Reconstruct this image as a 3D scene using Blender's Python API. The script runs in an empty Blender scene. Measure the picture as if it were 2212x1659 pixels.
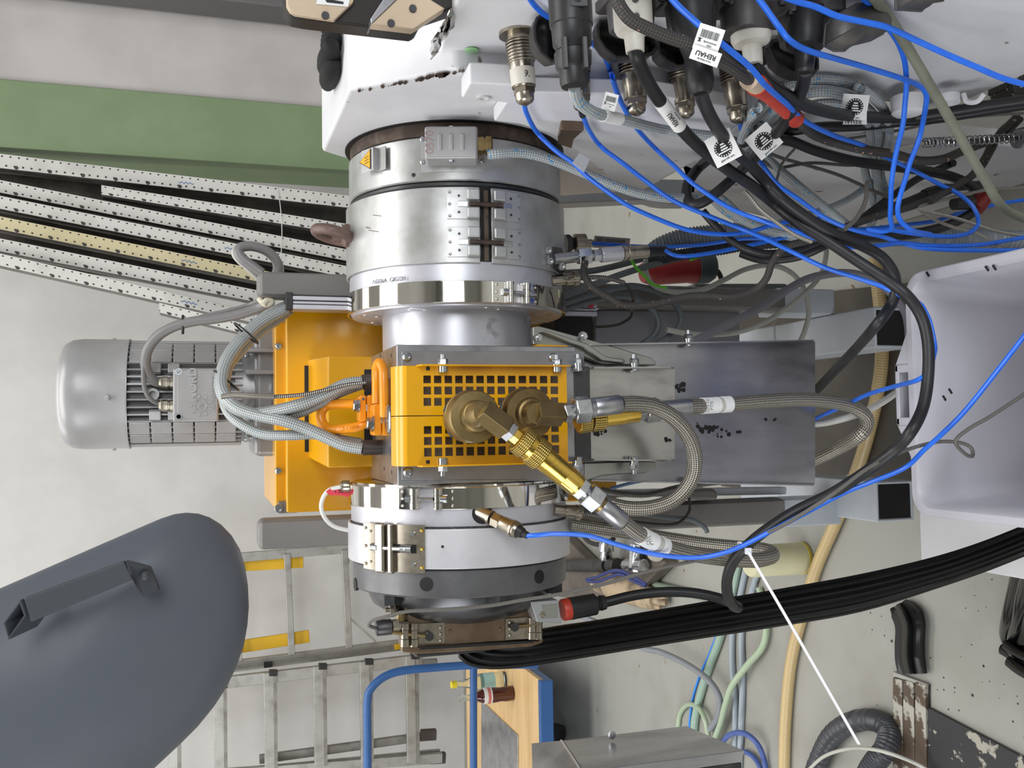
import bpy, bmesh, math, random
from mathutils import Vector as V, Matrix
random.seed(7)
pi = math.pi
SC = bpy.context.scene
COL = SC.collection
# ------------------------------------------------------------------ camera, exposure, world, lights
F = 2050.0; TH = math.radians(17.5); PS = math.radians(2.8); CAMH = 1.474
FW = V((math.sin(PS)*math.cos(TH), math.cos(PS)*math.cos(TH), -math.sin(TH)))
RT = V((math.cos(PS), -math.sin(PS), 0)); UP = RT.cross(FW)
CAMP = V((0, 0, CAMH))
cd = bpy.data.cameras.new('camera'); cam = bpy.data.objects.new('camera', cd); COL.objects.link(cam)
cd.sensor_width = 36; cd.sensor_fit = 'AUTO'; cd.lens = F*36/2212; cd.clip_start = .02; cd.clip_end = 60
cam.matrix_world = Matrix(((-UP.x, RT.x, -FW.x, 0), (-UP.y, RT.y, -FW.y, 0), (-UP.z, RT.z, -FW.z, CAMH), (0, 0, 0, 1)))
SC.camera = cam
SC.view_settings.view_transform = 'Standard'; SC.view_settings.look = 'None'
SC.view_settings.gamma = 1; SC.view_settings.use_curve_mapping = False
SC.view_settings.exposure = -0.35
w = bpy.data.worlds.new('hall_air'); SC.world = w; w.use_nodes = True
w.node_tree.nodes['Background'].inputs[0].default_value = (.9, .95, 1, 1)
w.node_tree.nodes['Background'].inputs[1].default_value = .30
def area(name, loc, target, sx, sy, power, col=(1, 1, 1)):
    d = bpy.data.lights.new(name, 'AREA'); d.shape = 'RECTANGLE'; d.size = sx; d.size_y = sy; d.energy = power; d.color = col
    o = bpy.data.objects.new(name, d); COL.objects.link(o); o.location = loc
    o.rotation_euler = (V(target)-V(loc)).to_track_quat('-Z', 'Y').to_euler(); return o
area('skylight_strip', (0.0, 1.2, 5.3), (0.0, 1.2, 0), 5.5, 1.6, 215, (1, .99, .97))
area('skylight_strip', (-1.5, 3.9, 5.3), (-1.5, 4.0, 0), 5.5, 1.0, 140, (1, .99, .97))
area('hall_front_fill', (-4.6, -1.6, 2.6), (0, 1.8, 1.0), 3.4, 2.4, 175, (.95, .975, 1))  # unseen area light from the front left, turned up as front fill
area('hall_front_fill', (2.2, -3.6, 2.8), (0.2, 1.8, .8), 3.2, 2.0, 205, (.95, .975, 1))  # unseen area light behind the camera, turned up as front fill

def ray(px, py): return FW + RT*((829.5-py)/F) + UP*((1106-px)/F)
def P(px, py, Y):
    d = ray(px, py); return CAMP + d*(Y/d.y)
def PZ(px, py, Z):
    d = ray(px, py); return CAMP + d*((Z-CAMH)/d.z)
def PX(px, py, X):
    d = ray(px, py); return CAMP + d*(X/d.x)
YA = 1.477; AX = P(990, 930, YA); ZA = AX.z
def CY(px, py, R):
    """hit of the pixel ray on the machine cylinder of radius R -> (X, phi)"""
    d = ray(px, py); a = d.y**2+d.z**2; b = 2*(-YA*d.y+(CAMH-ZA)*d.z); c = YA**2+(CAMH-ZA)**2-R*R
    q = max(b*b-4*a*c, 0); t = (-b-math.sqrt(q))/(2*a); p = CAMP+d*t
    return p.x, math.atan2(p.z-ZA, YA-p.y)
def CP(X, phi, R): return V((X, YA-R*math.cos(phi), ZA+R*math.sin(phi)))
def CN(phi): return V((0, -math.cos(phi), math.sin(phi)))
def CT(phi): return V((0, math.sin(phi), math.cos(phi)))     # tangent, upward

# ------------------------------------------------------------------ mesh collector
def basis(d):
    d = V(d).normalized(); a = V((0, 0, 1)) if abs(d.z) < .9 else V((1, 0, 0))
    u = d.cross(a).normalized(); return u, d.cross(u).normalized(), d
def smooth_path(pts, res=6, closed=False):
    pts = [V(p) for p in pts]; n = len(pts)
    if n < 3 and not closed: return [pts[0].lerp(pts[-1], i/res) for i in range(res+1)]
    out = []
    for i in range(n if closed else n-1):
        if closed: p0, p1, p2, p3 = pts[i-1], pts[i], pts[(i+1) % n], pts[(i+2) % n]
        else: p0, p1, p2, p3 = pts[max(i-1, 0)], pts[i], pts[i+1], pts[min(i+2, n-1)]
        for k in range(res):
            t = k/res
            out.append(.5*((2*p1)+(p2-p0)*t+(2*p0-5*p1+4*p2-p3)*t*t+(3*p1-p0-3*p2+p3)*t**3))
    if not closed: out.append(pts[-1])
    return out
class MB:
    def __init__(s): s.v = []; s.f = []; s.uv = []
    def add(s, vs, fs, uvs=None):
        b = len(s.v); s.v += [V(v) for v in vs]
        for i, f in enumerate(fs):
            s.f.append([b+k for k in f]); s.uv.append(uvs[i] if uvs else None)
        return s
    def box(s, lo, hi):
        (a, b, c), (d, e, f) = lo, hi
        return s.obox(V(((a+d)/2, (b+e)/2, (c+f)/2)), (V((1, 0, 0)), V((0, 1, 0)), V((0, 0, 1))), (abs(d-a)/2, abs(e-b)/2, abs(f-c)/2))
    def obox(s, c, ax, h):
        vs = [V(c)+ax[0]*(h[0]*i)+ax[1]*(h[1]*j)+ax[2]*(h[2]*k) for i in (-1, 1) for j in (-1, 1) for k in (-1, 1)]
        fs = [(0, 1, 3, 2), (4, 6, 7, 5), (0, 4, 5, 1), (2, 3, 7, 6), (0, 2, 6, 4), (1, 5, 7, 3)]
        return s.add(vs, fs, [[(0, 0), (0, 1), (1, 1), (1, 0)]]*6)
    def prism(s, poly, vec):
        n = len(poly); vec = V(vec); vs = [V(p) for p in poly]+[V(p)+vec for p in poly]
        return s.add(vs, [list(range(n))[::-1], list(range(n, 2*n))]+[(i, (i+1) % n, n+(i+1) % n, n+i) for i in range(n)])
    def lathe(s, o, d, prof, n=32, caps=True, a0=0.):
        """prof: (distance along d, radius)"""
        o = V(o); u, v, d = basis(d); vs = []; fs = []; uvs = []
        for t, r in prof:
            for i in range(n):
                a = a0+2*pi*i/n; vs.append(o+d*t+u*(r*math.cos(a))+v*(r*math.sin(a)))
        for j in range(len(prof)-1):
            for i in range(n):
                k = (i+1) % n; fs.append((j*n+i, j*n+k, j*n+n+k, j*n+n+i))
                uvs.append([(i/n, prof[j][0]), ((i+1)/n, prof[j][0]), ((i+1)/n, prof[j+1][0]), (i/n, prof[j+1][0])])
        if caps:
            fs.append(list(range(n))[::-1]); fs.append([(len(prof)-1)*n+i for i in range(n)]); uvs += [None, None]
        return s.add(vs, fs, uvs)
    def cyl(s, p0, p1, r, r1=None, n=24, a0=0.):
        p0 = V(p0); p1 = V(p1); L = (p1-p0).length
        return s.lathe(p0, p1-p0, [(0, r), (L, r if r1 is None else r1)], n, True, a0)
    def ring(s, p0, p1, ro, ri, n=48):
        """hollow ring with open bore"""
        p0 = V(p0); p1 = V(p1); L = (p1-p0).length
        return s.lathe(p0, p1-p0, [(0, ri), (0, ro), (L, ro), (L, ri), (0, ri)], n, False)
    def hexa(s, p, d, af, h, a0=0.): return s.cyl(p, V(p)+V(d).normalized()*h, af/1.732, n=6, a0=a0)
    def sphere(s, c, r, n=12, m=8, sc=(1, 1, 1)):
        c = V(c); prof = []
        vs = [c+V((0, 0, -r*sc[2]))]; fs = []
        for j in range(1, m):
            a = -pi/2+pi*j/m
            for i in range(n): vs.append(c+V((r*sc[0]*math.cos(a)*math.cos(2*pi*i/n), r*sc[1]*math.cos(a)*math.sin(2*pi*i/n), r*sc[2]*math.sin(a))))
        vs.append(c+V((0, 0, r*sc[2])))
        for i in range(n): fs.append((0, 1+(i+1) % n, 1+i)); fs.append((len(vs)-1, 1+(m-2)*n+i, 1+(m-2)*n+(i+1) % n))
        for j in range(m-2):
            for i in range(n): fs.append((1+j*n+i, 1+j*n+(i+1) % n, 1+j*n+n+(i+1) % n, 1+j*n+n+i))
        return s.add(vs, fs)
    def tube(s, pts, r, n=10, closed=False, rfun=None, flat=None, roll=0.):
        """sweep a circle along pts (already smoothed)"""
        pts = [V(p) for p in pts]; m = len(pts); L = 0; vs = []; fs = []; uvs = []; Ls = []
        t0 = (pts[1]-pts[0]).normalized(); u, v, _ = basis(t0)
        for i in range(m):
            a = pts[i-1] if (i > 0 or closed) else pts[i]; b = pts[(i+1) % m] if (i < m-1 or closed) else pts[i]
            t = (b-a).normalized() if (b-a).length > 1e-9 else t0
            u = (u-t*u.dot(t)); u = u.normalized() if u.length > 1e-6 else basis(t)[0]; v = t.cross(u)
            if i: L += (pts[i]-pts[i-1]).length
            Ls.append(L); rr = rfun(L) if rfun else (r[i] if isinstance(r, list) else r)
            for k in range(n):
                an = 2*pi*k/n+roll; vs.append(pts[i]+u*(rr*math.cos(an))+v*(rr*(flat or 1)*math.sin(an)))
        for j in range(m if closed else m-1):
            q = (j+1) % m; l1 = Ls[q] if q else L+(pts[0]-pts[-1]).length
            for k in range(n):
                k2 = (k+1) % n; fs.append((j*n+k, j*n+k2, q*n+k2, q*n+k))
                uvs.append([(k/n, Ls[j]), ((k+1)/n, Ls[j]), ((k+1)/n, l1), (k/n, l1)])
        if not closed:
            fs.append(list(range(n))[::-1]); fs.append([(m-1)*n+k for k in range(n)]); uvs += [None, None]
        return s.add(vs, fs, uvs)
    def patch(s, X0, X1, f0, f1, R, th, n=8):
        """curved plate on the machine cylinder"""
        vs = []; fs = []
        for i in range(n+1):
            f = f0+(f1-f0)*i/n
            vs += [CP(X0, f, R), CP(X1, f, R), CP(X1, f, R+th), CP(X0, f, R+th)]
        for i in range(n):
            b = 4*i
            for k in range(4): fs.append((b+k, b+(k+1) % 4, b+4+(k+1) % 4, b+4+k))
        fs += [(0, 3, 2, 1), (4*n, 4*n+1, 4*n+2, 4*n+3)]
        return s.add(vs, fs)
    def strip(s, rows, close=False):
        """grid of points rows[i][j]"""
        n = len(rows[0]); vs = [p for r in rows for p in r]; fs = []; uvs = []
        for i in range(len(rows)-1):
            for j in range(n-1):
                fs.append((i*n+j, i*n+j+1, i*n+n+j+1, i*n+n+j)); a, b, c, d = i/(len(rows)-1), (i+1)/(len(rows)-1), j/(n-1), (j+1)/(n-1)
                uvs.append([(a, c), (a, d), (b, d), (b, c)])
        return s.add(vs, fs, uvs)
WL = {}
def setp(o, label=None, cat=None, group=None, kind=None):
    if label: o['label'] = label
    if cat: o['category'] = cat
    if group: o['group'] = group
    if kind: o['kind'] = kind
    return o
def thing(name, label, cat, loc, group=None):
    o = bpy.data.objects.new(name, None); COL.objects.link(o); o.location = loc; o.empty_display_size = .05
    WL[o.name] = V(loc); return setp(o, label, cat, group)
def build(name, m, mat, parent=None, label=None, cat=None, group=None, kind=None, bevel=0, ang=38, thick=0, sub=0, seg=2):
    lo = V((min(v[i] for v in m.v) for i in range(3))); hi = V((max(v[i] for v in m.v) for i in range(3)))
    c = V(((lo.x+hi.x)/2, (lo.y+hi.y)/2, lo.z))
    me = bpy.data.meshes.new(name); me.from_pydata([tuple(v-c) for v in m.v], [], m.f)
    if any(m.uv):
        ul = me.uv_layers.new(name='UVMap').data; k = 0
        for f, u in zip(m.f, m.uv):
            for j in range(len(f)):
                if u: ul[k].uv = u[j]
                k += 1
    me.validate()
    bm = bmesh.new(); bm.from_mesh(me); bmesh.ops.recalc_face_normals(bm, faces=bm.faces); bm.to_mesh(me); bm.free()
    me.materials.append(mat)
    me.polygons.foreach_set('use_smooth', [ang > 0]*len(me.polygons))
    if ang > 0: me.set_sharp_from_angle(angle=math.radians(ang))
    o = bpy.data.objects.new(name, me); COL.objects.link(o)
    o.location = c-(WL[parent.name] if parent else V((0, 0, 0))); WL[o.name] = c
    if parent: o.parent = parent
    if thick: q = o.modifiers.new('thickness', 'SOLIDIFY'); q.thickness = thick; q.offset = 0; e = o.modifiers.new('split', 'EDGE_SPLIT'); e.split_angle = math.radians(max(ang, 20)); e.use_edge_sharp = False
    if sub: q = o.modifiers.new('smooth', 'SUBSURF'); q.levels = sub; q.render_levels = sub
    if bevel: q = o.modifiers.new('edge', 'BEVEL'); q.width = bevel; q.segments = seg; q.limit_method = 'ANGLE'; q.angle_limit = math.radians(40); q.harden_normals = True
    return setp(o, label, cat, group, kind)
def copy_tree(o, delta=V((0, 0, 0)), parent=None, label=None):
    c = o.copy(); COL.objects.link(c); c.parent = parent; WL[c.name] = WL[o.name]+delta
    if parent is None: c.location = o.location+delta
    if label: c['label'] = label
    for ch in list(o.children): copy_tree(ch, delta, c)
    return c
def text(name, body, mat, parent, origin, right, up, size, depth=.0006, align='CENTER', label=None, bold=0.):
    cu = bpy.data.curves.new(name, 'FONT'); cu.body = body; cu.size = size; cu.extrude = depth; cu.align_x = align; cu.align_y = 'CENTER'; cu.offset = bold
    t = bpy.data.objects.new('tmp', cu); COL.objects.link(t)
    dg = bpy.context.evaluated_depsgraph_get(); me = bpy.data.meshes.new_from_object(t.evaluated_get(dg))
    bpy.data.objects.remove(t)
    r = V(right).normalized(); u = V(up); u = (u-r*u.dot(r)).normalized(); n = r.cross(u)
    mx = Matrix(((r.x, u.x, n.x, 0), (r.y, u.y, n.y, 0), (r.z, u.z, n.z, 0), (0, 0, 0, 1))); me.transform(mx)
    me.materials.clear(); me.materials.append(mat)
    o = bpy.data.objects.new(name, me); COL.objects.link(o); o.location = V(origin)-(WL[parent.name] if parent else V((0, 0, 0))); WL[o.name] = V(origin)
    if parent: o.parent = parent
    return setp(o, label)

# ------------------------------------------------------------------ materials
MATS = {}
def lin(c): return tuple(((x/255)/12.92 if x/255 <= .04045 else ((x/255+.055)/1.055)**2.4) for x in c)
class NT:
    def __init__(s, name):
        s.m = bpy.data.materials.new(name); s.m.use_nodes = True; s.t = s.m.node_tree; s.N = s.t.nodes; s.b = s.N['Principled BSDF']
    def n(s, ty, **k):
        x = s.N.new(ty)
        for a, b in k.items():
            if a[0] == 'i' and a[1:].isdigit(): s.plug(b, x.inputs[int(a[1:])])
            else: setattr(x, a, b)
        return x
    def plug(s, a, inp):
        if hasattr(a, 'is_linked') or hasattr(a, 'links'): s.t.links.new(a, inp)
        else: inp.default_value = a
    def math(s, op, a, b=0., c=None):
        x = s.n('ShaderNodeMath', operation=op); s.plug(a, x.inputs[0]); s.plug(b, x.inputs[1])
        if c is not None: s.plug(c, x.inputs[2])
        return x.outputs[0]
    def mix(s, f, a, b, blend='MIX'):
        x = s.n('ShaderNodeMix', data_type='RGBA', blend_type=blend); s.plug(f, x.inputs[0]); s.plug(a, x.inputs[6]); s.plug(b, x.inputs[7]); return x.outputs[2]
    def noise(s, scale, det=3, rough=.55, vec=None, obj=True):
        if vec is None: vec = s.n('ShaderNodeTexCoord').outputs['Object' if obj else 'UV']
        x = s.n('ShaderNodeTexNoise'); x.inputs['Scale'].default_value = scale; x.inputs['Detail'].default_value = det; x.inputs['Roughness'].default_value = rough
        s.t.links.new(vec, x.inputs['Vector']); return x.outputs['Fac']
    def ramp(s, f, lo, hi): 
        x = s.n('ShaderNodeMapRange'); s.plug(f, x.inputs[0]); x.inputs[1].default_value = lo; x.inputs[2].default_value = hi; return x.outputs[0]
    def bump(s, h, st=.3, dist=.001):
        x = s.n('ShaderNodeBump'); x.inputs['Strength'].default_value = st; x.inputs['Distance'].default_value = dist; s.t.links.new(h, x.inputs['Height']); s.t.links.new(x.outputs[0], s.b.inputs['Normal'])
    def uv(s):
        x = s.n('ShaderNodeSeparateXYZ'); s.t.links.new(s.n('ShaderNodeTexCoord').outputs['UV'], x.inputs[0]); return x.outputs[0], x.outputs[1]
def c4(c): return (*lin(c), 1)
def mat(name, col, rough=.5, metal=0., col2=None, scale=12, amt=1., lo=.45, hi=.7, bump=0., bscale=60, bdist=.001, rvar=0., stretch=None, coat=0., trans=0., spec=None, speck=None, sscale=90, slo=.68):
    if name in MATS: return MATS[name]
    k = NT(name); b = k.b; b.inputs['Base Color'].default_value = c4(col); b.inputs['Roughness'].default_value = rough; b.inputs['Metallic'].default_value = metal
    vec = None
    if stretch:
        mp = k.n('ShaderNodeMapping'); mp.inputs['Scale'].default_value = stretch; k.t.links.new(k.n('ShaderNodeTexCoord').outputs['Object'], mp.inputs[0]); vec = mp.outputs[0]
    cur = None
    if col2:
        f = k.math('MULTIPLY', k.ramp(k.noise(scale, 4, .6, vec), lo, hi), amt); cur = k.mix(f, c4(col), c4(col2))
    if speck:
        f = k.ramp(k.noise(sscale, 2, .5), slo, slo+.03); cur = k.mix(f, cur if cur is not None else c4(col), c4(speck))
    if cur is not None: k.t.links.new(cur, b.inputs['Base Color'])
    if rvar: k.t.links.new(k.math('MULTIPLY_ADD', k.noise(scale*1.7, 3, .6, vec), rvar, rough-rvar/2), b.inputs['Roughness'])
    if bump: k.bump(k.noise(bscale, 3, .6, vec), bump, bdist)
    if coat: b.inputs['Coat Weight'].default_value = coat; b.inputs['Coat Roughness'].default_value = .12
    if trans: b.inputs['Transmission Weight'].default_value = trans; b.inputs['IOR'].default_value = 1.45
    if spec is not None: b.inputs['Specular IOR Level'].default_value = spec
    MATS[name] = k.m; return k.m
def braid(name, col, col2, nu=6, nv=220., rough=.5, metal=0., fleck=None, fl=.62, bump=.6):
    """two counter-wound strands over the tube's UV (u around, v metres along)"""
    if name in MATS: return MATS[name]
    k = NT(name); u, v = k.uv(); b = k.b
    p = k.math('ADD', k.math('MULTIPLY', u, nu*2*pi), k.math('MULTIPLY', v, nv*2*pi)); q = k.math('SUBTRACT', k.math('MULTIPLY', u, nu*2*pi), k.math('MULTIPLY', v, nv*2*pi))
    h = k.math('MULTIPLY', k.math('SINE', p), k.math('SINE', q)); h = k.math('MULTIPLY_ADD', h, .5, .5)
    c = k.mix(h, c4(col2), c4(col))
    if fleck: c = k.mix(k.ramp(k.noise(170, 1, .4), fl, fl+.03), c, c4(fleck))
    k.t.links.new(c, b.inputs['Base Color']); b.inputs['Roughness'].default_value = rough; b.inputs['Metallic'].default_value = metal
    k.bump(h, bump, .001); MATS[name] = k.m; return k.m
def ribbed(name, col, col2, nv=250., rough=.4, metal=0., bump=.5, spiral=1., coat=0.):
    if name in MATS: return MATS[name]
    k = NT(name); u, v = k.uv(); b = k.b
    h = k.math('MULTIPLY_ADD', k.math('SINE', k.math('ADD', k.math('MULTIPLY', u, spiral*2*pi), k.math('MULTIPLY', v, nv*2*pi))), .5, .5)
    k.t.links.new(k.mix(h, c4(col2), c4(col)), b.inputs['Base Color']); b.inputs['Roughness'].default_value = rough; b.inputs['Metallic'].default_value = metal
    if coat: b.inputs['Coat Weight'].default_value = coat
    k.bump(h, bump, .0015); MATS[name] = k.m; return k.m
# ------------------------------------------------------------------ material palette
WALLM = mat('wall_paint', (208, 206, 204), .8, col2=(197, 195, 192), scale=2.2, bump=.12, bscale=140, bdist=.002)
FLOORM = mat('floor_coating', (160, 160, 154), .42, col2=(146, 144, 136), scale=3.2, speck=(120, 96, 66), sscale=26, slo=.73, rvar=.2)
STEEL = mat('machined_steel', (178, 178, 182), .34, 1., col2=(150, 150, 156), scale=30, rvar=.12)
SATIN = mat('satin_aluminium', (204, 204, 211), .36, .55, col2=(192, 192, 200), scale=9, rvar=.1)
BAND = mat('heater_sheet', (188, 189, 189), .38, .6, col2=(164, 163, 160), scale=16, rvar=.16, bump=.08, bscale=40)
BANDLT = mat('heater_sheet_new', (210, 209, 214), .38, .4, col2=(200, 199, 205), scale=20, rvar=.08)
CHROME = mat('polished_stainless', (214, 210, 202), .06, 1., rvar=.04, scale=20)
STAIN = mat('stainless_sheet', (190, 190, 193), .26, .9, col2=(140, 140, 145), scale=14, lo=.4, hi=.75, rvar=.16, stretch=(1, 1, .35))
ZINC = mat('zinc_plated', (200, 203, 206), .22, 1., col2=(170, 173, 178), scale=60, rvar=.1)
ZINCY = mat('zinc_plate_sheet', (176, 177, 172), .34, .9, col2=(158, 156, 148), scale=12, rvar=.1)
DARKST = mat('blackened_steel', (74, 74, 76), .42, .85, col2=(96, 95, 94), scale=24, rvar=.15)
RUST = mat('rusty_steel', (78, 66, 60), .6, .6, col2=(112, 98, 88), scale=40, bump=.2)
BRONZE = mat('heat_tinted_steel', (126, 106, 88), .36, .9, col2=(154, 138, 122), scale=16, rvar=.15)
YEL = mat('yellow_powder_coat', (228, 166, 0), .30, col2=(222, 158, 0), scale=4, coat=.35, bump=.05, bscale=400, bdist=.0004)
ORA = mat('orange_enamel', (238, 150, 14), .34, col2=(224, 134, 8), scale=12, coat=.25, bump=.08, bscale=90)
BRASS = mat('brass', (226, 190, 92), .20, 1., col2=(200, 160, 70), scale=30, rvar=.1)
BRASSDK = mat('cast_bronze', (150, 130, 90), .38, .95, col2=(114, 98, 70), scale=18, rvar=.15, bump=.12, bscale=180)
WHITEP = mat('white_machine_paint', (221, 221, 225), .45, col2=(210, 210, 215), scale=8, speck=(120, 112, 104), sscale=34, slo=.735, bump=.05, bscale=70)
WHITEED = mat('chipped_white_paint', (206, 205, 204), .55, col2=(120, 110, 102), scale=55, lo=.52, hi=.62)
GREYP = mat('grey_powder_coat', (122, 119, 116), .5, col2=(115, 112, 109), scale=6)
GREYD = mat('dark_grey_paint', (86, 91, 101), .46, col2=(90, 95, 103), scale=5, bump=.05, bscale=300)
MOTOR = mat('silver_motor_paint', (164, 163, 164), .36, .2, col2=(152, 151, 151), scale=10, rvar=.06)
TUBEG = mat('blue_grey_frame_paint', (190, 196, 203), .42, col2=(178, 184, 192), scale=5)
BLACK = mat('black', (12, 12, 13), .6)
RUBBER = mat('black_rubber', (30, 30, 33), .45, col2=(40, 40, 43), scale=30, rvar=.1)
PLASB = mat('black_plastic', (34, 34, 36), .42, col2=(44, 44, 46), scale=40, bump=.1, bscale=300)
BLUE = mat('blue_cable_jacket', (38, 112, 234), .36, col2=(32, 102, 220), scale=60)
NICKEL = mat('nickel_connector', (176, 168, 154), .30, 1., col2=(146, 138, 124), scale=50, rvar=.12)
IVORY = mat('ivory_plastic', (214, 210, 200), .45, col2=(196, 190, 178), scale=30)
PDIECAST = mat('grey_diecast', (92, 90, 90), .45, .6, col2=(112, 108, 104), scale=30, bump=.15, bscale=160)
LABEL = mat('white_label', (236, 236, 236), .5)
INK = mat('black_ink', (24, 24, 26), .6)
REDP = mat('red_silicone', (196, 66, 46), .45, col2=(178, 54, 38), scale=30)
REDD = mat('red_socket_plastic', (120, 24, 22), .4)
REDTAG = mat('red_tape', (222, 66, 84), .5)
BIN = mat('white_bin_plastic', (184, 183, 191), .38, col2=(175, 174, 181), scale=4)
GREEN = mat('green_paint', (116, 136, 100), .6, col2=(128, 148, 112), scale=3, amt=.7)
PANELG = mat('grey_cabinet_paint', (188, 183, 181), .6, col2=(174, 170, 168), scale=2.5)
BEAMG = mat('dark_beam_paint', (98, 96, 97), .6)
ALU = mat('ladder_aluminium', (178, 177, 172), .42, .8, col2=(156, 153, 147), scale=16, rvar=.1)
WOOD = mat('beech_board', (224, 190, 138), .45, col2=(208, 170, 116), scale=7, stretch=(.6, 5, 5), lo=.35, hi=.7)
BLUEP = mat('blue_enamel', (52, 98, 158), .34, col2=(44, 88, 146), scale=6)
HOSEST = braid('stainless_hose_braid', (214, 208, 196), (54, 49, 43), 9, 160, .32, .8, bump=1.)
BRGREY = braid('tinned_braid_sleeve', (206, 212, 212), (112, 118, 120), 7, 150, .42, .3, bump=.7)
BRBLUE = braid('grey_glassfibre_braid', (198, 204, 206), (126, 132, 135), 6, 140, .7, 0, fleck=(70, 150, 206), fl=.66, bump=.7)
BRDARK = braid('dark_fibreglass_braid', (78, 74, 71), (38, 36, 35), 6, 160, .7, 0, fleck=(196, 150, 130), fl=.72, bump=.6)
BRSIL = braid('silver_braid_lead', (200, 196, 186), (84, 80, 76), 3, 260, .4, .6, bump=.7)
BRTH = braid('grey_braid_lead', (140, 136, 130), (66, 64, 62), 3, 240, .6, .2, bump=.6)
COILT = ribbed('spring_wound_tube', (190, 188, 184), (50, 48, 46), 330, .3, .9, .8, 1)
GREYC = mat('grey_pvc_cable', (126, 124, 124), .4)
LGREYC = mat('light_grey_cable', (184, 184, 176), .45)
OLIVE = mat('olive_rubber_cable', (122, 124, 110), .55, col2=(104, 106, 94), scale=20)

# ------------------------------------------------------------------ room
def wallbox(name, lo, hi, m, label=None): return build(name, MB().box(lo, hi), m, label=label, kind='structure', ang=0)
wallbox('floor', (-6, -5, -.1), (6, 5.9, 0), FLOORM, 'worn beige coated concrete floor')
wallbox('wall_back', (-6, 5.75, 0), (6, 5.9, 6), WALLM, 'white plastered back wall')
wallbox('wall_left', (-6.1, -5, 0), (-6, 5.9, 6), WALLM)
wallbox('wall_right', (6, -5, 0), (6.1, 5.9, 6), WALLM)
wallbox('wall_front', (-6, -5.1, 0), (6, -5, 6), mat('hall_cladding', (142, 144, 139), .6, col2=(120, 122, 117), scale=1.2))
wallbox('ceiling', (-6, -5, 5.6), (6, 5.9, 5.7), WALLM)
# column of green and grey steel beside the leaning rails
cg = P(300, 319+19, 4.3).x; ch = P(300, 177+19, 4.3).x; ce = P(300, -40, 4.3).x
t = thing('machine_cabinet', 'tall steel cabinet with grey and green front panels behind the leaning rails', 'cabinet', (ch, 4.5, 0))
build('green_panel', MB().box((cg, 4.3, 0), (ch, 4.62, 4.2)), GREEN, t, bevel=.004)
build('grey_panel', MB().box((ch+.004, 4.32, 0), (ch+.95, 4.62, 4.2)), PANELG, t, bevel=.004)
build('dark_corner_post', MB().box((P(500, 20, 4.2).x, 4.12, 0), (P(500, -160, 4.2).x, 4.31, 4.2)), BEAMG, t, label='dark grey corner post', bevel=.01)

# ------------------------------------------------------------------ bolts
def capscrew(p, d, r, h, mb=None):
    mb = mb or MB(); p = V(p); d = V(d).normalized()
    return mb.lathe(p, d, [(0, r), (h*.85, r), (h, r*.9), (h, r*.55), (h*.55, r*.5)], 18)
def hexbolt(p, d, af, h, washer=0, stud=0, mb=None, a0=.3):
    mb = mb or MB(); p = V(p); d = V(d).normalized(); z = 0
    if washer: mb.cyl(p, p+d*.0022, washer, n=20); z = .0022
    mb.lathe(p+d*z, d, [(0, af/1.732), (h*.85, af/1.732), (h, af/1.732*.86)], 6, True, a0)
    if stud: mb.cyl(p+d*(z+h), p+d*(z+h+stud), af*.3, n=12)
    return mb
def lat(name, prof, m, parent=None, n=96, **k):
    """turned body on the machine axis, prof: (X, R)"""
    x0 = prof[0][0]
    return build(name, MB().lathe((x0, YA, ZA), (1, 0, 0), [(x-x0, r) for x, r in prof], n), m, parent, **k)
def Xc(py, R): return CY(988, py, R)[0]
def chf(x0, x1, R, c=.003, Ri=None):
    if x0 > x1: x0, x1 = x1, x0
    return [(x0, R-c), (x0+c, R), (x1-c, R), (x1, R-c)]
def hit(px, py, R):
    x, f = CY(px, py, R); return x, f, CP(x, f, R)
GX = V((1, 0, 0))
# ------------------------------------------------------------------ extruder housing
XH = .445; XR = 1.15
def polyX(pts, X): return [PX(x, y, X) for x, y in pts]
t = thing('extruder_housing', 'white painted octagonal extruder housing with chipped edges around the barrel', 'machine', (.7, 1.5, 0))
hp = polyX([(695, 328), (752, 197), (985, 150), (1250, 172), (1500, 196), (1650, 240), (1525, 338), (1392, 412)], XH)
hp += polyX([(1215, 424), (760, 348)], XH)
build('housing_body', MB().prism(hp, (XR-XH, 0, 0)), WHITEP, t, bevel=.006)
rr = random.Random(2); m = MB()
for k in range(46):
    s = rr.random()**.7; x = 760+ (1000-760)*s; y = 197-47*s*1.0; X_ = XH-.0008
    c = PX(x, y+rr.uniform(1, 5), X_); w_ = rr.uniform(.001, .007)*(1.6 if 900 < x < 980 else 1); m.add([c+V((0, w_*math.cos(a), w_*.55*math.sin(a)*rr.uniform(.5, 1))) for a in (0, 1, 2.1, 3.1, 4.2, 5.3)], [(0, 1, 2, 3, 4, 5)])
build('paint_chip', m, RUST, t, kind='stuff', thick=.0006, label='chipped paint along the edge')
# chamfer face details, dark bore around the barrel
xa = Xc(266, .168)
build('bore_shadow_ring', MB().ring((XH-.0015, YA, ZA), (XH+.01, YA, ZA), .176, .10, 72), BLACK, t, label='black bore opening')
bp = polyX([(1066, 262), (1108, 199), (1400, 205), (1625, 240), (1530, 332), (1395, 404), (1330, 396), (1262, 338), (1190, 290), (1120, 268)], XH-.022)
build('cover_plate', MB().prism(bp, (.021, 0, 0)), WHITEP, t, bevel=.003)
bp = polyX([(996, 212), (1014, 180), (1140, 186), (1118, 226)], XH-.028)
build('clamp_bar', MB().prism(bp, (.027, 0, 0)), WHITEP, t, bevel=.003)
c = PX(1045, 212, XH-.029); build('screw', MB().lathe(c, (-1, 0, 0), [(-.004, .009), (.001, .009), (.001, .005), (-.002, .004)], 18), WHITEED, t)
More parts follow.
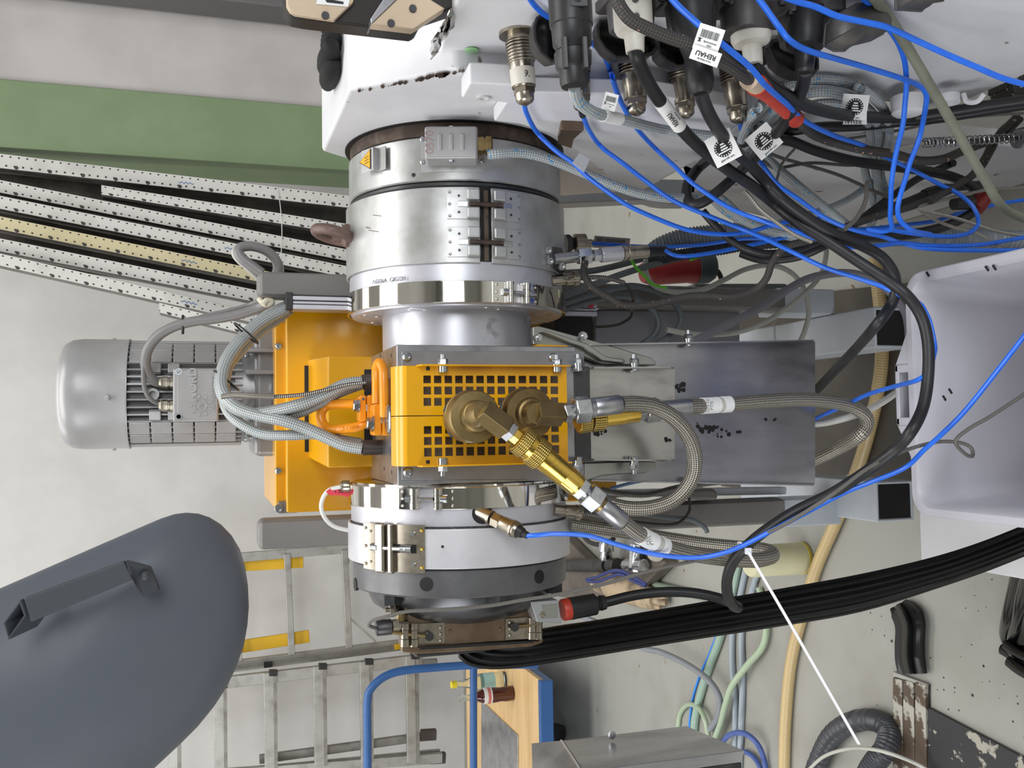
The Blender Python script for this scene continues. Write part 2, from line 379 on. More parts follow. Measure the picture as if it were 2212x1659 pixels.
# feet of the lower housing: grey flange edge at the bottom
q = P(1215, 418, 1.78)
build('lower_flange', MB().prism([P(1180, 380, 1.80), P(1495, 388, 1.80), P(1495, 440, 1.80), P(1450, 440, 1.80), P(1425, 437, 1.80), P(1408, 431, 1.80), P(1180, 441, 1.80)], (0, .05, 0)), mat('grey_blue_paint', (150, 153, 160), .45), t, bevel=.003)
c = P(1352, 438, 1.79); build('screw', MB().sphere(c, .006), WHITEP, t)
build('brown_lug', MB().prism(polyX([(1205, 312), (1212, 280), (1262, 282), (1240, 302), (1235, 322)], XH-.035), (.034, 0, 0)), BRONZE, t, label='brown steel lug', bevel=.002)
# connector cabinet in front of the housing
XC = .47
t2 = thing('connector_cabinet', 'white painted cabinet side carrying the round cable connectors', 'cabinet', (.7, .9, 0))
cp = [PX(946, 160, XC), PX(938, 142, XC), PX(985, 2, XC), V((XC, .78, PX(985, 2, XC).z+.004)), V((XC, .78, .42)), V((XC, PX(1400, 165, XC).y, .42)), PX(1600, 190, XC), PX(1250, 178, XC), PX(1005, 172, XC)]
build('cabinet_side', MB().prism(cp, (XR-XC, 0, 0)), WHITEP, t2, bevel=.004, seg=3)
XL = .45; _a, _b, _c, _d = PX(1500, 215, XL), PX(1485, 300, XL), PX(1492, 432, XL), PX(1700, 482, XL)
build('lower_panel', MB().prism([_a, _b, _c, _d, V((XL, _d.y, 0)), V((XL, 1.22, 0)), V((XL, 1.22, _a.z))], (.03, 0, 0)), WHITEP, t2, bevel=.006)
c = PX(1019, 108, XC-.0012); build('green_dot', MB().lathe(c, (-1, 0, 0), [(0, .0088), (.0008, .0085)], 28), mat('green_sticker', (156, 206, 150), .5), t2, label='round pale green sticker')
c = PX(1960, 210, XL-.0005)
mb = MB().lathe(c, (-1, 0, 0), [(0, .022), (.022, .022), (.024, .019)], 28)
build('welded_boss', mb, WHITEP, t2)
c = PX(2050, 205, XL); build('rim_boss', MB().lathe(c, (-1, 0, 0), [(0, .014), (.012, .014), (.012, .010), (.004, .010)], 24), WHITEP, t2)
c = PX(2095, 195, XL); build('hook', MB().tube(smooth_path([c+V((0, .012, 0)), c+V((-.012, .010, -.004)), c+V((-.016, -.004, -.008)), c+V((-.008, -.012, -.012))], 6), .0035, 8), WHITEP, t2)
# gloves lying on top of the housing
zt = PX(752, 197, XH).z
t = thing('work_glove', 'black knitted work gloves lying on the white housing top', 'gloves', (.48, 1.42, zt))
GLV = mat('black_knit', (14, 14, 15), .85, col2=(26, 26, 27), scale=220, bump=.6, bscale=420, bdist=.002)
def onz(px, py, dz): return PZ(px, py, zt+dz)
build('cuff', MB().tube(smooth_path([onz(716, 40, .014), onz(716, 62, .015), onz(716, 84, .015), onz(714, 102, .014)], 6), [.0135+.001*math.sin(i*1.9) for i in range(19)], 14), GLV, t)
build('finger', MB().tube(smooth_path([onz(718, 92, .016), onz(712, 118, .017), onz(706, 138, .014), onz(700, 150, .012)], 6), [.009+.006*math.sin(pi*i/18) for i in range(19)], 14), GLV, t)
build('finger', MB().tube(smooth_path([onz(720, 128, .013), onz(716, 150, .014), onz(710, 172, .012), onz(707, 186, .011)], 6), [.008+.0065*math.sin(pi*i/18) for i in range(19)], 14), GLV, t)
# crumpled foil and small bottle beside the bracket
t = MB(); rr = random.Random(3); c0 = PZ(952, 66, PX(936, 134, XC).z+.0)
c0 = PX(950, 68, XC+.03); rows = []
for i in range(9):
    rows.append([PX(932+8*i*.75+rr.uniform(-3, 3), 88-9*i+8*j+rr.uniform(-3, 3), XC-.004-rr.uniform(0, .012)) for j in range(6)])
setp(build('foil_scrap', t.strip(rows), mat('crumpled_foil', (196, 194, 192), .22, 1.), ang=12, thick=.0012), 'crumpled silver foil scrap stuck at the cabinet edge', 'foil')
c = onz(704, 41, 0)
t = thing('squeeze_bottle', 'small clear bottle with a lime green band standing behind the beige bracket', 'bottle', c)
build('shell', MB().lathe(c, (0, 0, 1), [(0, .011), (.018, .012), (.028, .011), (.036, .004)], 18), mat('clear_plastic', (196, 200, 196), .2), t)
build('band', MB().lathe(c, (0, 0, 1), [(.016, .0126), (.026, .0126)], 18), mat('lime_plastic', (150, 214, 40), .4), t)
# beige bracket at the top of the frame (right end of the machine)
Yb = 1.02; BEI = mat('beige_anodised', (196, 176, 152), .4, .3, col2=(186, 166, 142), scale=6); 
t = thing('operator_bracket', 'beige metal bracket with dark recess and screw holes above the gloves', 'bracket', P(800, 10, Yb))
def pl(pts, Y, d, name, m, par, **k): return build(name, MB().prism([P(x, y, Y) for x, y in pts], (0, d, 0)), m, par, **k)
pl([(612, -40), (615, 14), (622, 27), (634, 36), (660, 41), (740, 51), (893, 69), (906, 62), (912, 40), (975, 19), (1000, 12), (1008, -10), (1008, -40)], Yb, .03, 'back_plate', mat('dark_brown_metal', (44, 40, 38), .45, .4), t, bevel=.003)
pl([(617, -40), (619, 12), (626, 24), (637, 31), (722, 44), (764, 4), (764, -40)], Yb-.006, .007, 'plate', BEI, t, bevel=.0015)
pl([(802, 52), (858, -2), (920, -8), (962, 18), (905, 56), (893, 63)], Yb-.014, .015, 'plate', BEI, t, bevel=.0015)
pl([(800, 40), (846, -30), (858, -2), (802, 52)], Yb-.014, .03, 'angle_rib', STEEL, t, bevel=.001)
for x, y in ((703, 33), (892, 18), (845, 50)):
    c = P(x, y, Yb-.008 if x < 800 else Yb-.0155); build('screw_hole', MB().lathe(c, (0, -1, 0), [(-.002, .0042), (.0006, .0042), (.0006, .003)], 16), DARKST, t)
pl([(683, 8), (690, -20), (760, -20), (752, 14)], Yb-.0075, .002, 'sticker', LABEL, t)
pl([(700, -6), (706, 4), (742, 8), (742, 4), (712, -2)], Yb-.0085, .001, 'scribble', INK, t)
# ------------------------------------------------------------------ barrel, heater bands, clamp rings on the machine axis
rust = thing('barrel_flange', 'dark rusty barrel flange between white housing and first heater band', 'flange', (.43, YA, ZA-.168))
lat('flange_disc', [(XH+.003, .168), (Xc(292, .168), .168)], RUST, rust)
lat('barrel_neck', [(XH-.02, .150), (XH+.12, .150)], DARKST, rust)
# first heater band
x0, x1 = Xc(389, .170), Xc(293, .170)
hb = thing('heater_band', 'grey heater band with terminal box and hot surface warning sign', 'heater band', (x0, YA, ZA-.17), 'heater bands on the barrel')
lat('band_sheet', [(x0, .160)]+chf(x0, x1, .170, .002)+[(x1, .160)], BAND, hb)
lat('rim', [(x0-.013, .161), (x0-.012, .166), (x0-.008, .168), (x0-.002, .167), (x0+.003, .16)], DARKST, hb, label='dark inner rim')
# terminal box
def onband(px, py, R): return CY(px, py, R)
xb0, fb0 = onband(921, 360, .17); xb1, fb1 = onband(1032, 290, .17); fm = (fb0+fb1)/2; xm = (xb0+xb1)/2
nb, tb = CN(fm), CT(fm); cb = CP(xm, fm, .17); hx = abs(xb1-xb0)/2; ht = .17*math.sin((fb0-fb1)/2)
build('base_plate', MB().patch(x0+.012, x1-.006, fb0+.045, fb1-.05, .1701, .0012, 10), BAND, hb)
for dx in (-.72, .72):
    for sf in (fb0+.03, fb1-.035):
        p = CP(xm+dx*hx, sf, .1712); build('rivet', MB().lathe(p, CN(sf), [(0, .0038), (.0012, .0036), (.002, .002)], 14), STEEL, hb)
build('terminal_box', MB().obox(cb+nb*.012, (GX, tb, nb), (hx, ht, .024)), MOTOR, hb, bevel=.004)
for k in range(3):
    p = cb+nb*.036+tb*(ht*(.42-.42*k)); build('louvre', MB().obox(p, (GX, tb, nb), (hx*.5, .0030, .002)), MOTOR, hb, bevel=.0018)
for s in (-1, 1): build('box_screw', MB().lathe(cb+GX*(hx*s)+nb*.026, GX*s, [(0, .0042), (.0018, .004), (.003, .0022)], 14), ZINC, hb)
text('hand_marking', '0570', mat('faded_red_ink', (168, 140, 138), .6), hb, cb+nb*.0362+tb*(ht*.80), GX, tb, .017, .0001)
gl = cb-tb*ht+nb*.018
build('cable_gland', MB().lathe(gl, -tb, [(0, .0135), (.008, .0135), (.008, .0115), (.011, .0115), (.011, .0145), (.019, .0145), (.021, .011)], 8), BRASSDK, hb)
# warning sign on its bracket
xs, fs_ = onband(800, 352, .17); ns, ts = CN(fs_), CT(fs_); cs = CP(xs, fs_, .171)
build('sign_bracket', MB().obox(cs+ns*.010-ts*.008, (GX, ts, ns), (.017, .014, .001)).obox(cs+ns*.005-ts*.0215, (GX, ts, ns), (.017, .001, .006)).obox(cs-ts*.030, (GX, ts, ns), (.017, .009, .001)), BAND, hb, bevel=.0006)
tri = lambda s, o: [cs+ns*o+GX*(-.0155*s)-ts*(.012*s+.006), cs+ns*o+GX*(.0155*s)-ts*(.012*s+.006), cs+ns*o+ts*(.0165*s-.006)]
ws = build('warning_sign', MB().prism(tri(1, .0112), ns*.0006), INK, hb, label='yellow triangular hot surface sign')
build('yellow_field', MB().prism(tri(.86, .0119), ns*.0004), mat('sign_yellow', (240, 170, 20), .4), ws)
for k in (-1, 0, 1):
    c = cs+ns*.0126+GX*(.0042*k)-ts*.009
    build('heat_wave', MB().tube(smooth_path([c-ts*.005, c-ts*.0025+GX*.001, c, c+ts*.0025-GX*.001+ts*0, c+ts*.005], 5), .0004, 5), INK, ws)
x, f, p = hit(893, 378, .1702); build('rivet', MB().lathe(p, CN(f), [(0, .003), (.001, .0028), (.0012, .0012), (.0004, .001)], 12), DARKST, hb)
# second heater band with a seam and four latches
x0, x1 = Xc(567, .175), Xc(403, .175)
h2 = thing('heater_band', 'wide scratched heater band with four bolted latches at its seam', 'heater band', (x0, YA, ZA-.175), 'heater bands on the barrel')
lat('core', [(x0-.008, .169), (x1+.004, .169)], BLACK, h2, label='dark core seen in the seam')
fA = onband(1037, 490, .175)[1]; fB = onband(1062, 490, .175)[1]
MBs = MB().patch(x0, x1, fA, fB+2*pi, .171, .004, 120)
build('band_sheet', MBs, BAND, h2, bevel=.0012)
fS = onband(1050, 490, .172)[1]
build('seam_strip', MB().patch(x0+.004, x1-.003, fS-.022, fS+.016, .168, .0035, 3), mat('fibrous_gasket', (98, 84, 72), .8, col2=(64, 56, 50), scale=120, bump=.4, bscale=220), h2, label='fibrous brown seam strip')
def latch(par, X, w, fu, fd, R, L=.040, m=BAND, wide=.047):
    """two folded clip plates either side of the seam joined by a bolt"""
    for sgn, f0 in ((1, fu), (-1, fd)):
        fa, fb = (f0, f0+wide/R) if sgn > 0 else (f0-wide/R, f0)
        pl_ = build('latch_plate', MB().patch(X-w, X+w, fa, fb, R+.0002, .0016, 6), m, par, bevel=.0005)
        q = f0+sgn*.010/R
        n_, t_ = CN(q), CT(q); c = CP(X, q, R)
        for s in (-1, 1):
            build('latch_fold', MB().obox(c+n_*.0050+GX*(s*w*.62), (GX, t_, n_), (w*.37, .0095, .0048)), m, pl_, bevel=.0025)
        build('latch_tongue', MB().obox(CP(X, f0+sgn*.024/R, R)+CN(f0+sgn*.024/R)*.002, (GX, CT(f0+sgn*.024/R), CN(f0+sgn*.024/R)), (w*.2, .0075, .0012)), ZINC, pl_, bevel=.001)
        for s in (-1, 0, 1):
            ff = f0+sgn*(wide-.004)/R; build('rivet', MB().lathe(CP(X+s*w*.8, ff, R+.0016), CN(ff), [(0, .0024), (.001, .0022), (.0014, .001)], 10), STEEL, pl_)
        for s in (-1, 1):
            ff = f0+sgn*.030/R; build('rivet', MB().lathe(CP(X+s*w*.55, ff, R+.0018), CN(ff), [(0, .0019), (.001, .0018), (.0012, .001)], 10), DARKST, pl_)
    pa = CP(X, fu+.016/R, R)+CN(fu)*.0055; pb = CP(X, fd-.016/R, R)+CN(fd)*.0055
    build('latch_bolt', MB().cyl(pa, pb, .0034, n=12), RUST, par, label='rusty latch bolt')
for py in (441, 523): latch(h2, Xc(py, .175), .0215, fA+.002, fB-.002, .175)
for k in range(16):
    x, f, p = hit(790+random.uniform(0, 75), 455+random.uniform(0, 70), .1751)
    if k < 7: build('scratch', MB().obox(p, (GX*.25+CT(f)*.97, GX, CN(f)), (random.uniform(.004, .012), .0005, .0001)), CHROME, h2)
# eye bolt on top of the second band
ey = thing('eye_bolt', 'rusty brown lifting eye bolt on top of the wide heater band', 'eye bolt', CP((x0+x1)/2, pi/2, .175))
xe = P(750, 512, YA).x; ec = V((xe, YA-.01, P(712, 512, YA).z-.006))
mb = MB().tube([ec+V((math.cos(a)*.012, math.sin(a)*.024, math.cos(a)*.006+.0))*1 if False else ec+V((math.cos(a)*.007, math.sin(a)*.03, math.cos(a)*.028)) for a in [2*pi*i/28 for i in range(28)]], .0085, 12, True)
mb.lathe((xe, YA-.01, ZA+.168), (0, 0, 1), [(0, .018), (.012, .018), (.018, .012), (.03, .011)], 20)
build('eye_ring', mb, mat('rusty_paint', (104, 84, 78), .5, .2, col2=(126, 104, 96), scale=60, bump=.2), ey)
# adapter flange, clamp ring, spacer
xd0, xd1 = Xc(606, .170), Xc(571, .170)
ad = thing('adapter_flange', 'satin silver adapter flange beside the polished clamp ring', 'flange', (xd0, YA, ZA-.17))
lat('flange_ring', chf(xd0-.01, xd1+.006, .170, .002), SATIN, ad)
text('stamped_number', 'AG06A  GIGON', mat('stamp_grey', (120, 122, 128), .5, .6), ad, CP(xd0+.006, onband(840, 605, .17)[1], .1705), -CT(onband(840, 605, .17)[1]), GX, .009, .0002)
xe0, xe1 = Xc(653, .1745), Xc(605, .1745)
def clampring(name, label, xa, xb, R, fj, gap, group, facehole=None):
    t = thing(name, label, 'clamp ring', ((xa+xb)/2, YA, ZA-R), group)
    lat('ring_body', chf(xa, xb, R-.004, .003), SATIN, t)
    g = gap/R
    build('ring_strap', MB().patch(xa, xb, fj+g, fj-g+2*pi, R-.004, .004, 128), CHROME, t, bevel=.001)
    xm = (xa+xb)/2; hw = (xb-xa)/2
    for s in (-1, 1):
        f = fj+s*g
        build('strap_plate', MB().patch(xa+.001, xb-.001, f if s > 0 else f-.032/R, f+.032/R if s > 0 else f, R+.0002, .0012, 5), CHROME, t)
        n_, t_ = CN(f+s*.006/R), CT(f)
        c = CP(xm, f+s*.006/R, R+.004)
        for q in (-1, 0, 1): build('hinge_knuckle', MB().cyl(c+GX*(hw*(q*.64-.30)), c+GX*(hw*(q*.64+.30)), .0062, n=18), CHROME, t)
        for q in (-1, 0, 1): build('rivet', MB().sphere(CP(xm+q*hw*.65, f+s*.026/R, R+.0014), .0022, 10, 6), CHROME, t)
        build('bolt_head', MB().cyl(c+t_*(s*.004), c+t_*(s*.013), .0052, n=16), ZINC, t)
    build('bolt', MB().cyl(CP(xm, fj+g, R+.006), CP(xm, fj-g, R+.006), .0026, n=12), ZINC, t)
    return t
fj = onband(1117, 628, .1745)[1]
cr = clampring('clamp_ring', 'mirror polished clamp ring with face holes, beside the plain spacer tube', xe0, xe1, .1745, fj, .008, 'mirror polished clamp rings')
lat('face_disc', [(xe0-.004, .163), (xe0-.003, .166), (xe0+.02, .166)], SATIN, cr)
for k in range(8):
    a = onband(905, 655, .14)[1] + k*pi/4
    p = V((xe0-.0042, YA-.143*math.cos(a), ZA+.143*math.sin(a)))
    build('face_hole', MB().lathe(p, (-1, 0, 0), [(-.02, .016), (.0004, .016), (.0004, .0135), (-.018, .0132)], 24), CHROME, cr)
xf1 = Xc(746, .119)
sp = build('spacer_tube', MB().lathe((xf1-.02, YA, ZA), (1, 0, 0), [(0, .119), (xe0-xf1+.03, .119)], 96), mat('satin_spacer', (198, 198, 205), .36, .6, col2=(158, 158, 165), scale=17, lo=.60, hi=.66, rvar=.1), label='smooth satin spacer tube between clamp ring and screen changer block', cat='tube')
# ------------------------------------------------------------------ left group: clamp ring, flange, heater band, dark die flange
xh1, xh0 = Xc(1053, .1745), Xc(1101, .1745)
fj2 = onband(922, 1078, .1745)[1]
c2 = clampring('clamp_ring', 'mirror polished clamp ring left of the screen changer block, with hinged bolt joint', xh0, xh1, .1745, fj2, .011, 'mirror polished clamp rings')
lat('face_disc', [(xh1-.01, .166), (xh1+.003, .166), (xh1+.004, .163)], CHROME, c2)
xi0 = Xc(1141, .170)
ad2 = thing('adapter_flange', 'satin silver flange with pressure sensor socket left of the block', 'flange', (xi0, YA, ZA-.17))
lat('flange_ring', chf(xi0-.004, xh0+.01, .170, .001), SATIN, ad2)
xj1, xj0 = Xc(1143, .175), Xc(1230, .175)
h3 = thing('heater_band', 'clean light grey heater band with one large latch beside the dark die flange', 'heater band', (xj0, YA, ZA-.175), 'heater bands on the barrel')
lat('core', [(xj0-.003, .170), (xj1+.003, .170)], BLACK, h3)
fa, fb = onband(838, 1190, .175)[1], onband(848, 1190, .175)[1]
build('band_sheet', MB().patch(xj0, xj1, fa, fb+2*pi, .171, .004, 120), BANDLT, h3, bevel=.0012)
Xl = Xc(1186, .175); R = .175
pl1 = build('latch_plate', MB().patch(Xl-.034, Xl+.034, fa+.002, fa+.30, R, .0018, 10), NICKEL, h3, bevel=.0005)
build('latch_fold', MB().obox(CP(Xl, fa+.055, R)+CN(fa+.05)*.005, (GX, CT(fa+.055), CN(fa+.055)), (.036, .0095, .005)), NICKEL, pl1, bevel=.004)
pl2 = build('latch_plate', MB().patch(Xl-.034, Xl+.034, fb-.30, fb-.002, R, .0018, 10), NICKEL, h3, bevel=.0005)
build('latch_fold', MB().obox(CP(Xl, fb-.008, R)+CN(fb)*.005, (GX, CT(fb-.008), CN(fb-.008)), (.036, .0045, .005)), NICKEL, pl2, bevel=.003)
fq = fb-.13
build('slot', MB().obox(CP(Xl, fq, R+.0019), (GX, CT(fq), CN(fq)), (.0062, .017, .0003)), BLACK, pl2, bevel=.0001, label='dark slot')
pz = CP(Xl, fq, R+.006)
build('latch_bolt', MB().cyl(CP(Xl, fa+.08, R+.007), CP(Xl, fq-.02, R+.007), .0036, n=14).cyl(CP(Xl, fa+.07, R+.0055), CP(Xl, fa+.15, R+.0045), .006, n=18).cyl(CP(Xl, fq+.03, R+.0045), CP(Xl, fq-.07, R+.005), .0058, n=18), ZINC, h3)
for s in (-1, 0, 1):
    build('rivet', MB().sphere(CP(Xl+s*.026, fa+.26, R+.0018), .0026, 10, 6), NICKEL, pl1)
    build('rivet', MB().sphere(CP(Xl+s*.026, fb-.275, R+.0018), .0028, 10, 6), BRASS, pl2)
for s in (-1, 1):
    build('rivet', MB().sphere(CP(Xl+s*.022, fa+.19, R+.0018), .0022, 10, 6), NICKEL, pl1)
    build('rivet', MB().cyl(CP(Xl+s*.022, fb-.20, R+.0018), CP(Xl+s*.022, fb-.20, R+.004), .003, n=12), ZINC, pl2)
x, f, p = hit(956, 1181, .1751); build('chip', MB().lathe(p, CN(f), [(0, .0022), (.0002, .002)], 9), INK, h3)
xk0 = Xc(1294, .168)
dk = thing('die_flange', 'dark steel die flange with radial pin holes left of the light heater band', 'flange', (xk0, YA, ZA-.168))
lat('flange_body', [(xk0, .160), (xk0, .165), (xk0+.003, .168), (xj0+.003, .168)], mat('dark_die_steel', (108, 108, 110), .42, .6, col2=(92, 92, 94), scale=14, rvar=.15), dk)
for px in (762, 921, 1165):
    x, f, p = hit(max(px, 768), 1262 if px != 1165 else 1246, .168)
    build('pin_hole', MB().lathe(p+CN(f)*.0004, CN(f), [(-.004, .0098), (.0007, .0098), (.0008, .009)], 24), BLACK, dk)
# ------------------------------------------------------------------ nozzle, hex bolts, die heater box
nz = thing('nozzle_cone', 'gunmetal nozzle cone with hexagon bolts at the left end of the machine', 'nozzle', (xk0-.03, YA, ZA-.14))
lat('cone', [(xk0-.052, .085), (xk0-.040, .118), (xk0-.026, .138), (xk0-.012, .145), (xk0+.002, .147)], mat('gunmetal', (96, 96, 99), .34, .9, col2=(74, 74, 77), scale=14, rvar=.15), nz)
for px in (836, 1016, 1180):
    R_ = .150; pxx, f = CY(min(px, 1196), 1296, R_); f = {836: .98, 1016: -.10, 1180: -1.02}[px]
    build('hex_bolt', MB().hexa((xk0+.002, YA-R_*math.cos(f), ZA+R_*math.sin(f)), (-1, 0, 0), .026, .017, f), DARKST, nz)
Yd = 1.395
db = thing('die_heater', 'heat tinted flat die heater with riveted clamps hanging left of the nozzle', 'heater', P(1020, 1370, Yd))
pl([(880, 1326), (1165, 1316), (1168, 1380), (882, 1400)], Yd, .012, 'face_plate', BRONZE, db, bevel=.0015)
pl([(868, 1380), (905, 1398), (1162, 1384), (1174, 1378), (1174, 1388), (1160, 1398), (908, 1413), (868, 1410)], Yd-.004, .012, 'lower_lip', BRONZE, db, bevel=.002)
pl([(905, 1404), (1150, 1389), (1158, 1384), (1150, 1384), (912, 1397)], Yd-.0048, .003, 'slot', BLACK, db, label='dark slot')
pl([(870, 1330), (1165, 1318), (1120, 1305), (910, 1305)], Yd+.02, .10, 'die_body', DARKST, db, bevel=.003)
build('die_block', MB().box((xk0-.10, Yd+.012, P(1150, 1350, Yd).z), (xk0-.04, Yd+.13, P(900, 1350, Yd).z)), DARKST, db, bevel=.004)
for (x, y) in ((972, 1363), (1080, 1359), (1050, 1357)):
    build('rivet', MB().sphere(P(x, y, Yd), .0025 if x != 1050 else .001, 10, 6), BRONZE, db)
for cx, w in ((925, 38), (1125, 34)):
    cl = pl([(cx-w+10, 1348), (cx+w-2, 1344), (cx+w-2, 1389), (cx-w+10, 1392)] if cx < 1000 else [(cx-w+2, 1337), (cx+w-6, 1332), (cx+w-6, 1380), (cx-w+2, 1383)], Yd-.004, .004, 'clamp_plate', NICKEL, db, bevel=.0006)
    for k in (0, 1):
        sx = (cx-w+8, cx-w-12)[k] if cx < 1000 else (cx+w-10, cx+w+4)[k]
        a, b = (P(sx, 1346, Yd-.008), P(sx, 1396, Yd-.008)) if cx < 1000 else (P(sx, 1334, Yd-.008), P(sx, 1380, Yd-.008))
        build('clamp_barrel', MB().cyl(a, a.lerp(b, .28), .0068, n=16).cyl(a.lerp(b, .3), a.lerp(b, .66), .0062, n=16).cyl(a.lerp(b, .68), b, .0068, n=16), NICKEL, db)
    by = 1372 if cx < 1000 else 1354
    ba, bb = (P(cx-w-40, by-6, Yd-.010), P(cx+2, by+2, Yd-.010)) if cx < 1000 else (P(cx-14, by, Yd-.010), P(cx+w+10, by-6, Yd-.010))
    build('clamp_bolt', MB().cyl(ba, bb, .0030, n=12), BRASSDK, db)
    build('bolt_end', MB().cyl(bb if cx < 1000 else ba, (bb if cx < 1000 else ba)+V((0, -.004, 0)), .0065, n=16), DARKST, db)
    for k in range(3):
        x, y = ((cx+w-12, 1355+14*k) if cx < 1000 else (cx-w+10, 1344+14*k)); build('rivet', MB().sphere(P(x, y, Yd-.004), .0028, 10, 6), NICKEL, db)
pl([(862, 1320), (892, 1320), (892, 1402), (905, 1416), (898, 1416), (866, 1396)], Yd+.006, .02, 'edge_strip', BRONZE, db, bevel=.001)
# thermocouple gland at the upper end of the die
tg = thing('thermocouple_gland', 'dark thermocouple gland with nut screwed into the die above its heater', 'fitting', P(840, 1352, Yd))
a, b = P(812, 1357, Yd-.004), P(882, 1350, Yd-.004); dv = (b-a).normalized()
build('sleeve', MB().lathe(a, dv, [(0, .010), (.002, .0115), (.022, .0115), (.024, .008)], 20), DARKST, tg)
build('nut', MB().lathe(a+dv*.024, dv, [(0, .0105), (.009, .0105)], 6).lathe(a+dv*.033, dv, [(0, .0075), (.014, .0075)], 16), NICKEL, tg)
build('stud', MB().cyl(P(832, 1318, Yd), P(850, 1316, Yd), .003, n=10).hexa(P(842, 1317, Yd), P(850, 1316, Yd)-P(842, 1317, Yd), .014, .006), NICKEL, tg)
pl([(838, 1302), (853, 1300), (858, 1330), (846, 1334)], Yd+.004, .004, 'tab', NICKEL, tg, bevel=.0005)
build('hex_standoff', MB().cyl(P(866, 1350, Yd-.002), P(866, 1318, Yd-.002), .006, n=8), BRASSDK, tg)
# terminal block with red ring and black plug at the lower end
tp = thing('die_plug', 'grey terminal block with red ring and black plug below the die heater', 'connector', P(1190, 1325, 1.36))
pl([(1146, 1300), (1206, 1296), (1214, 1347), (1160, 1344)], 1.36, .035, 'terminal_block', mat('grey_aluminium_block', (176, 177, 180), .4, .6), tp, bevel=.0015)
pl([(1168, 1308), (1204, 1305), (1206, 1334), (1176, 1336)], 1.3590, .002, 'raised_field', ZINCY, tp, bevel=.002)
build('screw', capscrew(P(1171, 1328, 1.36), (0, -1, 0), .0045, .004), NICKEL, tp)
for k in range(3): build('port', MB().lathe(P(1146+20*k, 1299, 1.375), (.4, -.3, .2), [(-.004, .0042), (.0006, .0042), (.0004, .003)], 14), BLACK, tp)
a = P(1214, 1318, 1.375); b = P(1312, 1300, 1.375); dv = (b-a).normalized(); L = (b-a).length
build('red_ring', MB().lathe(a, dv, [(0, .0155), (.0015, .0165), (.012, .0165), (.013, .015)], 28), REDP, tp)
build('plug_body', MB().lathe(a+dv*.012, dv, [(0, .017), (L*.56, .0165), (L*.6, .012), (L*.66, .0105), (L*.68, .012), (L*.78, .011), (L*.8, .008)], 28), PLASB, tp)
# ------------------------------------------------------------------ screen changer block
Yf = 1.322; Ybk = 1.56
pt0 = P(858, 900, Yf); zT = pt0.z; zB = P(1246, 900, Yf).z
bxr = P(1000, 746, Yf).x; bxl = P(1000, 1045, Yf).x
bl = thing('screen_changer', 'ground steel screen changer block behind the yellow perforated guard', 'machine', ((bxl+bxr)/2, 1.44, zB))
build('block', MB().box((bxl, Yf, zB), (bxr, Ybk, zT)), STEEL, bl, bevel=.0015)
for a, b in ((759, 792), (1003, 1037)):
    m = MB().prism([P(868, a, Yf-.004), P(868, b, Yf-.004), P(1246, b, Yf-.004), P(1262, b, Yf-.004), P(1262, a+(0 if a < 900 else 0), Yf-.004)], (0, .0042, 0))
    build('side_plate', m, mat('grey_steel_plate', (146, 146, 149), .42, .5, col2=(126, 126, 129), scale=12, rvar=.1), bl, bevel=.0012)
for x, y in ((879, 771), (1194, 772), (881, 1021)):
    c = P(x, y, Yf-.004); build('button_screw', MB().lathe(c, (0, -1, 0), [(0, .0068), (.003, .0062), (.0045, .0045), (.0045, .003), (.002, .003)], 20), ZINC, bl)
for x, y in ((845, 768), (830, 1012), (846, 1020), (822, 768)):
    c = PZ(x, y, zT); build('hole', MB().lathe(c, (0, 0, 1), [(-.002, .0032), (.0004, .0032), (.0004, .0024)], 14), DARKST, bl)
build('bore_boss', MB().lathe(PZ(850, 890, zT)+V((0, .02, -.004)), (0, 0, 1), [(0, .052), (.006, .050)], 40), STEEL, bl)
pl([(884, 800), (1222, 800), (1222, 996), (884, 996)], Yf-.006, .006, 'filter_plate', mat('dark_filter_plate', (124, 112, 102), .5, .2), bl)
build('lower_block', MB().box((P(1000, 790, Yf).x, Yf-.002, P(1275, 900, Yf).z), (P(1000, 1003, Yf).x, Yf+.05, zB+.004)), mat('dark_plate_steel', (86, 86, 88), .45, .8), bl, bevel=.001)
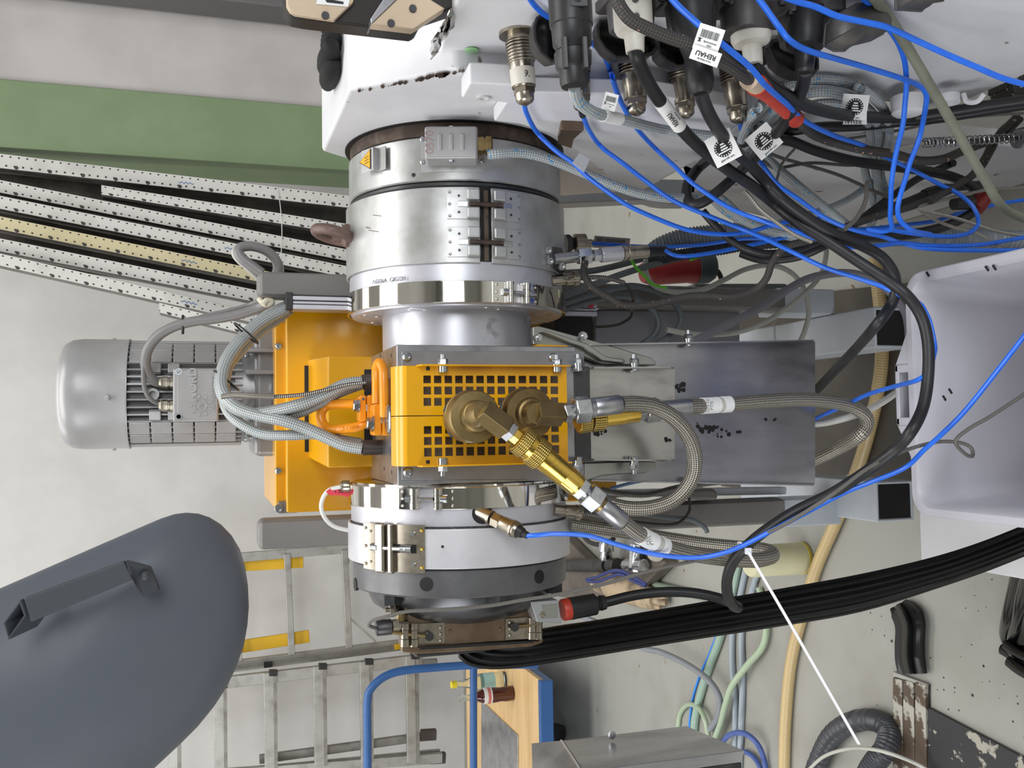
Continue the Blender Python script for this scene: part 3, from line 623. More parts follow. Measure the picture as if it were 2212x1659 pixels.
# ------------------------------------------------------------------ yellow perforated guard, two halves
Yg = 1.285
def guard(ya, yb, rows, label, outer):
    t = thing('perforated_guard', label, 'guard', P(1225, (ya+yb)/2, Yg), 'yellow perforated guards')
    zx = lambda px: P(px, 900, Yg).z
    xw = lambda py: P(1040, py, Yg).x
    cols = [(915+22.9*k, 931.5+22.9*k) for k in range(13)]
    zs = [880]+[v for c in cols for v in c]+[1225]; xs = [ya]+[v for r in rows for v in r]+[yb]
    m = MB(); nx = len(xs)
    m.v = [V((xw(y), Yg, zx(x))) for x in zs for y in xs]
    for i in range(len(zs)-1):
        for j in range(nx-1):
            if i % 2 == 1 and j % 2 == 1: continue
            m.f.append([i*nx+j, i*nx+j+1, (i+1)*nx+j+1, (i+1)*nx+j]); m.uv.append(None)
    # rounded bend to the sloping top lip
    b0 = len(m.v); lip = [(880, 0), (876, .001), (866, .008), (859, .020), (856, .034)]
    for px, dy in lip:
        for y in (ya, yb): m.v.append(V((xw(y), Yg+dy, zx(px))))
    for i in range(len(lip)-1):
        m.f.append([b0+2*i, b0+2*i+1, b0+2*i+3, b0+2*i+2]); m.uv.append(None)
    # outer side flange back to the block
    yo = ya if outer else yb
    m.add([V((xw(yo), Yg, zx(900))), V((xw(yo), Yg-.018, zx(906))), V((xw(yo), Yg-.018, zx(1225))), V((xw(yo), Yg, zx(1225)))], [(0, 1, 2, 3)])
    m.add([V((xw(yo), Yg, zx(880))), V((xw(yo), Yg, zx(1225))), V((xw(yo), Yf-.004, zx(1225))), V((xw(yo), Yf-.004, zx(862)))], [(0, 1, 2, 3)])
    bm = bmesh.new(); vv = [bm.verts.new(v) for v in m.v]
    for f in m.f: bm.faces.new([vv[i] for i in f])
    bmesh.ops.remove_doubles(bm, verts=bm.verts, dist=1e-5); bm.verts.index_update()
    m2 = MB(); m2.v = [v.co.copy() for v in bm.verts]; m2.f = [[v.index for v in f.verts] for f in bm.faces]; m2.uv = [None]*len(m2.f); bm.free()
    build('perforated_sheet', m2, YEL, t, thick=.0022, bevel=.0005, ang=50)
    return t
R1 = [(811.6, 828), (835, 852), (859, 876)]; R2 = [(919, 935.5), (942, 959), (965, 983.5)]
g1 = guard(791, 896, R1, 'yellow perforated guard half facing the smooth spacer tube', True)
g2 = guard(898, 1003, R2, 'yellow perforated guard half facing the latched left heater bands', False)
for px in (957, 1203): 
    for g, y0, y1, s in ((g1, 789, 768, 1), (g2, 1005, 1026, -1)):
        if px == 1203 and s < 0: continue
        c = P(px, y0+s*1.5, Yg-.0095); d = V((s, 0, 0))
        build('cap_screw', MB().lathe(c, -d, [(0, .0066), (.0085, .0066), (.0092, .006)], 20), ZINC, g)
        build('nut', hexbolt(c, d, .0125, .0075, .0075, .006), ZINC, g)
    for g, y in ((g1, 792), (g2, 1001)):
        pass
for g, y in ((g1, 796), (g2, 998)):
    build('notch', MB().cyl(P(924, y-3 if y < 900 else y+3, Yg-.0006), P(924, y+4 if y < 900 else y-4, Yg-.0006), .0028, n=12), BLACK, g, label='dark edge notch')
# ------------------------------------------------------------------ lifting swivels
def swivel(name, label, link, rl, body, bolt, Ys):
    t = thing(name, label, 'lifting eye', P(body[0], body[2], Ys), 'orange lifting swivels')
    lk = build('oval_link', MB().tube(smooth_path(link, 7), rl, 14), ORA, t)
    return t, lk
y1 = 1.44
L1 = [P(x, y, Y) for x, y, Y in ((800, 868, 1.44), (767, 872, 1.45), (725, 873, 1.47), (707, 876, 1.48), (695, 888, 1.485), (693, 903, 1.485), (700, 919, 1.48), (716, 928, 1.47), (752, 925, 1.45), (776, 921, 1.44), (796, 908, 1.44))]
s1, lk = swivel('lifting_swivel', 'orange lifting swivel with its link folded back onto the yellow hood', L1, .0076, (775, 809, 880), None, y1)
text('embossed_word', 'YOKE', mat('orange_emboss', (206, 124, 16), .4), lk, P(757, 924.5, 1.443)+V((0, -.0080, .001)), -UP, RT, .010, .0005)
build('oval_emblem', MB().tube([P(732, 927, 1.456)+V((0, -.0080, 0))+(-UP)*(.0068*math.cos(a))+RT*(.0035*math.sin(a)) for a in [2*pi*i/20 for i in range(20)]], .0005, 6, True), mat('orange_emboss', (206, 124, 16), .4), lk)
def swbody(t, px0, px1, py0, py1, Y, d):
    for k, (a, b) in enumerate(((0, .48), (.52, 1))):
        x0 = px0+(px1-px0)*a; x1 = px0+(px1-px0)*b
        build('swivel_half', MB().prism([P(x0, py0+4, Y), P(x0, py1-4, Y), P(x0+3, py1, Y), P(x1-3, py1, Y), P(x1, py1-5, Y), P(x1, py0+3, Y), P(x1-4, py0, Y), P(x0+4, py0, Y)], (0, d, 0)), ORA, t, bevel=.003)
    xm = (px0+px1)/2; build('pin', MB().cyl(P(xm, py0+(py1-py0)*.36, Y+.004), P(xm, py0+(py1-py0)*.62, Y+.004), .0036, n=14), ZINC, t)
swbody(s1, 776, 808, 853, 911, 1.425, .03)
build('blue_dot', MB().lathe(P(785, 862, 1.4245), (0, -1, 0), [(0, .0021), (.0004, .002)], 14), mat('slate_blue_paint', (70, 92, 110), .5), s1)
build('hex_bolt', hexbolt(P(776, 877, 1.43), P(760, 876, 1.43)-P(776, 877, 1.43), .0145, .007, .0105), ZINC, s1)
y2 = 1.40
L2 = [P(x, y, Y) for x, y, Y in ((830, 899, 1.375), (830, 870, 1.37), (829, 820, 1.37), (827, 797, 1.375), (820, 783, 1.385), (813, 795, 1.40), (813, 830, 1.41), (813, 872, 1.41))]
s2, lk2 = swivel('lifting_swivel', 'orange lifting swivel with its link standing across the block top', L2, .0070, (806, 844, 905), None, y2)
swbody(s2, 807, 843, 872, 941, 1.385, .034)
build('hex_bolt', hexbolt(P(806, 915, 1.39), P(790, 914, 1.39)-P(806, 915, 1.39), .0155, .0075, .012), ZINC, s2)
build('base_collar', MB().lathe(PZ(850, 905, zT), (0, 0, 1), [(0, .021), (.008, .021), (.010, .018)], 30), ZINC, s2)
# heating cartridges with grey sleeves on the block top
for (a, b, lab) in (((780, 826), (812, 824), 'dark heater cartridge sleeve beside the standing orange link'), ((780, 967), (841, 966), 'dark heater cartridge sleeve at the block corner near the left clamp ring')):
    Yc = 1.455; pa, pb = P(a[0], a[1], Yc), P(b[0], b[1], Yc); d = (pb-pa).normalized()
    hs = thing('heater_cartridge', lab, 'heater', pb, 'heater cartridges in the block top')
    build('sleeve', MB().lathe(pa, d, [(0, .0095), (.002, .0118), ((pb-pa).length, .0118)], 22), mat('dark_shrink_sleeve', (78, 72, 70), .4, .3, col2=(98, 82, 72), scale=40), hs)
    q = pb; build('nut', MB().lathe(q, d, [(0, .0098), (.006, .0098)], 6).lathe(q+d*.006, d, [(0, .0075), (.012, .0075)], 16), ZINC, hs)
# ------------------------------------------------------------------ rotary unions and couplings
def union(name, label, cx, cy, R, Y0, Y1, m, ang_txt=True):
    t = thing(name, label, 'rotary union', P(cx, cy, Y1))
    c1 = P(cx, cy, Y1); c0 = c1+V((0, Y0-Y1, 0)); d = (c1-c0); L = d.length
    build('flange_body', MB().lathe(c0, d, [(0, R*.6), (L*.3, R*.62), (L*.31, R*.97), (L*.55, R), (L*.56, R*.95), (L*.60, R*.95), (L*.61, R), (L*.9, R), (L, R*.94), (L*1.02, R*.62), (L*1.2, R*.56), (L*1.25, R*.4)], 48), m, t)
    for k in range(6):
        a = k*pi/3+.2; build('blue_mark', MB().obox(c0+d*.42+V((R*1.0*math.cos(a), 0, R*1.0*math.sin(a))), (V((-math.sin(a), 0, math.cos(a))), V((0, 1, 0)), V((math.cos(a), 0, math.sin(a)))), (.004, .0022, .0006)), mat('blue_paint_mark', (56, 76, 92), .5), t)
    return t, c1
u1, c1 = union('rotary_union', 'bronze rotary union with a diagonal brass coupling in front of the guard', 1027, 900, .0355, 1.262, 1.205, BRASSDK)
def fitting(t, segs):
    """segs: list of (name, mat, [px a],[px b], Y, profile fn / hex)"""
    for nm, m, a, b, Y, prof, n in segs:
        Ya, Yb = Y if isinstance(Y, tuple) else (Y, Y)
        pa, pb = P(*a, Ya), P(*b, Yb); L = (pb-pa).length
        build(nm, MB().lathe(pa, pb-pa, [(L*x, r) for x, r in prof], n, True, .25), m, t, bevel=.0006 if n in (4, 6, 8) else 0)
KN = braid('knurled_brass', (240, 208, 116), (70, 50, 18), 16, 190, .3, .9, bump=1.)
YQ = 1.165
fitting(u1, [
 ('elbow_boss', BRASSDK, (1027, 898), (1046, 892), (1.205, YQ), [(0, .019), (.7, .017), (1, .014)], 24),
 ('elbow', BRASSDK, (1040, 886), (1096, 928), YQ, [(0, .012), (.03, .0165), (.97, .0165), (1, .015)], 4),
 ('hex_nut', STEEL, (1094, 927), (1107, 938), YQ, [(0, .0125), (.08, .0142), (.9, .0142), (1, .012)], 6),
 ('brass_neck', BRASS, (1104, 935), (1124, 950), YQ, [(0, .0125), (1, .0125)], 8)])
qc = thing('hose_coupling', 'shiny brass quick coupling with knurled rings running diagonally from the front union', 'coupling', P(1180, 990, YQ))
fitting(qc, [
 ('knurled_ring', KN, (1120, 946), (1140, 962), YQ, [(0, .0165), (.1, .0205), (.9, .0205), (1, .0185)], 40),
 ('groove', BRASS, (1139, 961), (1150, 970), YQ, [(0, .0185), (1, .0185)], 40),
 ('knurled_ring', KN, (1149, 969), (1172, 988), YQ, [(0, .0185), (.1, .0208), (.9, .0208), (1, .018)], 40),
 ('body', BRASS, (1171, 987), (1248, 1050), YQ, [(0, .0165), (.18, .0165), (.19, .0158), (.62, .0158), (.63, .0150), (1, .0150)], 40),
 ('flat', BRASS, (1218, 1025), (1244, 1047), YQ, [(0, .0158), (1, .0158)], 8)])
hs1 = thing('hose_fitting', 'steel hexagon hose fitting and ferrule at the lower end of the brass coupling', 'fitting', P(1290, 1085, YQ))
fitting(hs1, [
 ('hex_nut', ZINC, (1246, 1048), (1262, 1061), YQ, [(0, .0135), (.1, .0155), (.9, .0155), (1, .0125)], 6),
 ('washer', ZINC, (1261, 1060), (1267, 1065), YQ, [(0, .011), (1, .011)], 20),
 ('hex_nut', ZINC, (1266, 1064), (1293, 1086), YQ, [(0, .0155), (.08, .0182), (.92, .0182), (1, .0150)], 6),
 ('collar', BRASSDK, (1292, 1085), (1299, 1091), YQ, [(0, .0125), (1, .0125)], 20),
 ('ferrule', STEEL, (1298, 1090), (1345, 1128), YQ, [(0, .0118), (.04, .0128), (.96, .0128), (1, .012)], 28)])
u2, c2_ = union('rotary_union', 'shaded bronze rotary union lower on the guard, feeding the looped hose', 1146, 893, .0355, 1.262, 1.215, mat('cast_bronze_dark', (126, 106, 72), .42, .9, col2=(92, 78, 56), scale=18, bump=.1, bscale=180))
Y2 = 1.185
fitting(u2, [
 ('elbow_boss', BRASSDK, (1146, 893), (1160, 893), (1.215, Y2), [(0, .018), (1, .014)], 24),
 ('elbow', BRASSDK, (1160, 893), (1216, 896), Y2, [(0, .013), (.03, .0165), (.97, .0165), (1, .014)], 4)])
hs2 = thing('hose_fitting', 'steel hexagon fittings and ferrule on the elbow of the shaded union', 'fitting', P(1260, 890, Y2))
fitting(hs2, [
 ('hex_nut', ZINC, (1216, 893), (1231, 890), Y2, [(0, .0125), (.1, .014), (.9, .014), (1, .011)], 6),
 ('thread', ZINC, (1230, 890), (1239, 888), Y2, [(0, .0105), (1, .0105)], 20),
 ('hex_nut', ZINC, (1238, 887), (1274, 883), Y2, [(0, .0155), (.08, .0185), (.9, .0185), (1, .0145)], 6),
 ('neck', STEEL, (1273, 882), (1283, 881), Y2, [(0, .0135), (1, .0135)], 24),
 ('ferrule', STEEL, (1282, 880), (1340, 873), Y2, [(0, .0122), (.04, .0132), (.96, .0132), (1, .012)], 28)])
Y3 = 1.235
qc2 = thing('hose_coupling', 'brass quick coupling partly hidden behind the looped hose over the small chute', 'coupling', P(1310, 895, Y3))
fitting(qc2, [
 ('knurled_ring', KN, (1246, 906), (1272, 902), Y3, [(0, .017), (.1, .0205), (.9, .0205), (1, .018)], 40),
 ('knurled_ring', KN, (1276, 902), (1302, 899), Y3, [(0, .0185), (.1, .0205), (.9, .0205), (1, .018)], 40),
 ('body', BRASS, (1301, 899), (1376, 890), Y3, [(0, .0155), (.6, .0155), (.61, .0145), (1, .0145)], 36)])
hs3 = thing('hose_fitting', 'steel fitting and ferrule on the hidden brass coupling above the wide chute', 'fitting', P(1420, 885, Y3))
fitting(hs3, [
 ('hex_nut', ZINC, (1376, 890), (1392, 888), Y3, [(0, .013), (1, .013)], 6),
 ('hex_nut', ZINC, (1391, 888), (1424, 884), Y3, [(0, .0155), (.08, .0185), (.9, .0185), (1, .0145)], 6),
 ('ferrule', STEEL, (1423, 884), (1490, 878), Y3, [(0, .0118), (1, .0118)], 28)])
# ------------------------------------------------------------------ chutes
def chute(name, label, x0, x1, ya, yb, Y, fl, cut, mt, ya2=None, yb2=None):
    ya2 = ya2 or ya; yb2 = yb2 or yb
    t = thing(name, label, 'chute', P(x1, (ya+yb)/2, Y))
    m = MB(); q = lambda x, y, d: P(x, y, Y)+V((0, -d, 0))
    A, B, C_, D = q(x0, ya, 0), q(x1, ya2, 0), q(x1, yb2, 0), q(x0, yb, 0)
    up = (A-B).normalized()
    m.add([A, B, C_, D], [(0, 1, 2, 3)])
    build('base_sheet', m, mt, t, thick=.002)
    for a, b, s in ((A, B, 1), (D, C_, -1)):
        f = V((0, -fl, 0)); mm = MB().add([a, b, b+f+up*cut, a+f], [(0, 1, 2, 3)])
        build('side_flange', mm, mt, t, thick=.002)
    return t
ch2 = chute('wide_chute', 'wide stained stainless chute hanging behind the small chute', 1262, 1760, 748, 1036, 1.36, .03, .024, STAIN, 738, 1045)
ch1 = chute('small_chute', 'short bright stainless chute below the yellow guard', 1268, 1457, 797, 992, 1.325, .028, .02, mat('bright_stainless_sheet', (196, 194, 192), .24, 1., col2=(150, 148, 146), scale=16, rvar=.15, stretch=(1, 1, .4)), 796, 993)
SM = mat('black_smear', (22, 22, 22), .6)
rr = random.Random(5)
for x, y, n, sx, sy in ((1522, 925, 34, 26, 7), (1292, 932, 16, 12, 7), (1470, 835, 14, 12, 9), (1445, 950, 9, 12, 4), (1660, 906, 5, 16, 3), (1560, 935, 10, 30, 6)):
    m = MB(); YY = 1.325 if x < 1457 else 1.36
    for i in range(n):
        c = P(x+rr.gauss(0, sx*.5), y+rr.gauss(0, sy*.5), YY)+V((0, -.0014, 0)); m.lathe(c, (0, -1, 0), [(0, rr.uniform(.0008, .0042)), (.0003, .0006)], 7)
    build('residue', m, SM, ch1 if x < 1457 else ch2, kind='stuff', label='black plastic residue')
for c_, pts in ((ch1, ((1249, 788, 1), (1370, 788, 1), (1249, 1001, -1), (1370, 1001, -1))), (ch2, ((1487, 735, 1), (1487, 1046, -1)))):
    for x, y, s in pts:
        Y = 1.31 if c_ is ch1 else 1.345; c = P(x, y, Y); d = V((s, 0, 0))
        build('cap_screw', MB().lathe(c, -d, [(0, .0068), (.0095, .0068), (.0102, .006)], 20), ZINC, c_)
        build('nut', hexbolt(c, d, .0125, .0075, .0078, .006), ZINC, c_)
# swing brackets of the guard
br = thing('swing_bracket', 'galvanised swing bracket between spacer tube and wide chute', 'bracket', P(1290, 745, 1.338))
pl([(1151, 706), (1160, 704), (1172, 706), (1290, 738), (1405, 772), (1416, 780), (1418, 789), (1300, 787), (1232, 758), (1152, 744)], 1.338, .012, 'arm_plate', ZINCY, br, bevel=.0015)
pl([(1168, 716), (1262, 752), (1300, 779), (1350, 785), (1352, 777), (1310, 770), (1268, 742), (1176, 712)], 1.324, .014, 'arm_rib', ZINCY, br, bevel=.002)
pl([(1160, 744), (1225, 746), (1228, 752), (1160, 750)], 1.333, .03, 'yellow_tab', YEL, br)
for x, y in ((1161, 730), (1258, 727)): build('hex_bolt', hexbolt(P(x, y, 1.337), (0, -1, 0), .0115, .006, .0075, .003), ZINC, br)
br2 = thing('swing_bracket', 'galvanised swing bracket beside the diagonal brass coupling', 'bracket', P(1350, 1015, 1.338))
pl([(1262, 1000), (1400, 996), (1416, 998), (1418, 1008), (1395, 1022), (1340, 1024), (1300, 1028), (1262, 1040)], 1.338, .012, 'arm_plate', ZINCY, br2, bevel=.0015)
# ------------------------------------------------------------------ yellow drive cabinet
Yy = 1.70
yc = thing('drive_cabinet', 'yellow sheet metal drive cover behind the block, carrying the motor', 'cabinet', P(800, 890, 1.9))
xa, xb = P(700, 671, Yy).x, P(700, 1105, Yy).x
zt_, zb_ = P(618, 890, Yy).z, P(1330, 890, Yy).z
build('front_cover', MB().box((xb, Yy, zb_), (xa, Yy+.42, zt_)), YEL, yc, bevel=.004)
zq = P(594, 890, Yy+.03).z
build('top_flange', MB().box((P(700, 1100, Yy).x, Yy+.03, zt_-.01), (P(700, 690, Yy).x, Yy+.40, zq)), YEL, yc, bevel=.003)
for y in (748, 1017): build('button_screw', MB().lathe(P(602, y, Yy+.03), (0, -1, 0), [(0, .0068), (.003, .0062), (.0045, .0045), (.0045, .003), (.002, .003)], 20), ZINC, yc)
for y in (679, 1098): 
    build('corner_plate', MB().box((P(600, y+13, Yy).x, Yy+.012, zt_-.02), (P(600, y-13, Yy).x, Yy+.4, zq-.004)), GREYP, yc, bevel=.002)
    build('corner_bolt', capscrew(P(602, y, Yy+.012), (0, -1, 0), .0075, .008), ZINC, yc)
# protruding hood
Yh = 1.545
A = [P(665, 791, Yy), P(665, 974, Yy)]; q0, q1 = P(708, 769, Yh), P(708, 1011, Yh)
zl = P(830, 890, Yh).z
hv = [V((q0.x, Yy+.01, A[0].z)), V((q1.x, Yy+.01, A[0].z)), q1, q0, V((q0.x, Yh, zl)), V((q1.x, Yh, zl)), V((q0.x, Yy+.01, zl)), V((q1.x, Yy+.01, zl))]
hv[0].x = A[0].x+.012; hv[1].x = A[1].x-.012
build('hood', MB().add(hv, [(0, 1, 2, 3), (3, 2, 5, 4), (0, 3, 4, 6), (2, 1, 7, 5), (4, 5, 7, 6), (1, 0, 6, 7)]), YEL, yc, bevel=.003)
build('slot', MB().box((P(663, 976, Yy).x, Yy-.001, P(669, 880, Yy).z), (P(663, 790, Yy).x, Yy+.002, P(658, 880, Yy).z)), BLACK, yc, label='black slot above the hood')
pl([(787, 798), (805, 798), (805, 960), (787, 960)], Yh-.001, .003, 'cable_cutout', BLACK, yc, label='black cable cutout')
# ------------------------------------------------------------------ motor
Ym = 1.90
mc = P(275, 851, Ym); mx = mc.x
def mz(px): return P(px, 851, Ym).z
RM = abs(P(275, 733, Ym).x-P(275, 969, Ym).x)/2*.995
mo = thing('electric_motor', 'silver grey upright electric motor with fan cowl and terminal box on the yellow cover', 'motor', (mx, Ym, mz(590)))
z1, z0 = mz(129)-.0, mz(283)
h = z1-z0
build('fan_cowl', MB().lathe((mx, Ym, z0), (0, 0, 1), [(0, RM-.004), (0, RM+.001), (.003, RM+.001), (.004, RM), (h*.66, RM), (h*.80, RM*.975), (h*.90, RM*.91), (h*.96, RM*.80), (h, RM*.55), (h+.002, 0.001)], 72, False), MOTOR, mo, ang=50)
for a in (-pi/2-.1, 0.1, pi-.1): build('cowl_screw', MB().lathe((mx+RM*math.cos(a), Ym+RM*math.sin(a), z0+h*.25), (math.cos(a), math.sin(a), 0), [(0, .005), (.003, .004), (.004, .002)], 14), MOTOR, mo)
zb2 = mz(520)
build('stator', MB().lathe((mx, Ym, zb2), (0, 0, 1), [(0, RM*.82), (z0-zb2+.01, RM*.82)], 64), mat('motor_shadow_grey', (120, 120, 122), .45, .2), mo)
m = MB()
for k in range(44):
    a = 2*pi*k/44; 
    c = V((mx+RM*.87*math.cos(a), Ym+RM*.87*math.sin(a), (z0+zb2)/2)); m.obox(c, (V((math.cos(a), math.sin(a), 0)), V((-math.sin(a), math.cos(a), 0)), V((0, 0, 1))), (RM*.095, .0014, (z0-zb2)/2))
build('cooling_fins', m, MOTOR, mo, kind='stuff')
for s in (-1, 1):
    for k in range(5):
        zz = z0-(z0-zb2)*(.10+.19*k)
        for a in (-pi/2+s*.72, -pi/2+s*1.02):
            c = V((mx+RM*.93*math.cos(a), Ym+RM*.93*math.sin(a), zz)); build('cast_pad', MB().obox(c, (V((math.cos(a), math.sin(a), 0)), V((-math.sin(a), math.cos(a), 0)), V((0, 0, 1))), (RM*.05, .0145, (z0-zb2)*.09)), MOTOR, mo, bevel=.002)
    a = -pi/2+s*1.38; c = V((mx+RM*.93*math.cos(a), Ym+RM*.93*math.sin(a), (z0+zb2)/2)); build('foot_rail', MB().obox(c, (V((math.cos(a), math.sin(a), 0)), V((-math.sin(a), math.cos(a), 0)), V((0, 0, 1))), (RM*.05, .010, (z0-zb2)/2)), MOTOR, mo, bevel=.002)
    for k in (1, 2):
        a = -pi/2+s*.42; c = V((mx+RM*.99*math.cos(a), Ym+RM*.99*math.sin(a), z0-(z0-zb2)*(.08+.16*k))); build('cast_lug', MB().obox(c, (V((math.cos(a), math.sin(a), 0)), V((-math.sin(a), math.cos(a), 0)), V((0, 0, 1))), (.006, .009, .010)), MOTOR, mo, bevel=.002)
build('eye_lug', MB().lathe(P(330, 852, Ym-RM*1.0), (0, -1, 0), [(-.012, .011), (.004, .011), (.004, .006), (-.004, .0055)], 20), MOTOR, mo)
# terminal box
Yt = Ym-RM-.045; 
tb0, tb1 = P(376, 797, Yt), P(470, 908, Yt)
tbx = build('terminal_box', MB().box((tb1.x, Yt+.006, tb1.z), (tb0.x, Ym-RM*.8, tb0.z)), MOTOR, mo, bevel=.005)
build('box_lid', MB().box((tb1.x-.002, Yt, tb1.z-.002), (tb0.x+.002, Yt+.008, tb0.z+.002)), MOTOR, mo, bevel=.004)
build('lid_field', MB().prism([P(x, y, Yt-.0015) for x, y in ((383, 812), (395, 800), (470, 800), (470, 904), (400, 904), (383, 892))], (0, .002, 0)), MOTOR, mo, bevel=.001)
for x, y in ((386, 803), (386, 900)): build('lid_screw', MB().lathe(P(x, y, Yt), (0, -1, 0), [(0, .006), (.002, .006), (.002, .0038), (-.001, .0036)], 16), ZINC, mo)
EMB = mat('motor_emboss', (166, 165, 166), .4, .2)
o = P(418, 830, Yt-.0015)
text('embossed_word', 'NORD', EMB, mo, P(417, 831, Yt-.0022), RT, UP, .020, .0012, bold=.0006)
text('embossed_word', 'DRIVESYSTEMS', EMB, mo, P(462, 852, Yt-.0022), RT, UP, .0098, .0010)
gc = P(434, 876, Yt-.002)
gm = MB().tube([gc+GX*(.0105*math.cos(a))+V((0, 0, .0105*math.sin(a))) for a in [2*pi*i/28 for i in range(28)]], .0011, 6, True)
for k in range(9):
    a = pi/2+2*pi*k/9; 
    for rr_, l in ((.0165, .0030),): gm.obox(gc+V((rr_*math.cos(a), 0, rr_*math.sin(a))), (V((math.cos(a), 0, math.sin(a))), V((-math.sin(a), 0, math.cos(a))), V((0, 1, 0))), (l, .0017, .0012))
build('gear_emblem', gm, EMB, mo)
text('emblem_letter', 'N', EMB, mo, gc, RT, UP, .013, .001)
for y in (826, 876):
    a, b = P(378, y, Yt+.022), P(346, y, Yt+.022); d = (b-a).normalized()
    build('cable_gland', MB().lathe(a, d, [(0, .0105), (.008, .0105), (.009, .0085), (.0115, .0085), (.012, .0105), (.021, .0105), (.024, .0085), (.027, .007)], 8), NICKEL, mo)
# gear housing under the motor
GH = mat('gear_housing_paint', (142, 142, 144), .33, .3, col2=(126, 126, 128), scale=12, rvar=.1)
zg = mz(598)
build('gear_neck', MB().lathe((mx, Ym, zg), (0, 0, 1), [(0, RM*1.16), (.014, RM*1.16), (.016, RM*1.0), (.05, RM*.93), (zb2-zg, RM*.90), (zb2-zg+.012, RM*.90)], 64), GH, mo)
build('gear_housing', MB().box((P(560, 985, 1.84).x, 1.80, zg-.004), (P(560, 676, 1.84).x, 2.05, P(548, 800, 1.80).z)), GH, mo, bevel=.012, seg=3)
for s in (-1, 1):
    for k in range(2):
        c = V((mx+s*(.035+.04*k), Ym-RM*1.02, zg+.030)); build('cast_rib', MB().obox(c, (V((1, 0, 0)), V((0, 1, 0)), V((0, 0, 1))), (.004, .02, .032)), GH, mo, bevel=.002)
for x, y in ((528, 764), (528, 945)): build('flange_bolt', hexbolt(P(x, y, Ym-RM*1.0), (0, 0, -1), .013, .007, .009, .004), ZINC, mo)
# ------------------------------------------------------------------ stand: posts, profile, base frame
st = thing('machine_stand', 'grey floor stand with two broad posts and open box section feet', 'stand', (mx, 1.8, 0))
Yp = 1.62
def post(ya, yb, xt, xb_, name='post'):
    a, b = P(xt, ya, Yp), P(xt, yb, Yp); zt2, zb3 = a.z, P(xb_, (ya+yb)/2, Yp).z
    build(name, MB().box((b.x, Yp, zb3), (a.x, Yp+.05, zt2)), GREYP, st, bevel=.012, seg=4)
    build('post_face', MB().box((b.x+.004, Yp-.003, zb3+.006), (a.x-.004, Yp+.003, zt2-.006)), GREYP, st, bevel=.0025)
post(584, 641, 556, 1700); post(1123, 1190, 556, 1702)
# bottom cross parts and feet
ztop = .28
def foot(ya, yb, xf, xr):
    a, b = PZ(xf, ya, ztop), PZ(xf, yb, ztop); yr = PZ(xr, (ya+yb)/2, ztop).y
    w_ = .006; Xa, Xb = a.x, b.x; y0 = a.y; h_ = .085
    m = MB()
    prof = [(Xb, ztop-h_), (Xa, ztop-h_), (Xa, ztop), (Xb, ztop)]; ins = [(Xb+w_, ztop-h_+w_), (Xa-w_, ztop-h_+w_), (Xa-w_, ztop-w_), (Xb+w_, ztop-w_)]
    vs = [V((x, y0, z)) for x, z in prof]+[V((x, y0, z)) for x, z in ins]+[V((x, yr, z)) for x, z in prof]+[V((x, yr-.03, z)) for x, z in ins]
    fs = []
    for i in range(4):
        j = (i+1) % 4; fs += [(i, j, 4+j, 4+i), (i, j, 8+j, 8+i), (4+i, 4+j, 12+j, 12+i)]
    fs += [(8, 9, 10, 11), (12, 13, 14, 15)]
    f = build('foot_tube', m.add(vs, fs), TUBEG, st, bevel=.003, ang=30)
    build('tube_shade_plate', MB().add([V((x, y0+.003, z)) for x, z in ins], [(0, 1, 2, 3)]), BLACK, f, ang=0, label='black plate for the shade inside the open tube end')  # black plate near the mouth stands in for the shade inside the tube
    for s in (.25, .9):
        yy = y0+(yr-y0)*s; build('levelling_foot', MB().lathe(((Xa+Xb)/2, yy, 0), (0, 0, 1), [(0, .03), (.012, .026), (.016, .009), (ztop-h_+.001, .009)], 20), STEEL, st)
    return Xa, Xb, y0, yr
foot(662, 752, 1888, 1590); fx = foot(1040, 1128, 1892, 1600)
Xl_, Xr_ = fx[1], PZ(1888, 662, ztop).x
build('cross_tube', MB().box((Xl_, 1.83, ztop-.08), (Xr_, 1.92, ztop+.004)), TUBEG, st, bevel=.004)
build('post_foot', MB().box((P(1700, 1140, Yp).x, Yp+.01, ztop-.01), (P(1700, 1080, Yp).x, Yp+.09, P(1690, 1100, Yp).z)), TUBEG, st, bevel=.003)
build('post_foot', MB().box((P(1700, 675, Yp).x, Yp+.01, ztop-.01), (P(1700, 620, Yp).x, Yp+.09, P(1690, 640, Yp).z)), TUBEG, st, bevel=.003)
# dark gear box behind the chutes
pl([(1286, 672), (1296, 666), (1600, 668), (1600, 745), (1286, 745)], 1.66, .038, 'dark_cover', mat('charcoal_cover', (122, 122, 126), .5), st, bevel=.006)
pl([(1480, 1058), (1540, 1055), (1552, 1062), (1552, 1080), (1480, 1080)], 1.60, .05, 'end_cap', GREYP, st, bevel=.006)
pl([(1260, 1060), (1700, 1052), (1700, 1068), (1260, 1076)], 1.64, .03, 'side_rail', TUBEG, st, bevel=.003)
# aluminium profile with black cap
ap = thing('aluminium_profile', 'grooved aluminium profile post with black end cap beside the yellow cover', 'profile', P(1500, 655, 1.61))
Yq = 1.606
z_0, z_1 = P(1290, 655, Yq).z, P(632, 655, Yq).z
for a, b, d in ((639, 648, 0), (649.5, 656, .003), (657.5, 668, 0)):
    build('profile_web', MB().box((P(650, b, Yq).x, Yq+d, z_0), (P(650, a, Yq).x, Yq+.04, z_1)), SATIN, ap, bevel=.0012)
build('profile_core', MB().box((P(650, 667, Yq).x, Yq+.012, z_0), (P(650, 640, Yq).x, Yq+.04, z_1)), DARKST, ap)
build('end_cap', MB().box((P(625, 669.5, Yq).x, Yq-.001, P(633, 655, Yq).z), (P(625, 631, Yq).x, Yq+.042, P(617, 655, Yq).z)), PLASB, ap, bevel=.0015)
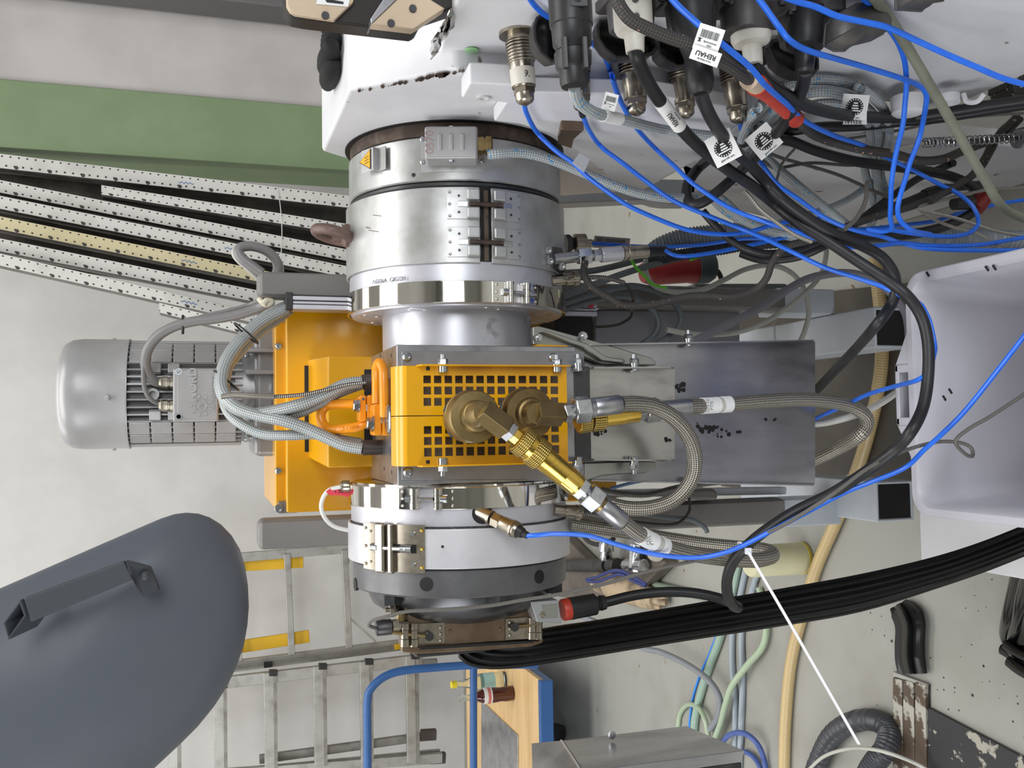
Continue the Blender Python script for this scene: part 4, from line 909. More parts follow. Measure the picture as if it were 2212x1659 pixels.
# ------------------------------------------------------------------ leaning perforated rails
def holes_mat(name, col, col2):
    k = NT(name); u, v = k.uv(); b = k.b
    def row(u0, pitch, r, ph):
        du = k.math('MULTIPLY', k.math('SUBTRACT', u, u0), .064)
        dv = k.math('MULTIPLY', k.math('SUBTRACT', k.math('FRACT', k.math('MULTIPLY_ADD', v, 1/pitch, ph)), .5), pitch)
        d = k.math('SQRT', k.math('ADD', k.math('MULTIPLY', du, du), k.math('MULTIPLY', dv, dv))); return k.math('LESS_THAN', d, r)
    h = k.math('MAXIMUM', row(.16, .032, .0042, 0), k.math('MAXIMUM', row(.80, .032, .0046, .5), row(.86, .128, .0085, .2)))
    base = k.mix(k.ramp(k.noise(5, 4, .6), .5, .72), c4(col), c4(col2))
    k.t.links.new(k.mix(h, base, c4((52, 48, 44))), b.inputs['Base Color']); b.inputs['Roughness'].default_value = .55; b.inputs['Metallic'].default_value = .15
    return k.m
HW_ = holes_mat('perforated_white', (196, 195, 190), (180, 178, 172)); HC = holes_mat('perforated_cream', (192, 182, 146), (178, 166, 130))
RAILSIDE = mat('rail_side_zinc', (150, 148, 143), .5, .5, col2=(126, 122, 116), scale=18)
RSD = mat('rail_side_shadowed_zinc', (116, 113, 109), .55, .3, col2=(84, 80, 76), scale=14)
def rail(label, a, b, w0, w1, m, Yt, Yb_, marks=()):
    """a,b: pixel (x,y) of the upper edge at the top and bottom; w: face width in px"""
    Yt -= .47; Yb_ -= .30
    t = thing('perforated_rail', label, 'rail', P(b[0], b[1], Yb_), 'perforated rails leaning by the wall')
    A0, A1 = P(a[0], a[1], Yt), P(a[0], a[1]+w0, Yt); B0, B1 = P(b[0], b[1], Yb_), P(b[0], b[1]+w1, Yb_)
    L = (B0-A0).length; n = 12; back = V((0, .085, 0))
    mm = MB()
    mm.add([A0, A1, B1, B0], [(0, 1, 2, 3)], [[(0, 0), (1, 0), (1, L), (0, L)]])
    f = build('perforated_face', mm, m, t, thick=.002, ang=0)
    for p, q in ((A0, B0), (A1, B1)):
        d = (A1-A0).normalized()*(.012 if p is A0 else -.012)
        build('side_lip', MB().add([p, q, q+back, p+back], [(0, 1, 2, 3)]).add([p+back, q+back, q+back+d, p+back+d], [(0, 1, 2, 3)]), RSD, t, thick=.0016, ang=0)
    for k, (s, dy) in enumerate(marks):
        c = A0.lerp(B0, s)+(A1-A0)*.5; ax = (B0-A0).normalized()
        mk = MB()
        for q in range(3): mk.tube([c+ax*(.02*q-.03)+(A1-A0).normalized()*(.004*math.sin(i*1.3+q))+ax*(.0035*i)+V((0, -.0022, 0)) for i in range(7)], .0013, 5)
        build('marker_scribble', mk, mat('blue_marker', (78, 122, 186), .6), f)
    return t
rail('long white perforated rail next to the green cabinet, topmost in the photo', (-60, 325), (1080, 462), 31, 24, HW_, 4.75, 4.35, ((.38, 0),))
rail('shorter white perforated rail whose cut upper end shows under the topmost rail', (219, 400), (1080, 536), 20, 24, HW_, 4.62, 4.30)
rail('white perforated rail between the cut rail and the next white rail', (-60, 377), (1080, 605), 27, 24, HW_, 4.70, 4.25, ())
rail('white perforated rail directly above the cream rail, with blue marker', (-60, 411), (1080, 642), 28, 23, HW_, 4.65, 4.20, ((.47, 0),))
rail('yellowed cream perforated rail among the white ones', (-60, 455), (1080, 690), 28, 24, HC, 4.60, 4.15, ((.39, 0),))
rail('white perforated rail below the cream one with a dark scribble', (-60, 503), (1080, 733), 28, 24, HW_, 4.55, 4.10)
rail('white perforated rail, longest of the lowest two, above the motor cable', (-60, 534), (1080, 795), 26, 22, HW_, 4.50, 4.05, ((.39, 0),))
rail('short white perforated rail with cut end nearest the electric motor', (344, 654), (1080, 838), 21, 20, HW_, 4.25, 3.86)
st_ = build('string', MB().tube(smooth_path([P(600, 405, 4.14), P(606, 450, 4.03), P(609, 500, 4.0), P(607, 560, 3.92), P(606, 592, 3.9)], 6), .0022, 6), mat('clear_string', (206, 210, 206), .35), label='thin clear string tied around the perforated rails', cat='string')
# ------------------------------------------------------------------ ladders at the back wall
def bar(mb, a, b, w, d, Yd=V((0, 1, 0))):
    a, b = V(a), V(b); z = (b-a).normalized(); y = (Yd-z*Yd.dot(z)).normalized(); x = y.cross(z)
    return mb.obox((a+b)/2, (x, y, z), (w/2, d/2, (b-a).length/2))
Yl = 5.35
l1 = thing('aluminium_ladder', 'aluminium ladder with yellow straps hanging behind the grey shield', 'ladder', P(870, 1400, Yl))
build('stile', bar(MB(), P(420, 1212, Yl), P(905, 1172, Yl), .05, .03), ALU, l1, bevel=.004)
build('stile', bar(MB(), P(400, 1452, Yl), P(870, 1392, Yl), .06, .03), ALU, l1, bevel=.004)
build('stile_groove', bar(MB(), P(400, 1456, Yl-.016), P(868, 1396, Yl-.016), .02, .004), RAILSIDE, l1)
for x in (508, 622, 746, 862):
    o = (x-622)*.0
    build('rung', bar(MB(), P(x-2, 1196-(x-622)*.07, Yl-.01), P(x+8, 1414-(x-622)*.12, Yl-.01), .035, .03), ALU, l1, bevel=.003)
for (x0, y0, x1, y1, w) in ((440, 1226, 655, 1214, 24), (420, 1412, 668, 1374, 26)):
    build('yellow_strap', bar(MB(), P(x0, y0, Yl+.04), P(x1, y1, Yl+.04), w*.0026, .02), mat('yellow_strap_paint', (222, 176, 28), .45), l1, bevel=.004, label='yellow strap')
build('yellow_foot', bar(MB(), P(852, 1398, Yl-.02), P(872, 1394, Yl-.02), .03, .03), mat('yellow_strap_paint', (222, 176, 28), .45), l1, bevel=.004)
for a, b in (((752, 1192), (788, 1232)), ((757, 1336), (812, 1386)), ((748, 1225), (757, 1200))): build('brace', bar(MB(), P(*a, Yl), P(*b, Yl), .012, .008), ALU, l1)
build('clip', bar(MB(), P(570, 1436, Yl-.02), P(588, 1434, Yl-.02), .03, .02), PLASB, l1)
l2 = thing('aluminium_ladder', 'grimy aluminium ladder with broad rungs behind the blue trolley handle', 'ladder', P(950, 1600, 5.25))
Yr = 5.22
build('stile', bar(MB(), P(330, 1492, Yr), P(912, 1424, Yr), .06, .03), ALU, l2, bevel=.004)
build('stile_extension', bar(MB(), P(700, 1448, Yr+.07), P(944, 1428, Yr+.07), .03, .03), RAILSIDE, l2, bevel=.003)
build('stile', bar(MB(), P(330, 1684, Yr), P(955, 1636, Yr), .055, .03), ALU, l2, bevel=.004)
build('stile_extension', bar(MB(), P(560, 1640, Yr+.07), P(935, 1588, Yr+.07), .045, .03), RAILSIDE, l2, bevel=.004)
build('stile_inner', bar(MB(), P(560, 1662, Yr+.05), P(950, 1624, Yr+.05), .03, .03), ALU, l2, bevel=.004)
for x, y0, y1 in ((377, 1500, 1690), (477, 1478, 1672), (585, 1452, 1660), (692, 1438, 1652), (792, 1428, 1645), (891, 1416, 1647)):
    r = build('rung', bar(MB(), P(x-5, y0, Yr-.02), P(x-2, y1, Yr-.02), .052, .03), ALU, l2, bevel=.003)
    build('rung_tread', bar(MB(), P(x+9, y0, Yr-.02), P(x+11, y1, Yr-.02), .018, .034), RAILSIDE, l2)
    build('rung_ferrule', bar(MB(), P(x-4, y0+1, Yr-.022), P(x+14, y0+1, Yr-.022), .03, .036), PLASB, l2, bevel=.003)
for x, y in ((930, 1586), (950, 1636)): build('rubber_foot', bar(MB(), P(x-22, y+2, Yr+.05), P(x+12, y, Yr+.05), .06, .036), mat('brown_rubber', (84, 74, 68), .6), l2, bevel=.006)
# ------------------------------------------------------------------ blue platform trolley with bottles
zd = .25
tr = thing('platform_trolley', 'blue framed platform trolley with beech deck below the ladders', 'trolley', PZ(1100, 1600, 0))
fr = PZ(1168, 1432, zd); rr0 = PZ(1006, 1480, zd)
xr, xl = fr.x, PZ(1120, 1900, zd).x
xr = PZ(1100, 1420, zd).x; yf, yb_ = fr.y, PZ(1008, 1560, zd).y
build('deck', MB().box((xl, yf+.03, zd-.02), (xr, yb_, zd)), WOOD, tr, bevel=.003)
build('blue_frame', MB().box((xl, yf, zd-.05), (xr, yf+.03, zd+.003)).box((xl, yf+.03, zd-.05), (xr, yb_, zd-.021)), BLUEP, tr, bevel=.003)
build('metal_plate', MB().prism([PZ(x, y, zd+.001) for x, y in ((1041, 1513), (1120, 1588), (1120, 1730), (1041, 1730))], (0, 0, .004)), STAIN, tr, bevel=.001)
YH = yf+.02
hp_ = [P(1018, 1437, YH), P(940, 1442, YH), P(870, 1449, YH), P(830, 1462, YH), P(802, 1487, YH), P(794, 1515, YH), P(794, 1600, YH), P(794, 1760, YH)]
build('handle', MB().tube(smooth_path([P(1160, 1436, YH), P(1100, 1436, YH)]+hp_, 7), .0155, 14), BLUEP, tr)
build('crossbar', MB().cyl(P(1023, 1436, YH), P(1023, 1760, YH), .0145, n=14), BLUEP, tr)
for x, y in ((xr-.34, yf+.42), (xr-.34, yb_-.12), (xl+.2, yf+.42), (xl+.2, yb_-.12)):
    wh = build('wheel', MB().cyl((x-.02, y, .08), (x+.02, y, .08), .08, n=28), RUBBER, tr)
    build('fork', MB().box((x-.03, y-.02, .08), (x-.024, y+.02, zd-.05)).box((x+.024, y-.02, .08), (x+.03, y+.02, zd-.05)), ZINC, wh)
GL = mat('clear_glass', (236, 246, 240), .04, trans=.95)
b1 = PZ(1108, 1497, zd)
bt = thing('cola_bottle', 'brown cola bottle with white label standing on the trolley deck', 'bottle', b1)
k = .235/1.0
build('bottle_body', MB().lathe(b1, (0, 0, 1), [(0, .026), (.004, .031), (.03, .0325), (.055, .029), (.08, .0315), (.115, .0325), (.14, .028), (.16, .019), (.172, .0145)], 28), mat('cola_brown', (74, 24, 14), .08, coat=.5), bt)
build('bottle_neck', MB().lathe(b1+V((0, 0, .172)), (0, 0, 1), [(0, .0145), (.03, .0125), (.052, .0125), (.056, .0140), (.062, .0135)], 22), GL, bt)
build('bottle_label', MB().lathe(b1+V((0, 0, .098)), (0, 0, 1), [(0, .0333), (.034, .0333), (.035, .031)], 28, False), LABEL, bt, label='white and red paper label')
build('label_red', MB().patch(0, 0, 0, .1, .1, .001, 1) if False else MB().lathe(b1+V((0, 0, .104)), (0, 0, 1), [(0, .0336), (.013, .0336)], 28, False), mat('label_red_print', (206, 120, 116), .5), bt)
b2 = PZ(1092, 1468, zd)
bt = thing('water_bottle', 'clear glass water bottle with pale blue label and yellow cap on the trolley', 'bottle', b2)
build('bottle_glass', MB().lathe(b2, (0, 0, 1), [(0, .030), (.004, .036), (.11, .036), (.13, .034), (.17, .020), (.20, .014), (.225, .013)], 28), GL, bt)
build('bottle_label', MB().lathe(b2+V((0, 0, .055)), (0, 0, 1), [(0, .0366), (.05, .0366)], 28, False), mat('pale_blue_label', (178, 222, 220), .5), bt)
build('cap', MB().lathe(b2+V((0, 0, .222)), (0, 0, 1), [(0, .0155), (.022, .0155), (.024, .013)], 22), mat('yellow_cap', (226, 206, 40), .4), bt)
# ------------------------------------------------------------------ dark grey shield with handle (upper left of the machine)
SHY = 1.16
out = [(-420, 1462), (0, 1274), (110, 1226), (220, 1178), (310, 1139), (350, 1122), (378, 1113), (402, 1110), (428, 1112), (452, 1120), (476, 1135), (498, 1158), (516, 1188), (527, 1225), (533, 1265), (535, 1310), (532, 1350), (524, 1395), (508, 1440), (488, 1482), (460, 1525), (425, 1568), (388, 1605), (345, 1645), (320, 1668), (270, 1720), (150, 1830), (-420, 2100)]
cx_, cy_ = 60, 1560; rows = []
for s, dd in [(1-(k/15)**1.6*.97, .075*(1-math.sin(min(1, (k/15)**.8)*pi/2))) for k in range(16)]:
    rows.append([P(cx_+(x-cx_)*s, cy_+(y-cy_)*s, SHY+dd) for x, y in out+out[:1]])
sh = build('machine_shield', MB().strip(rows).add(rows[-1][:-1], [list(range(len(out)))]), GREYD, label='large dark grey curved sheet metal shield with a bar handle', cat='shield', thick=.003, ang=60)
hd = mat('shield_handle_grey', (66, 70, 76), .5)
Yx = SHY-.055
build('handle_bar', MB().prism([P(50, 1292, Yx), P(268, 1211, Yx), P(288, 1252, Yx), P(66, 1345, Yx)], (0, .008, 0)), hd, sh, bevel=.002)
m = MB().prism([P(268, 1211, Yx), P(288, 1252, Yx), P(308, 1290, Yx+.03), P(282, 1222, Yx+.03)], (0, .01, 0)).prism([P(270, 1212, Yx), P(325, 1226, Yx+.012), P(345, 1276, Yx+.03), P(306, 1290, Yx+.03), P(286, 1252, Yx)], (0, .016, 0))
build('handle_foot', m, hd, sh, bevel=.0015)
ro = [(6, 1346), (44, 1295), (56, 1330), (18, 1383)]; ri = [(11, 1346), (42, 1304), (51, 1330), (19, 1375)]
f1 = [P(x, y, Yx) for x, y in ro]; f2 = [P(x, y, Yx) for x, y in ri]; bk = V((.006, .03, -.022))
m = MB().add(f1+f2+[p+bk for p in f1]+[p+bk for p in f2], [(0, 1, 5, 4), (1, 2, 6, 5), (2, 3, 7, 6), (3, 0, 4, 7), (0, 8, 9, 1), (1, 9, 10, 2), (2, 10, 11, 3), (3, 11, 8, 0), (4, 5, 13, 12), (5, 6, 14, 13), (6, 7, 15, 14), (7, 4, 12, 15), (12, 13, 14, 15)])
build('handle_foot', m, hd, sh, bevel=.0008)
build('rivet', MB().sphere(P(26, 1358, Yx+.012), .0058, 14, 8), STEEL, sh)
build('rivet', MB().sphere(P(313, 1243, Yx+.012), .0058, 14, 8), hd, sh)
# ------------------------------------------------------------------ stainless hood at the lower left corner
ta, tb_ = P(1212, 1600, 1.32), P(1484, 1576, 1.32); tc, td = P(1257, 1668, 1.14), P(1612, 1668, 1.14)
tb_ = V((ta.x, ta.y, tb_.z)); td = V((tc.x, tc.y, td.z))
hd_ = thing('stainless_hood', 'smudged stainless steel tank corner at the lower left of the hall', 'tank', ta)
ox = V((-.35, 0, 0))
te = P(1147, 1606, 1.42); 
build('side_panel', MB().prism([ta, tb_, td, tc], V((-.02, .012, 0))), STAIN, hd_, bevel=.002)
build('top_panel', MB().prism([ta, tc, P(1150, 1700, 1.25), te], V((0, 0, -.006))), STAIN, hd_, bevel=.002)
build('hood_body', MB().prism([ta+V((-.02, .012, -.006)), tb_+V((-.02, .012, 0)), td+V((-.02, .012, 0)), tc+V((-.02, .012, -.006))], ox), DARKST, hd_)
build('edge_seam', MB().tube([ta, tc], .0018, 6), CHROME, hd_)
build('leg', MB().box((ta.x-.40, ta.y-.10, 0), (ta.x-.36, ta.y-.06, tb_.z+.08)), STAIN, hd_)
for x, y in ((1322, 1588), (1302, 1612)): build('weld_mark', MB().lathe(P(x, y, 1.28), (0, -1, 0), [(0, .006), (.001, .004)], 14), STEEL, hd_)
# ------------------------------------------------------------------ white bin on its support
zr = .50
p0 = PZ(1962, 600, zr); p1 = PZ(1984, 1116, zr)
bx0, bx1 = PZ(1966, 1112, zr).x, PZ(1962, 592, zr).x; by1 = PZ(1961, 850, zr).y; by0 = by1-.30
bxm, bym, bhx, bhy = (bx0+bx1)/2, (by0+by1)/2, (bx1-bx0)/2, (by1-by0)/2
def rr_(ins, z, r):
    hx, hy = bhx-ins, bhy-ins; r = max(r-ins*.4, .006); o = []
    for q, (sx, sy) in enumerate(((1, 1), (-1, 1), (-1, -1), (1, -1))):
        for i in range(7):
            a = q*pi/2+i*pi/12; o.append(V((bxm+sx*(hx-r)+r*math.cos(a), bym+sy*(hy-r)+r*math.sin(a), z)))
    return o+o[:1]
zb0 = .27
bn = thing('white_bin', 'white plastic stacking bin catching the chute below the cables', 'bin', (bxm, bym, zb0))
rows = [rr_(.030, zb0, .03), rr_(.012, zr-.03, .03), rr_(.0, zr-.03, .032), rr_(.0, zr-.002, .032), rr_(.002, zr, .032), rr_(.012, zr, .032), rr_(.016, zr-.004, .03), rr_(.020, zr-.05, .03), rr_(.036, zb0+.02, .03), rr_(.046, zb0+.008, .03)]
build('bin_shell', MB().strip(rows).add(rows[-1][:-1], [list(range(28))]).add(rows[0][:-1], [list(range(28))]), BIN, bn, ang=40)
ga, gb = PZ(1958, 919, zr).x, PZ(1958, 786, zr).x
m = MB()
for a, b, c, d in ((ga, gb, by1+.020, by1+.028), (ga, ga+.012, by1-.002, by1+.028), (gb-.012, gb, by1-.002, by1+.028)): m.box((a, c, zr-.022), (b, d, zr-.001))
build('grip_ear', m, BIN, bn, bevel=.002)
for g_, h_ in ((ga, -.05), (gb, .05)): build('grip_wedge', MB().prism([(g_, by1-.001, zr-.002), (g_+h_, by1-.001, zr-.002), (g_, by1+.027, zr-.002)], (0, 0, -.02)), BIN, bn, bevel=.001)
m = MB(); rr = random.Random(9)
for x, y in ((2148, 578), (2132, 580), (2004, 592), (2053, 845), (2040, 860)):
    m.obox(PZ(x, y, zr+.001), (V((.8, .6, 0)), V((-.6, .8, 0)), V((0, 0, 1))), (.0042, .0012, .001))
build('black_crumbs', m, INK, bn, kind='stuff')
ws = thing('support_box', 'white speckled box standing on the floor under the bin', 'box', PZ(2080, 1180, 0))
s0 = PZ(1992, 1208, zb0)
WSP = mat('speckled_white_board', (222, 222, 226), .5, speck=(40, 40, 44), sscale=60, slo=.76)
build('box_body', MB().box((s0.x, by0+.01, 0), (bx1-.05, s0.y, zb0-.012)), WSP, ws, bevel=.006)
build('box_lid', MB().box((s0.x-.003, by0+.007, zb0-.012), (bx1-.047, s0.y+.003, zb0)), WSP, ws, bevel=.002)
# ------------------------------------------------------------------ black extruded belt falling from the die, scraps
GLB = mat('glossy_black_extrudate', (8, 8, 9), .14, spec=.5)
EXT = mat('black_extrudate', (12, 12, 13), .5, spec=.25)
T = [(1120, 1372), (1080, 1376), (1080, 1374), (1100, 1370), (1150, 1362), (1205, 1353), (1300, 1339), (1500, 1306), (1700, 1272), (1860, 1243), (2000, 1212), (2100, 1182), (2192, 1147), (2290, 1105)]
Bt = [(1100, 1392), (1020, 1402), (992, 1410), (996, 1422), (1020, 1437), (1075, 1443), (1180, 1431), (1453, 1387), (1680, 1352), (1859, 1320), (2034, 1267), (2120, 1236), (2205, 1202), (2310, 1160)]
Ys = [1.45, 1.445, 1.44, 1.43, 1.42, 1.41, 1.395, 1.36, 1.32, 1.275, 1.22, 1.175, 1.135, 1.10]
T = smooth_path([V((a, b, y)) for (a, b), y in zip(T, Ys)], 5); Bt = smooth_path([V((a, b, y)) for (a, b), y in zip(Bt, Ys)], 5)
rows = []
for a, b in zip(T, Bt):
    rows.append([P(a.x+(b.x-a.x)*s/24, a.y+(b.y-a.y)*s/24, a.z-.012*math.sin(pi*s/24)-.0026*math.cos(2*pi*s/24*6)) for s in range(25)])
build('extruded_belt', MB().strip(rows), EXT, label='broad black ribbed plastic belt falling from the die towards the floor', cat='extrudate', thick=.008, ang=60)
pr = thing('plastic_scrap', 'glossy black lump of folded plastic at the right foot of the belt', 'scrap', PZ(2200, 1380, 0))
for k, path in enumerate(([(2206, 1200), (2192, 1270), (2178, 1330), (2172, 1375), (2190, 1402), (2225, 1410)], [(2222, 1240), (2206, 1300), (2196, 1345), (2186, 1385), (2205, 1418), (2240, 1430)], [(2164, 1402), (2180, 1412), (2200, 1432), (2225, 1440)], [(2172, 1392), (2195, 1410), (2225, 1425)], [(2178, 1428), (2200, 1445), (2230, 1462)])):
    build('molten_strand', MB().tube(smooth_path([PZ(x, y, max(.018, .20-.03*i*2) if k < 2 else .016+.008*k) for i, (x, y) in enumerate(path)], 6), .014 if k < 2 else .011, 12, flat=.7), GLB, pr)
rows = []
ct = smooth_path([V((1942, 1306, .02)), V((1956, 1322, .03)), V((1966, 1350, .034)), V((1965, 1390, .032)), V((1966, 1425, .03)), V((1972, 1455, .024))], 5)
for i, c in enumerate(ct):
    hw = 17+13*min(1, i/6.); rows.append([PZ(c.x+hw*(s/6-1)*1.0, c.y-(s-6)*1.6*(1-i/len(ct)), max(.006, c.z*(.35+.65*math.sin(pi*s/12)) + .006*math.cos(2*pi*s/12*2.5))) for s in range(13)])
build('plastic_offcut', MB().strip(rows), mat('black_satin_plastic', (20, 20, 22), .3), label='bent black profile offcut lying on the floor beside the rusty channel', cat='offcut', thick=.006, ang=60)
# ------------------------------------------------------------------ floor channel, plate
def fz(pts, z): return [PZ(x, y, z) for x, y in pts]
PLT = mat('worn_black_plate', (52, 52, 54), .45, .3, col2=(166, 164, 152), scale=22, lo=.60, hi=.63)
ch_ = thing('floor_channel', 'rusty worn steel channel let into the floor next to the offcut', 'channel', PZ(1970, 1560, 0))
RUS2 = mat('chipped_rusty_steel', (92, 78, 66), .6, .4, col2=(176, 174, 164), scale=26, lo=.54, hi=.6, bump=.3, bscale=60)
for a, b in ((1938, 1957), (1960, 1982), (1986, 2008)):
    build('channel_rail', MB().prism(fz([(a, 1462+(a-1938)*.2), (b, 1464+(b-1938)*.2), (b+3, 1700), (a-1, 1700)], .001), (0, 0, .012)), RUS2, ch_, bevel=.002)
build('channel_bed', MB().prism(fz([(1936, 1462), (2010, 1478), (2010, 1700), (1936, 1700)], .001), (0, 0, .004)), DARKST, ch_)
build('channel_end', MB().prism(fz([(1936, 1450), (2008, 1476), (2010, 1482), (1938, 1460)], .001), (0, 0, .010)), FLOORM, ch_)
build('cover_plate', MB().prism(fz([(2012, 1528), (2230, 1642), (2230, 1720), (2010, 1720)], .001), (0, 0, .008)), PLT, label='dark chipped floor cover plate in the bottom corner of the floor', cat='plate', bevel=.001)
# ------------------------------------------------------------------ hoses on the floor
def hose(name, label, pts, r, m, cat='hose', group=None, z=None, n=14, rfun=None, res=8):
    p = smooth_path([PZ(x[0], x[1], x[2] if len(x) > 2 else (z if z is not None else r)) for x in pts], res)
    return build(name, MB().tube(p, r, n, rfun=rfun), m, label=label, cat=cat, group=group)
TAN = ribbed('tan_spiral_hose', (206, 184, 138), (184, 158, 108), 170, .35, bump=.25, coat=.2)
GRN = ribbed('green_spiral_hose', (162, 184, 168), (132, 160, 144), 260, .3, bump=.25, coat=.3); GRN2 = ribbed('pale_green_hose', (176, 192, 166), (154, 174, 144), 260, .3, bump=.2, coat=.3)
GBL = braid('grey_blue_braided_hose', (172, 182, 190), (128, 140, 150), 5, 130, .35, bump=.3)
hose('suction_hose', 'tan translucent spiral hose running across the floor past the black belt', [(1890, 560), (1904, 690), (1903, 800), (1880, 920), (1848, 1025), (1804, 1132), (1765, 1222), (1734, 1325), (1709, 1430), (1697, 1560), (1693, 1700)], .0155, TAN)
hose('garden_hose', 'thick green hose running straight to the stainless tank corner', [(1600, 1190), (1585, 1270), (1556, 1375), (1532, 1441), (1514, 1497), (1501, 1555), (1499, 1600)], .0125, GRN)
hose('garden_hose', 'pale green hose bending over the grey braided pair', [(1640, 1270), (1655, 1340, .014), (1648, 1395, .016), (1615, 1436, .024), (1582, 1480, .040), (1567, 1522, .040), (1555, 1568, .03), (1535, 1616, .02)], .0095, GRN2)
hose('garden_hose', 'short pale green hose loop beside the stainless tank', [(1464, 1590), (1468, 1545), (1486, 1522, .012), (1510, 1530, .02), (1524, 1558, .026), (1530, 1592, .02), (1534, 1620)], .0082, GRN2)
hose('braided_hose', 'grey braided hose of the parallel pair, the one nearer the green hose', [(1612, 1225), (1592, 1320), (1582, 1370), (1582, 1441), (1588, 1517), (1588, 1593), (1584, 1690)], .0092, GBL, group='parallel grey hoses')
hose('braided_hose', 'grey braided hose of the parallel pair, the one nearer the tan hose', [(1640, 1225), (1615, 1310), (1602, 1368), (1604, 1466), (1601, 1568), (1596, 1690)], .0092, GBL, group='parallel grey hoses')
BLH = mat('blue_rubber_hose', (74, 96, 160), .4, col2=(60, 80, 142), scale=30)
hose('air_hose', 'dark blue hose arching over the grey braided pair', [(1548, 1650, .012), (1556, 1618, .03), (1570, 1592, .042), (1592, 1583, .045), (1616, 1588, .042), (1638, 1610, .03), (1650, 1640, .015), (1660, 1690, .012)], .0078, BLH)
hose('air_hose', 'short dark blue hose end right of the grey braided pair', [(1604, 1622, .012), (1624, 1632, .012), (1640, 1654, .012), (1648, 1690, .012)], .007, BLH)
hose('air_line', 'thin bright blue line along the thick green hose', [(1578, 1190), (1560, 1330), (1533, 1411), (1517, 1446), (1504, 1482), (1494, 1522), (1488, 1580)], .0036, mat('bright_blue_line', (50, 140, 240), .4))
RIB = ribbed('grey_ribbed_conduit', (150, 154, 160), (116, 120, 128), 300, .4, bump=.5)
hose('ribbed_hose', 'grey ribbed hose curving from the black belt to the green hoses', [(1240, 1326, .22), (1290, 1345, .18), (1380, 1396, .10), (1428, 1409, .07), (1478, 1432, .06), (1520, 1460, .055), (1545, 1488, .05), (1555, 1517, .042), (1550, 1550, .034), (1534, 1575, .03)], .0098, RIB)
hose('flat_hose', 'dull green hose stretched on the floor under the black plug cable', [(1380, 1250), (1415, 1262), (1470, 1276), (1520, 1291), (1580, 1312)], .012, mat('dull_green_rubber', (138, 154, 138), .5))
hose('ducting_hose', 'dark grey corrugated hose coiled in a loop beside the rusty channel', [(1750, 1700), (1768, 1646), (1797, 1590), (1842, 1560), (1890, 1556), (1920, 1580), (1912, 1618, .05), (1884, 1655, .07), (1860, 1700, .08)], .024, mat('dark_grey_ducting', (64, 66, 72), .35), n=18, rfun=lambda L: .0245+.0011*math.sin(L*2*pi/.0065), res=26)
hose('cable_tail', 'thin pale grey cable crossing the corrugated hose loop', [(1745, 1665, .05), (1780, 1634, .06), (1830, 1618, .065), (1880, 1618, .085), (1930, 1630, .075), (1990, 1655, .03), (2040, 1690, .02)], .0042, LGREYC, cat='cable')
# translucent container, sack, fittings behind the die
c0 = PZ(1738, 1205, 0)
tc_ = thing('plastic_beaker', 'pale yellow translucent plastic beaker on the floor behind the hanging steel hose', 'beaker', c0)
build('beaker_wall', MB().lathe(c0, (0, 0, 1), [(0, .036), (.004, .041), (.16, .041), (.165, .038)], 40), mat('translucent_ivory', (214, 212, 176), .35, coat=.2), tc_)
build('base_rim', MB().lathe(c0, (0, 0, 1), [(0.002, .0405), (.012, .0422)], 40), mat('yellow_rim', (222, 200, 70), .4), tc_)
def G(x, y, z): return PZ(x, y, z)
sk = build('dust_sheet', MB().prism([G(x, y, .004) for x, y in ((1215, 1150), (1245, 1160), (1292, 1206), (1330, 1230), (1400, 1180), (1462, 1208), (1466, 1214), (1420, 1262), (1412, 1276), (1390, 1270), (1320, 1300), (1215, 1285))], (0, 0, .05)), mat('taupe_tarp', (104, 96, 88), .55, col2=(76, 70, 64), scale=5, bump=.4, bscale=9, bdist=.02), label='dark taupe crumpled sheet lying on the floor behind the die flange', cat='sheet', bevel=.02, seg=3)
LEA = mat('dirty_leather', (178, 158, 130), .7, col2=(96, 84, 70), scale=14, bump=.3, bscale=40)
gv = thing('leather_glove', 'dirty beige leather glove lying on the floor behind the black plug cable', 'glove', G(1370, 1285, 0))
build('glove_palm', MB().tube(smooth_path([G(1285, 1258, .085), G(1330, 1266, .07), G(1380, 1282, .04), G(1415, 1297, .035)], 6), [.03+.022*math.sin(pi*i/18) for i in range(19)], 14, flat=.7), LEA, gv)
for a, b in (((1396, 1282), (1440, 1288)), ((1404, 1292), (1440, 1302)), ((1392, 1296), (1428, 1312))):
    build('glove_finger', MB().tube(smooth_path([G(*a, .03), G((a[0]+b[0])/2, (a[1]+b[1])/2+2, .034), G(*b, .022)], 5), [.015-.0005*i for i in range(11)], 10), LEA, gv)
pp = thing('hydraulic_fitting', 'dark pipe with zinc plated tee fittings lying on the taupe sheet', 'fitting', G(1330, 1230, .05))
zz = .082
build('pipe', MB().cyl(G(1205, 1222, zz), G(1312, 1222, zz), .024, n=20), DARKST, pp)
build('pipe_nut', MB().lathe(G(1308, 1222, zz), G(1350, 1222, zz)-G(1308, 1222, zz), [(0, .017), (.05, .017), (.051, .028), (.12, .028)], 8), DARKST, pp)
build('tee_body', MB().cyl(G(1376, 1172, zz), G(1372, 1232, zz), .026, n=8).cyl(G(1376, 1190, zz+.02), G(1374, 1200, zz+.02), .016, n=12), ZINC, pp, bevel=.003)
build('tee_cross', MB().cyl(G(1352, 1221, zz), G(1392, 1221, zz), .022, n=8), ZINC, pp, bevel=.003)
build('valve', MB().lathe(G(1310, 1165, zz), G(1308, 1215, zz)-G(1310, 1165, zz), [(0, .017), (.016, .027), (.042, .030), (.047, .02), (.066, .024), (.085, .016)], 12), ZINC, pp)
build('loop_cable', MB().tube(smooth_path([G(1262, 1160, .07), G(1275, 1172, .08), G(1300, 1176, .08), G(1325, 1164, .09)], 6), .009, 8), RUBBER, pp)
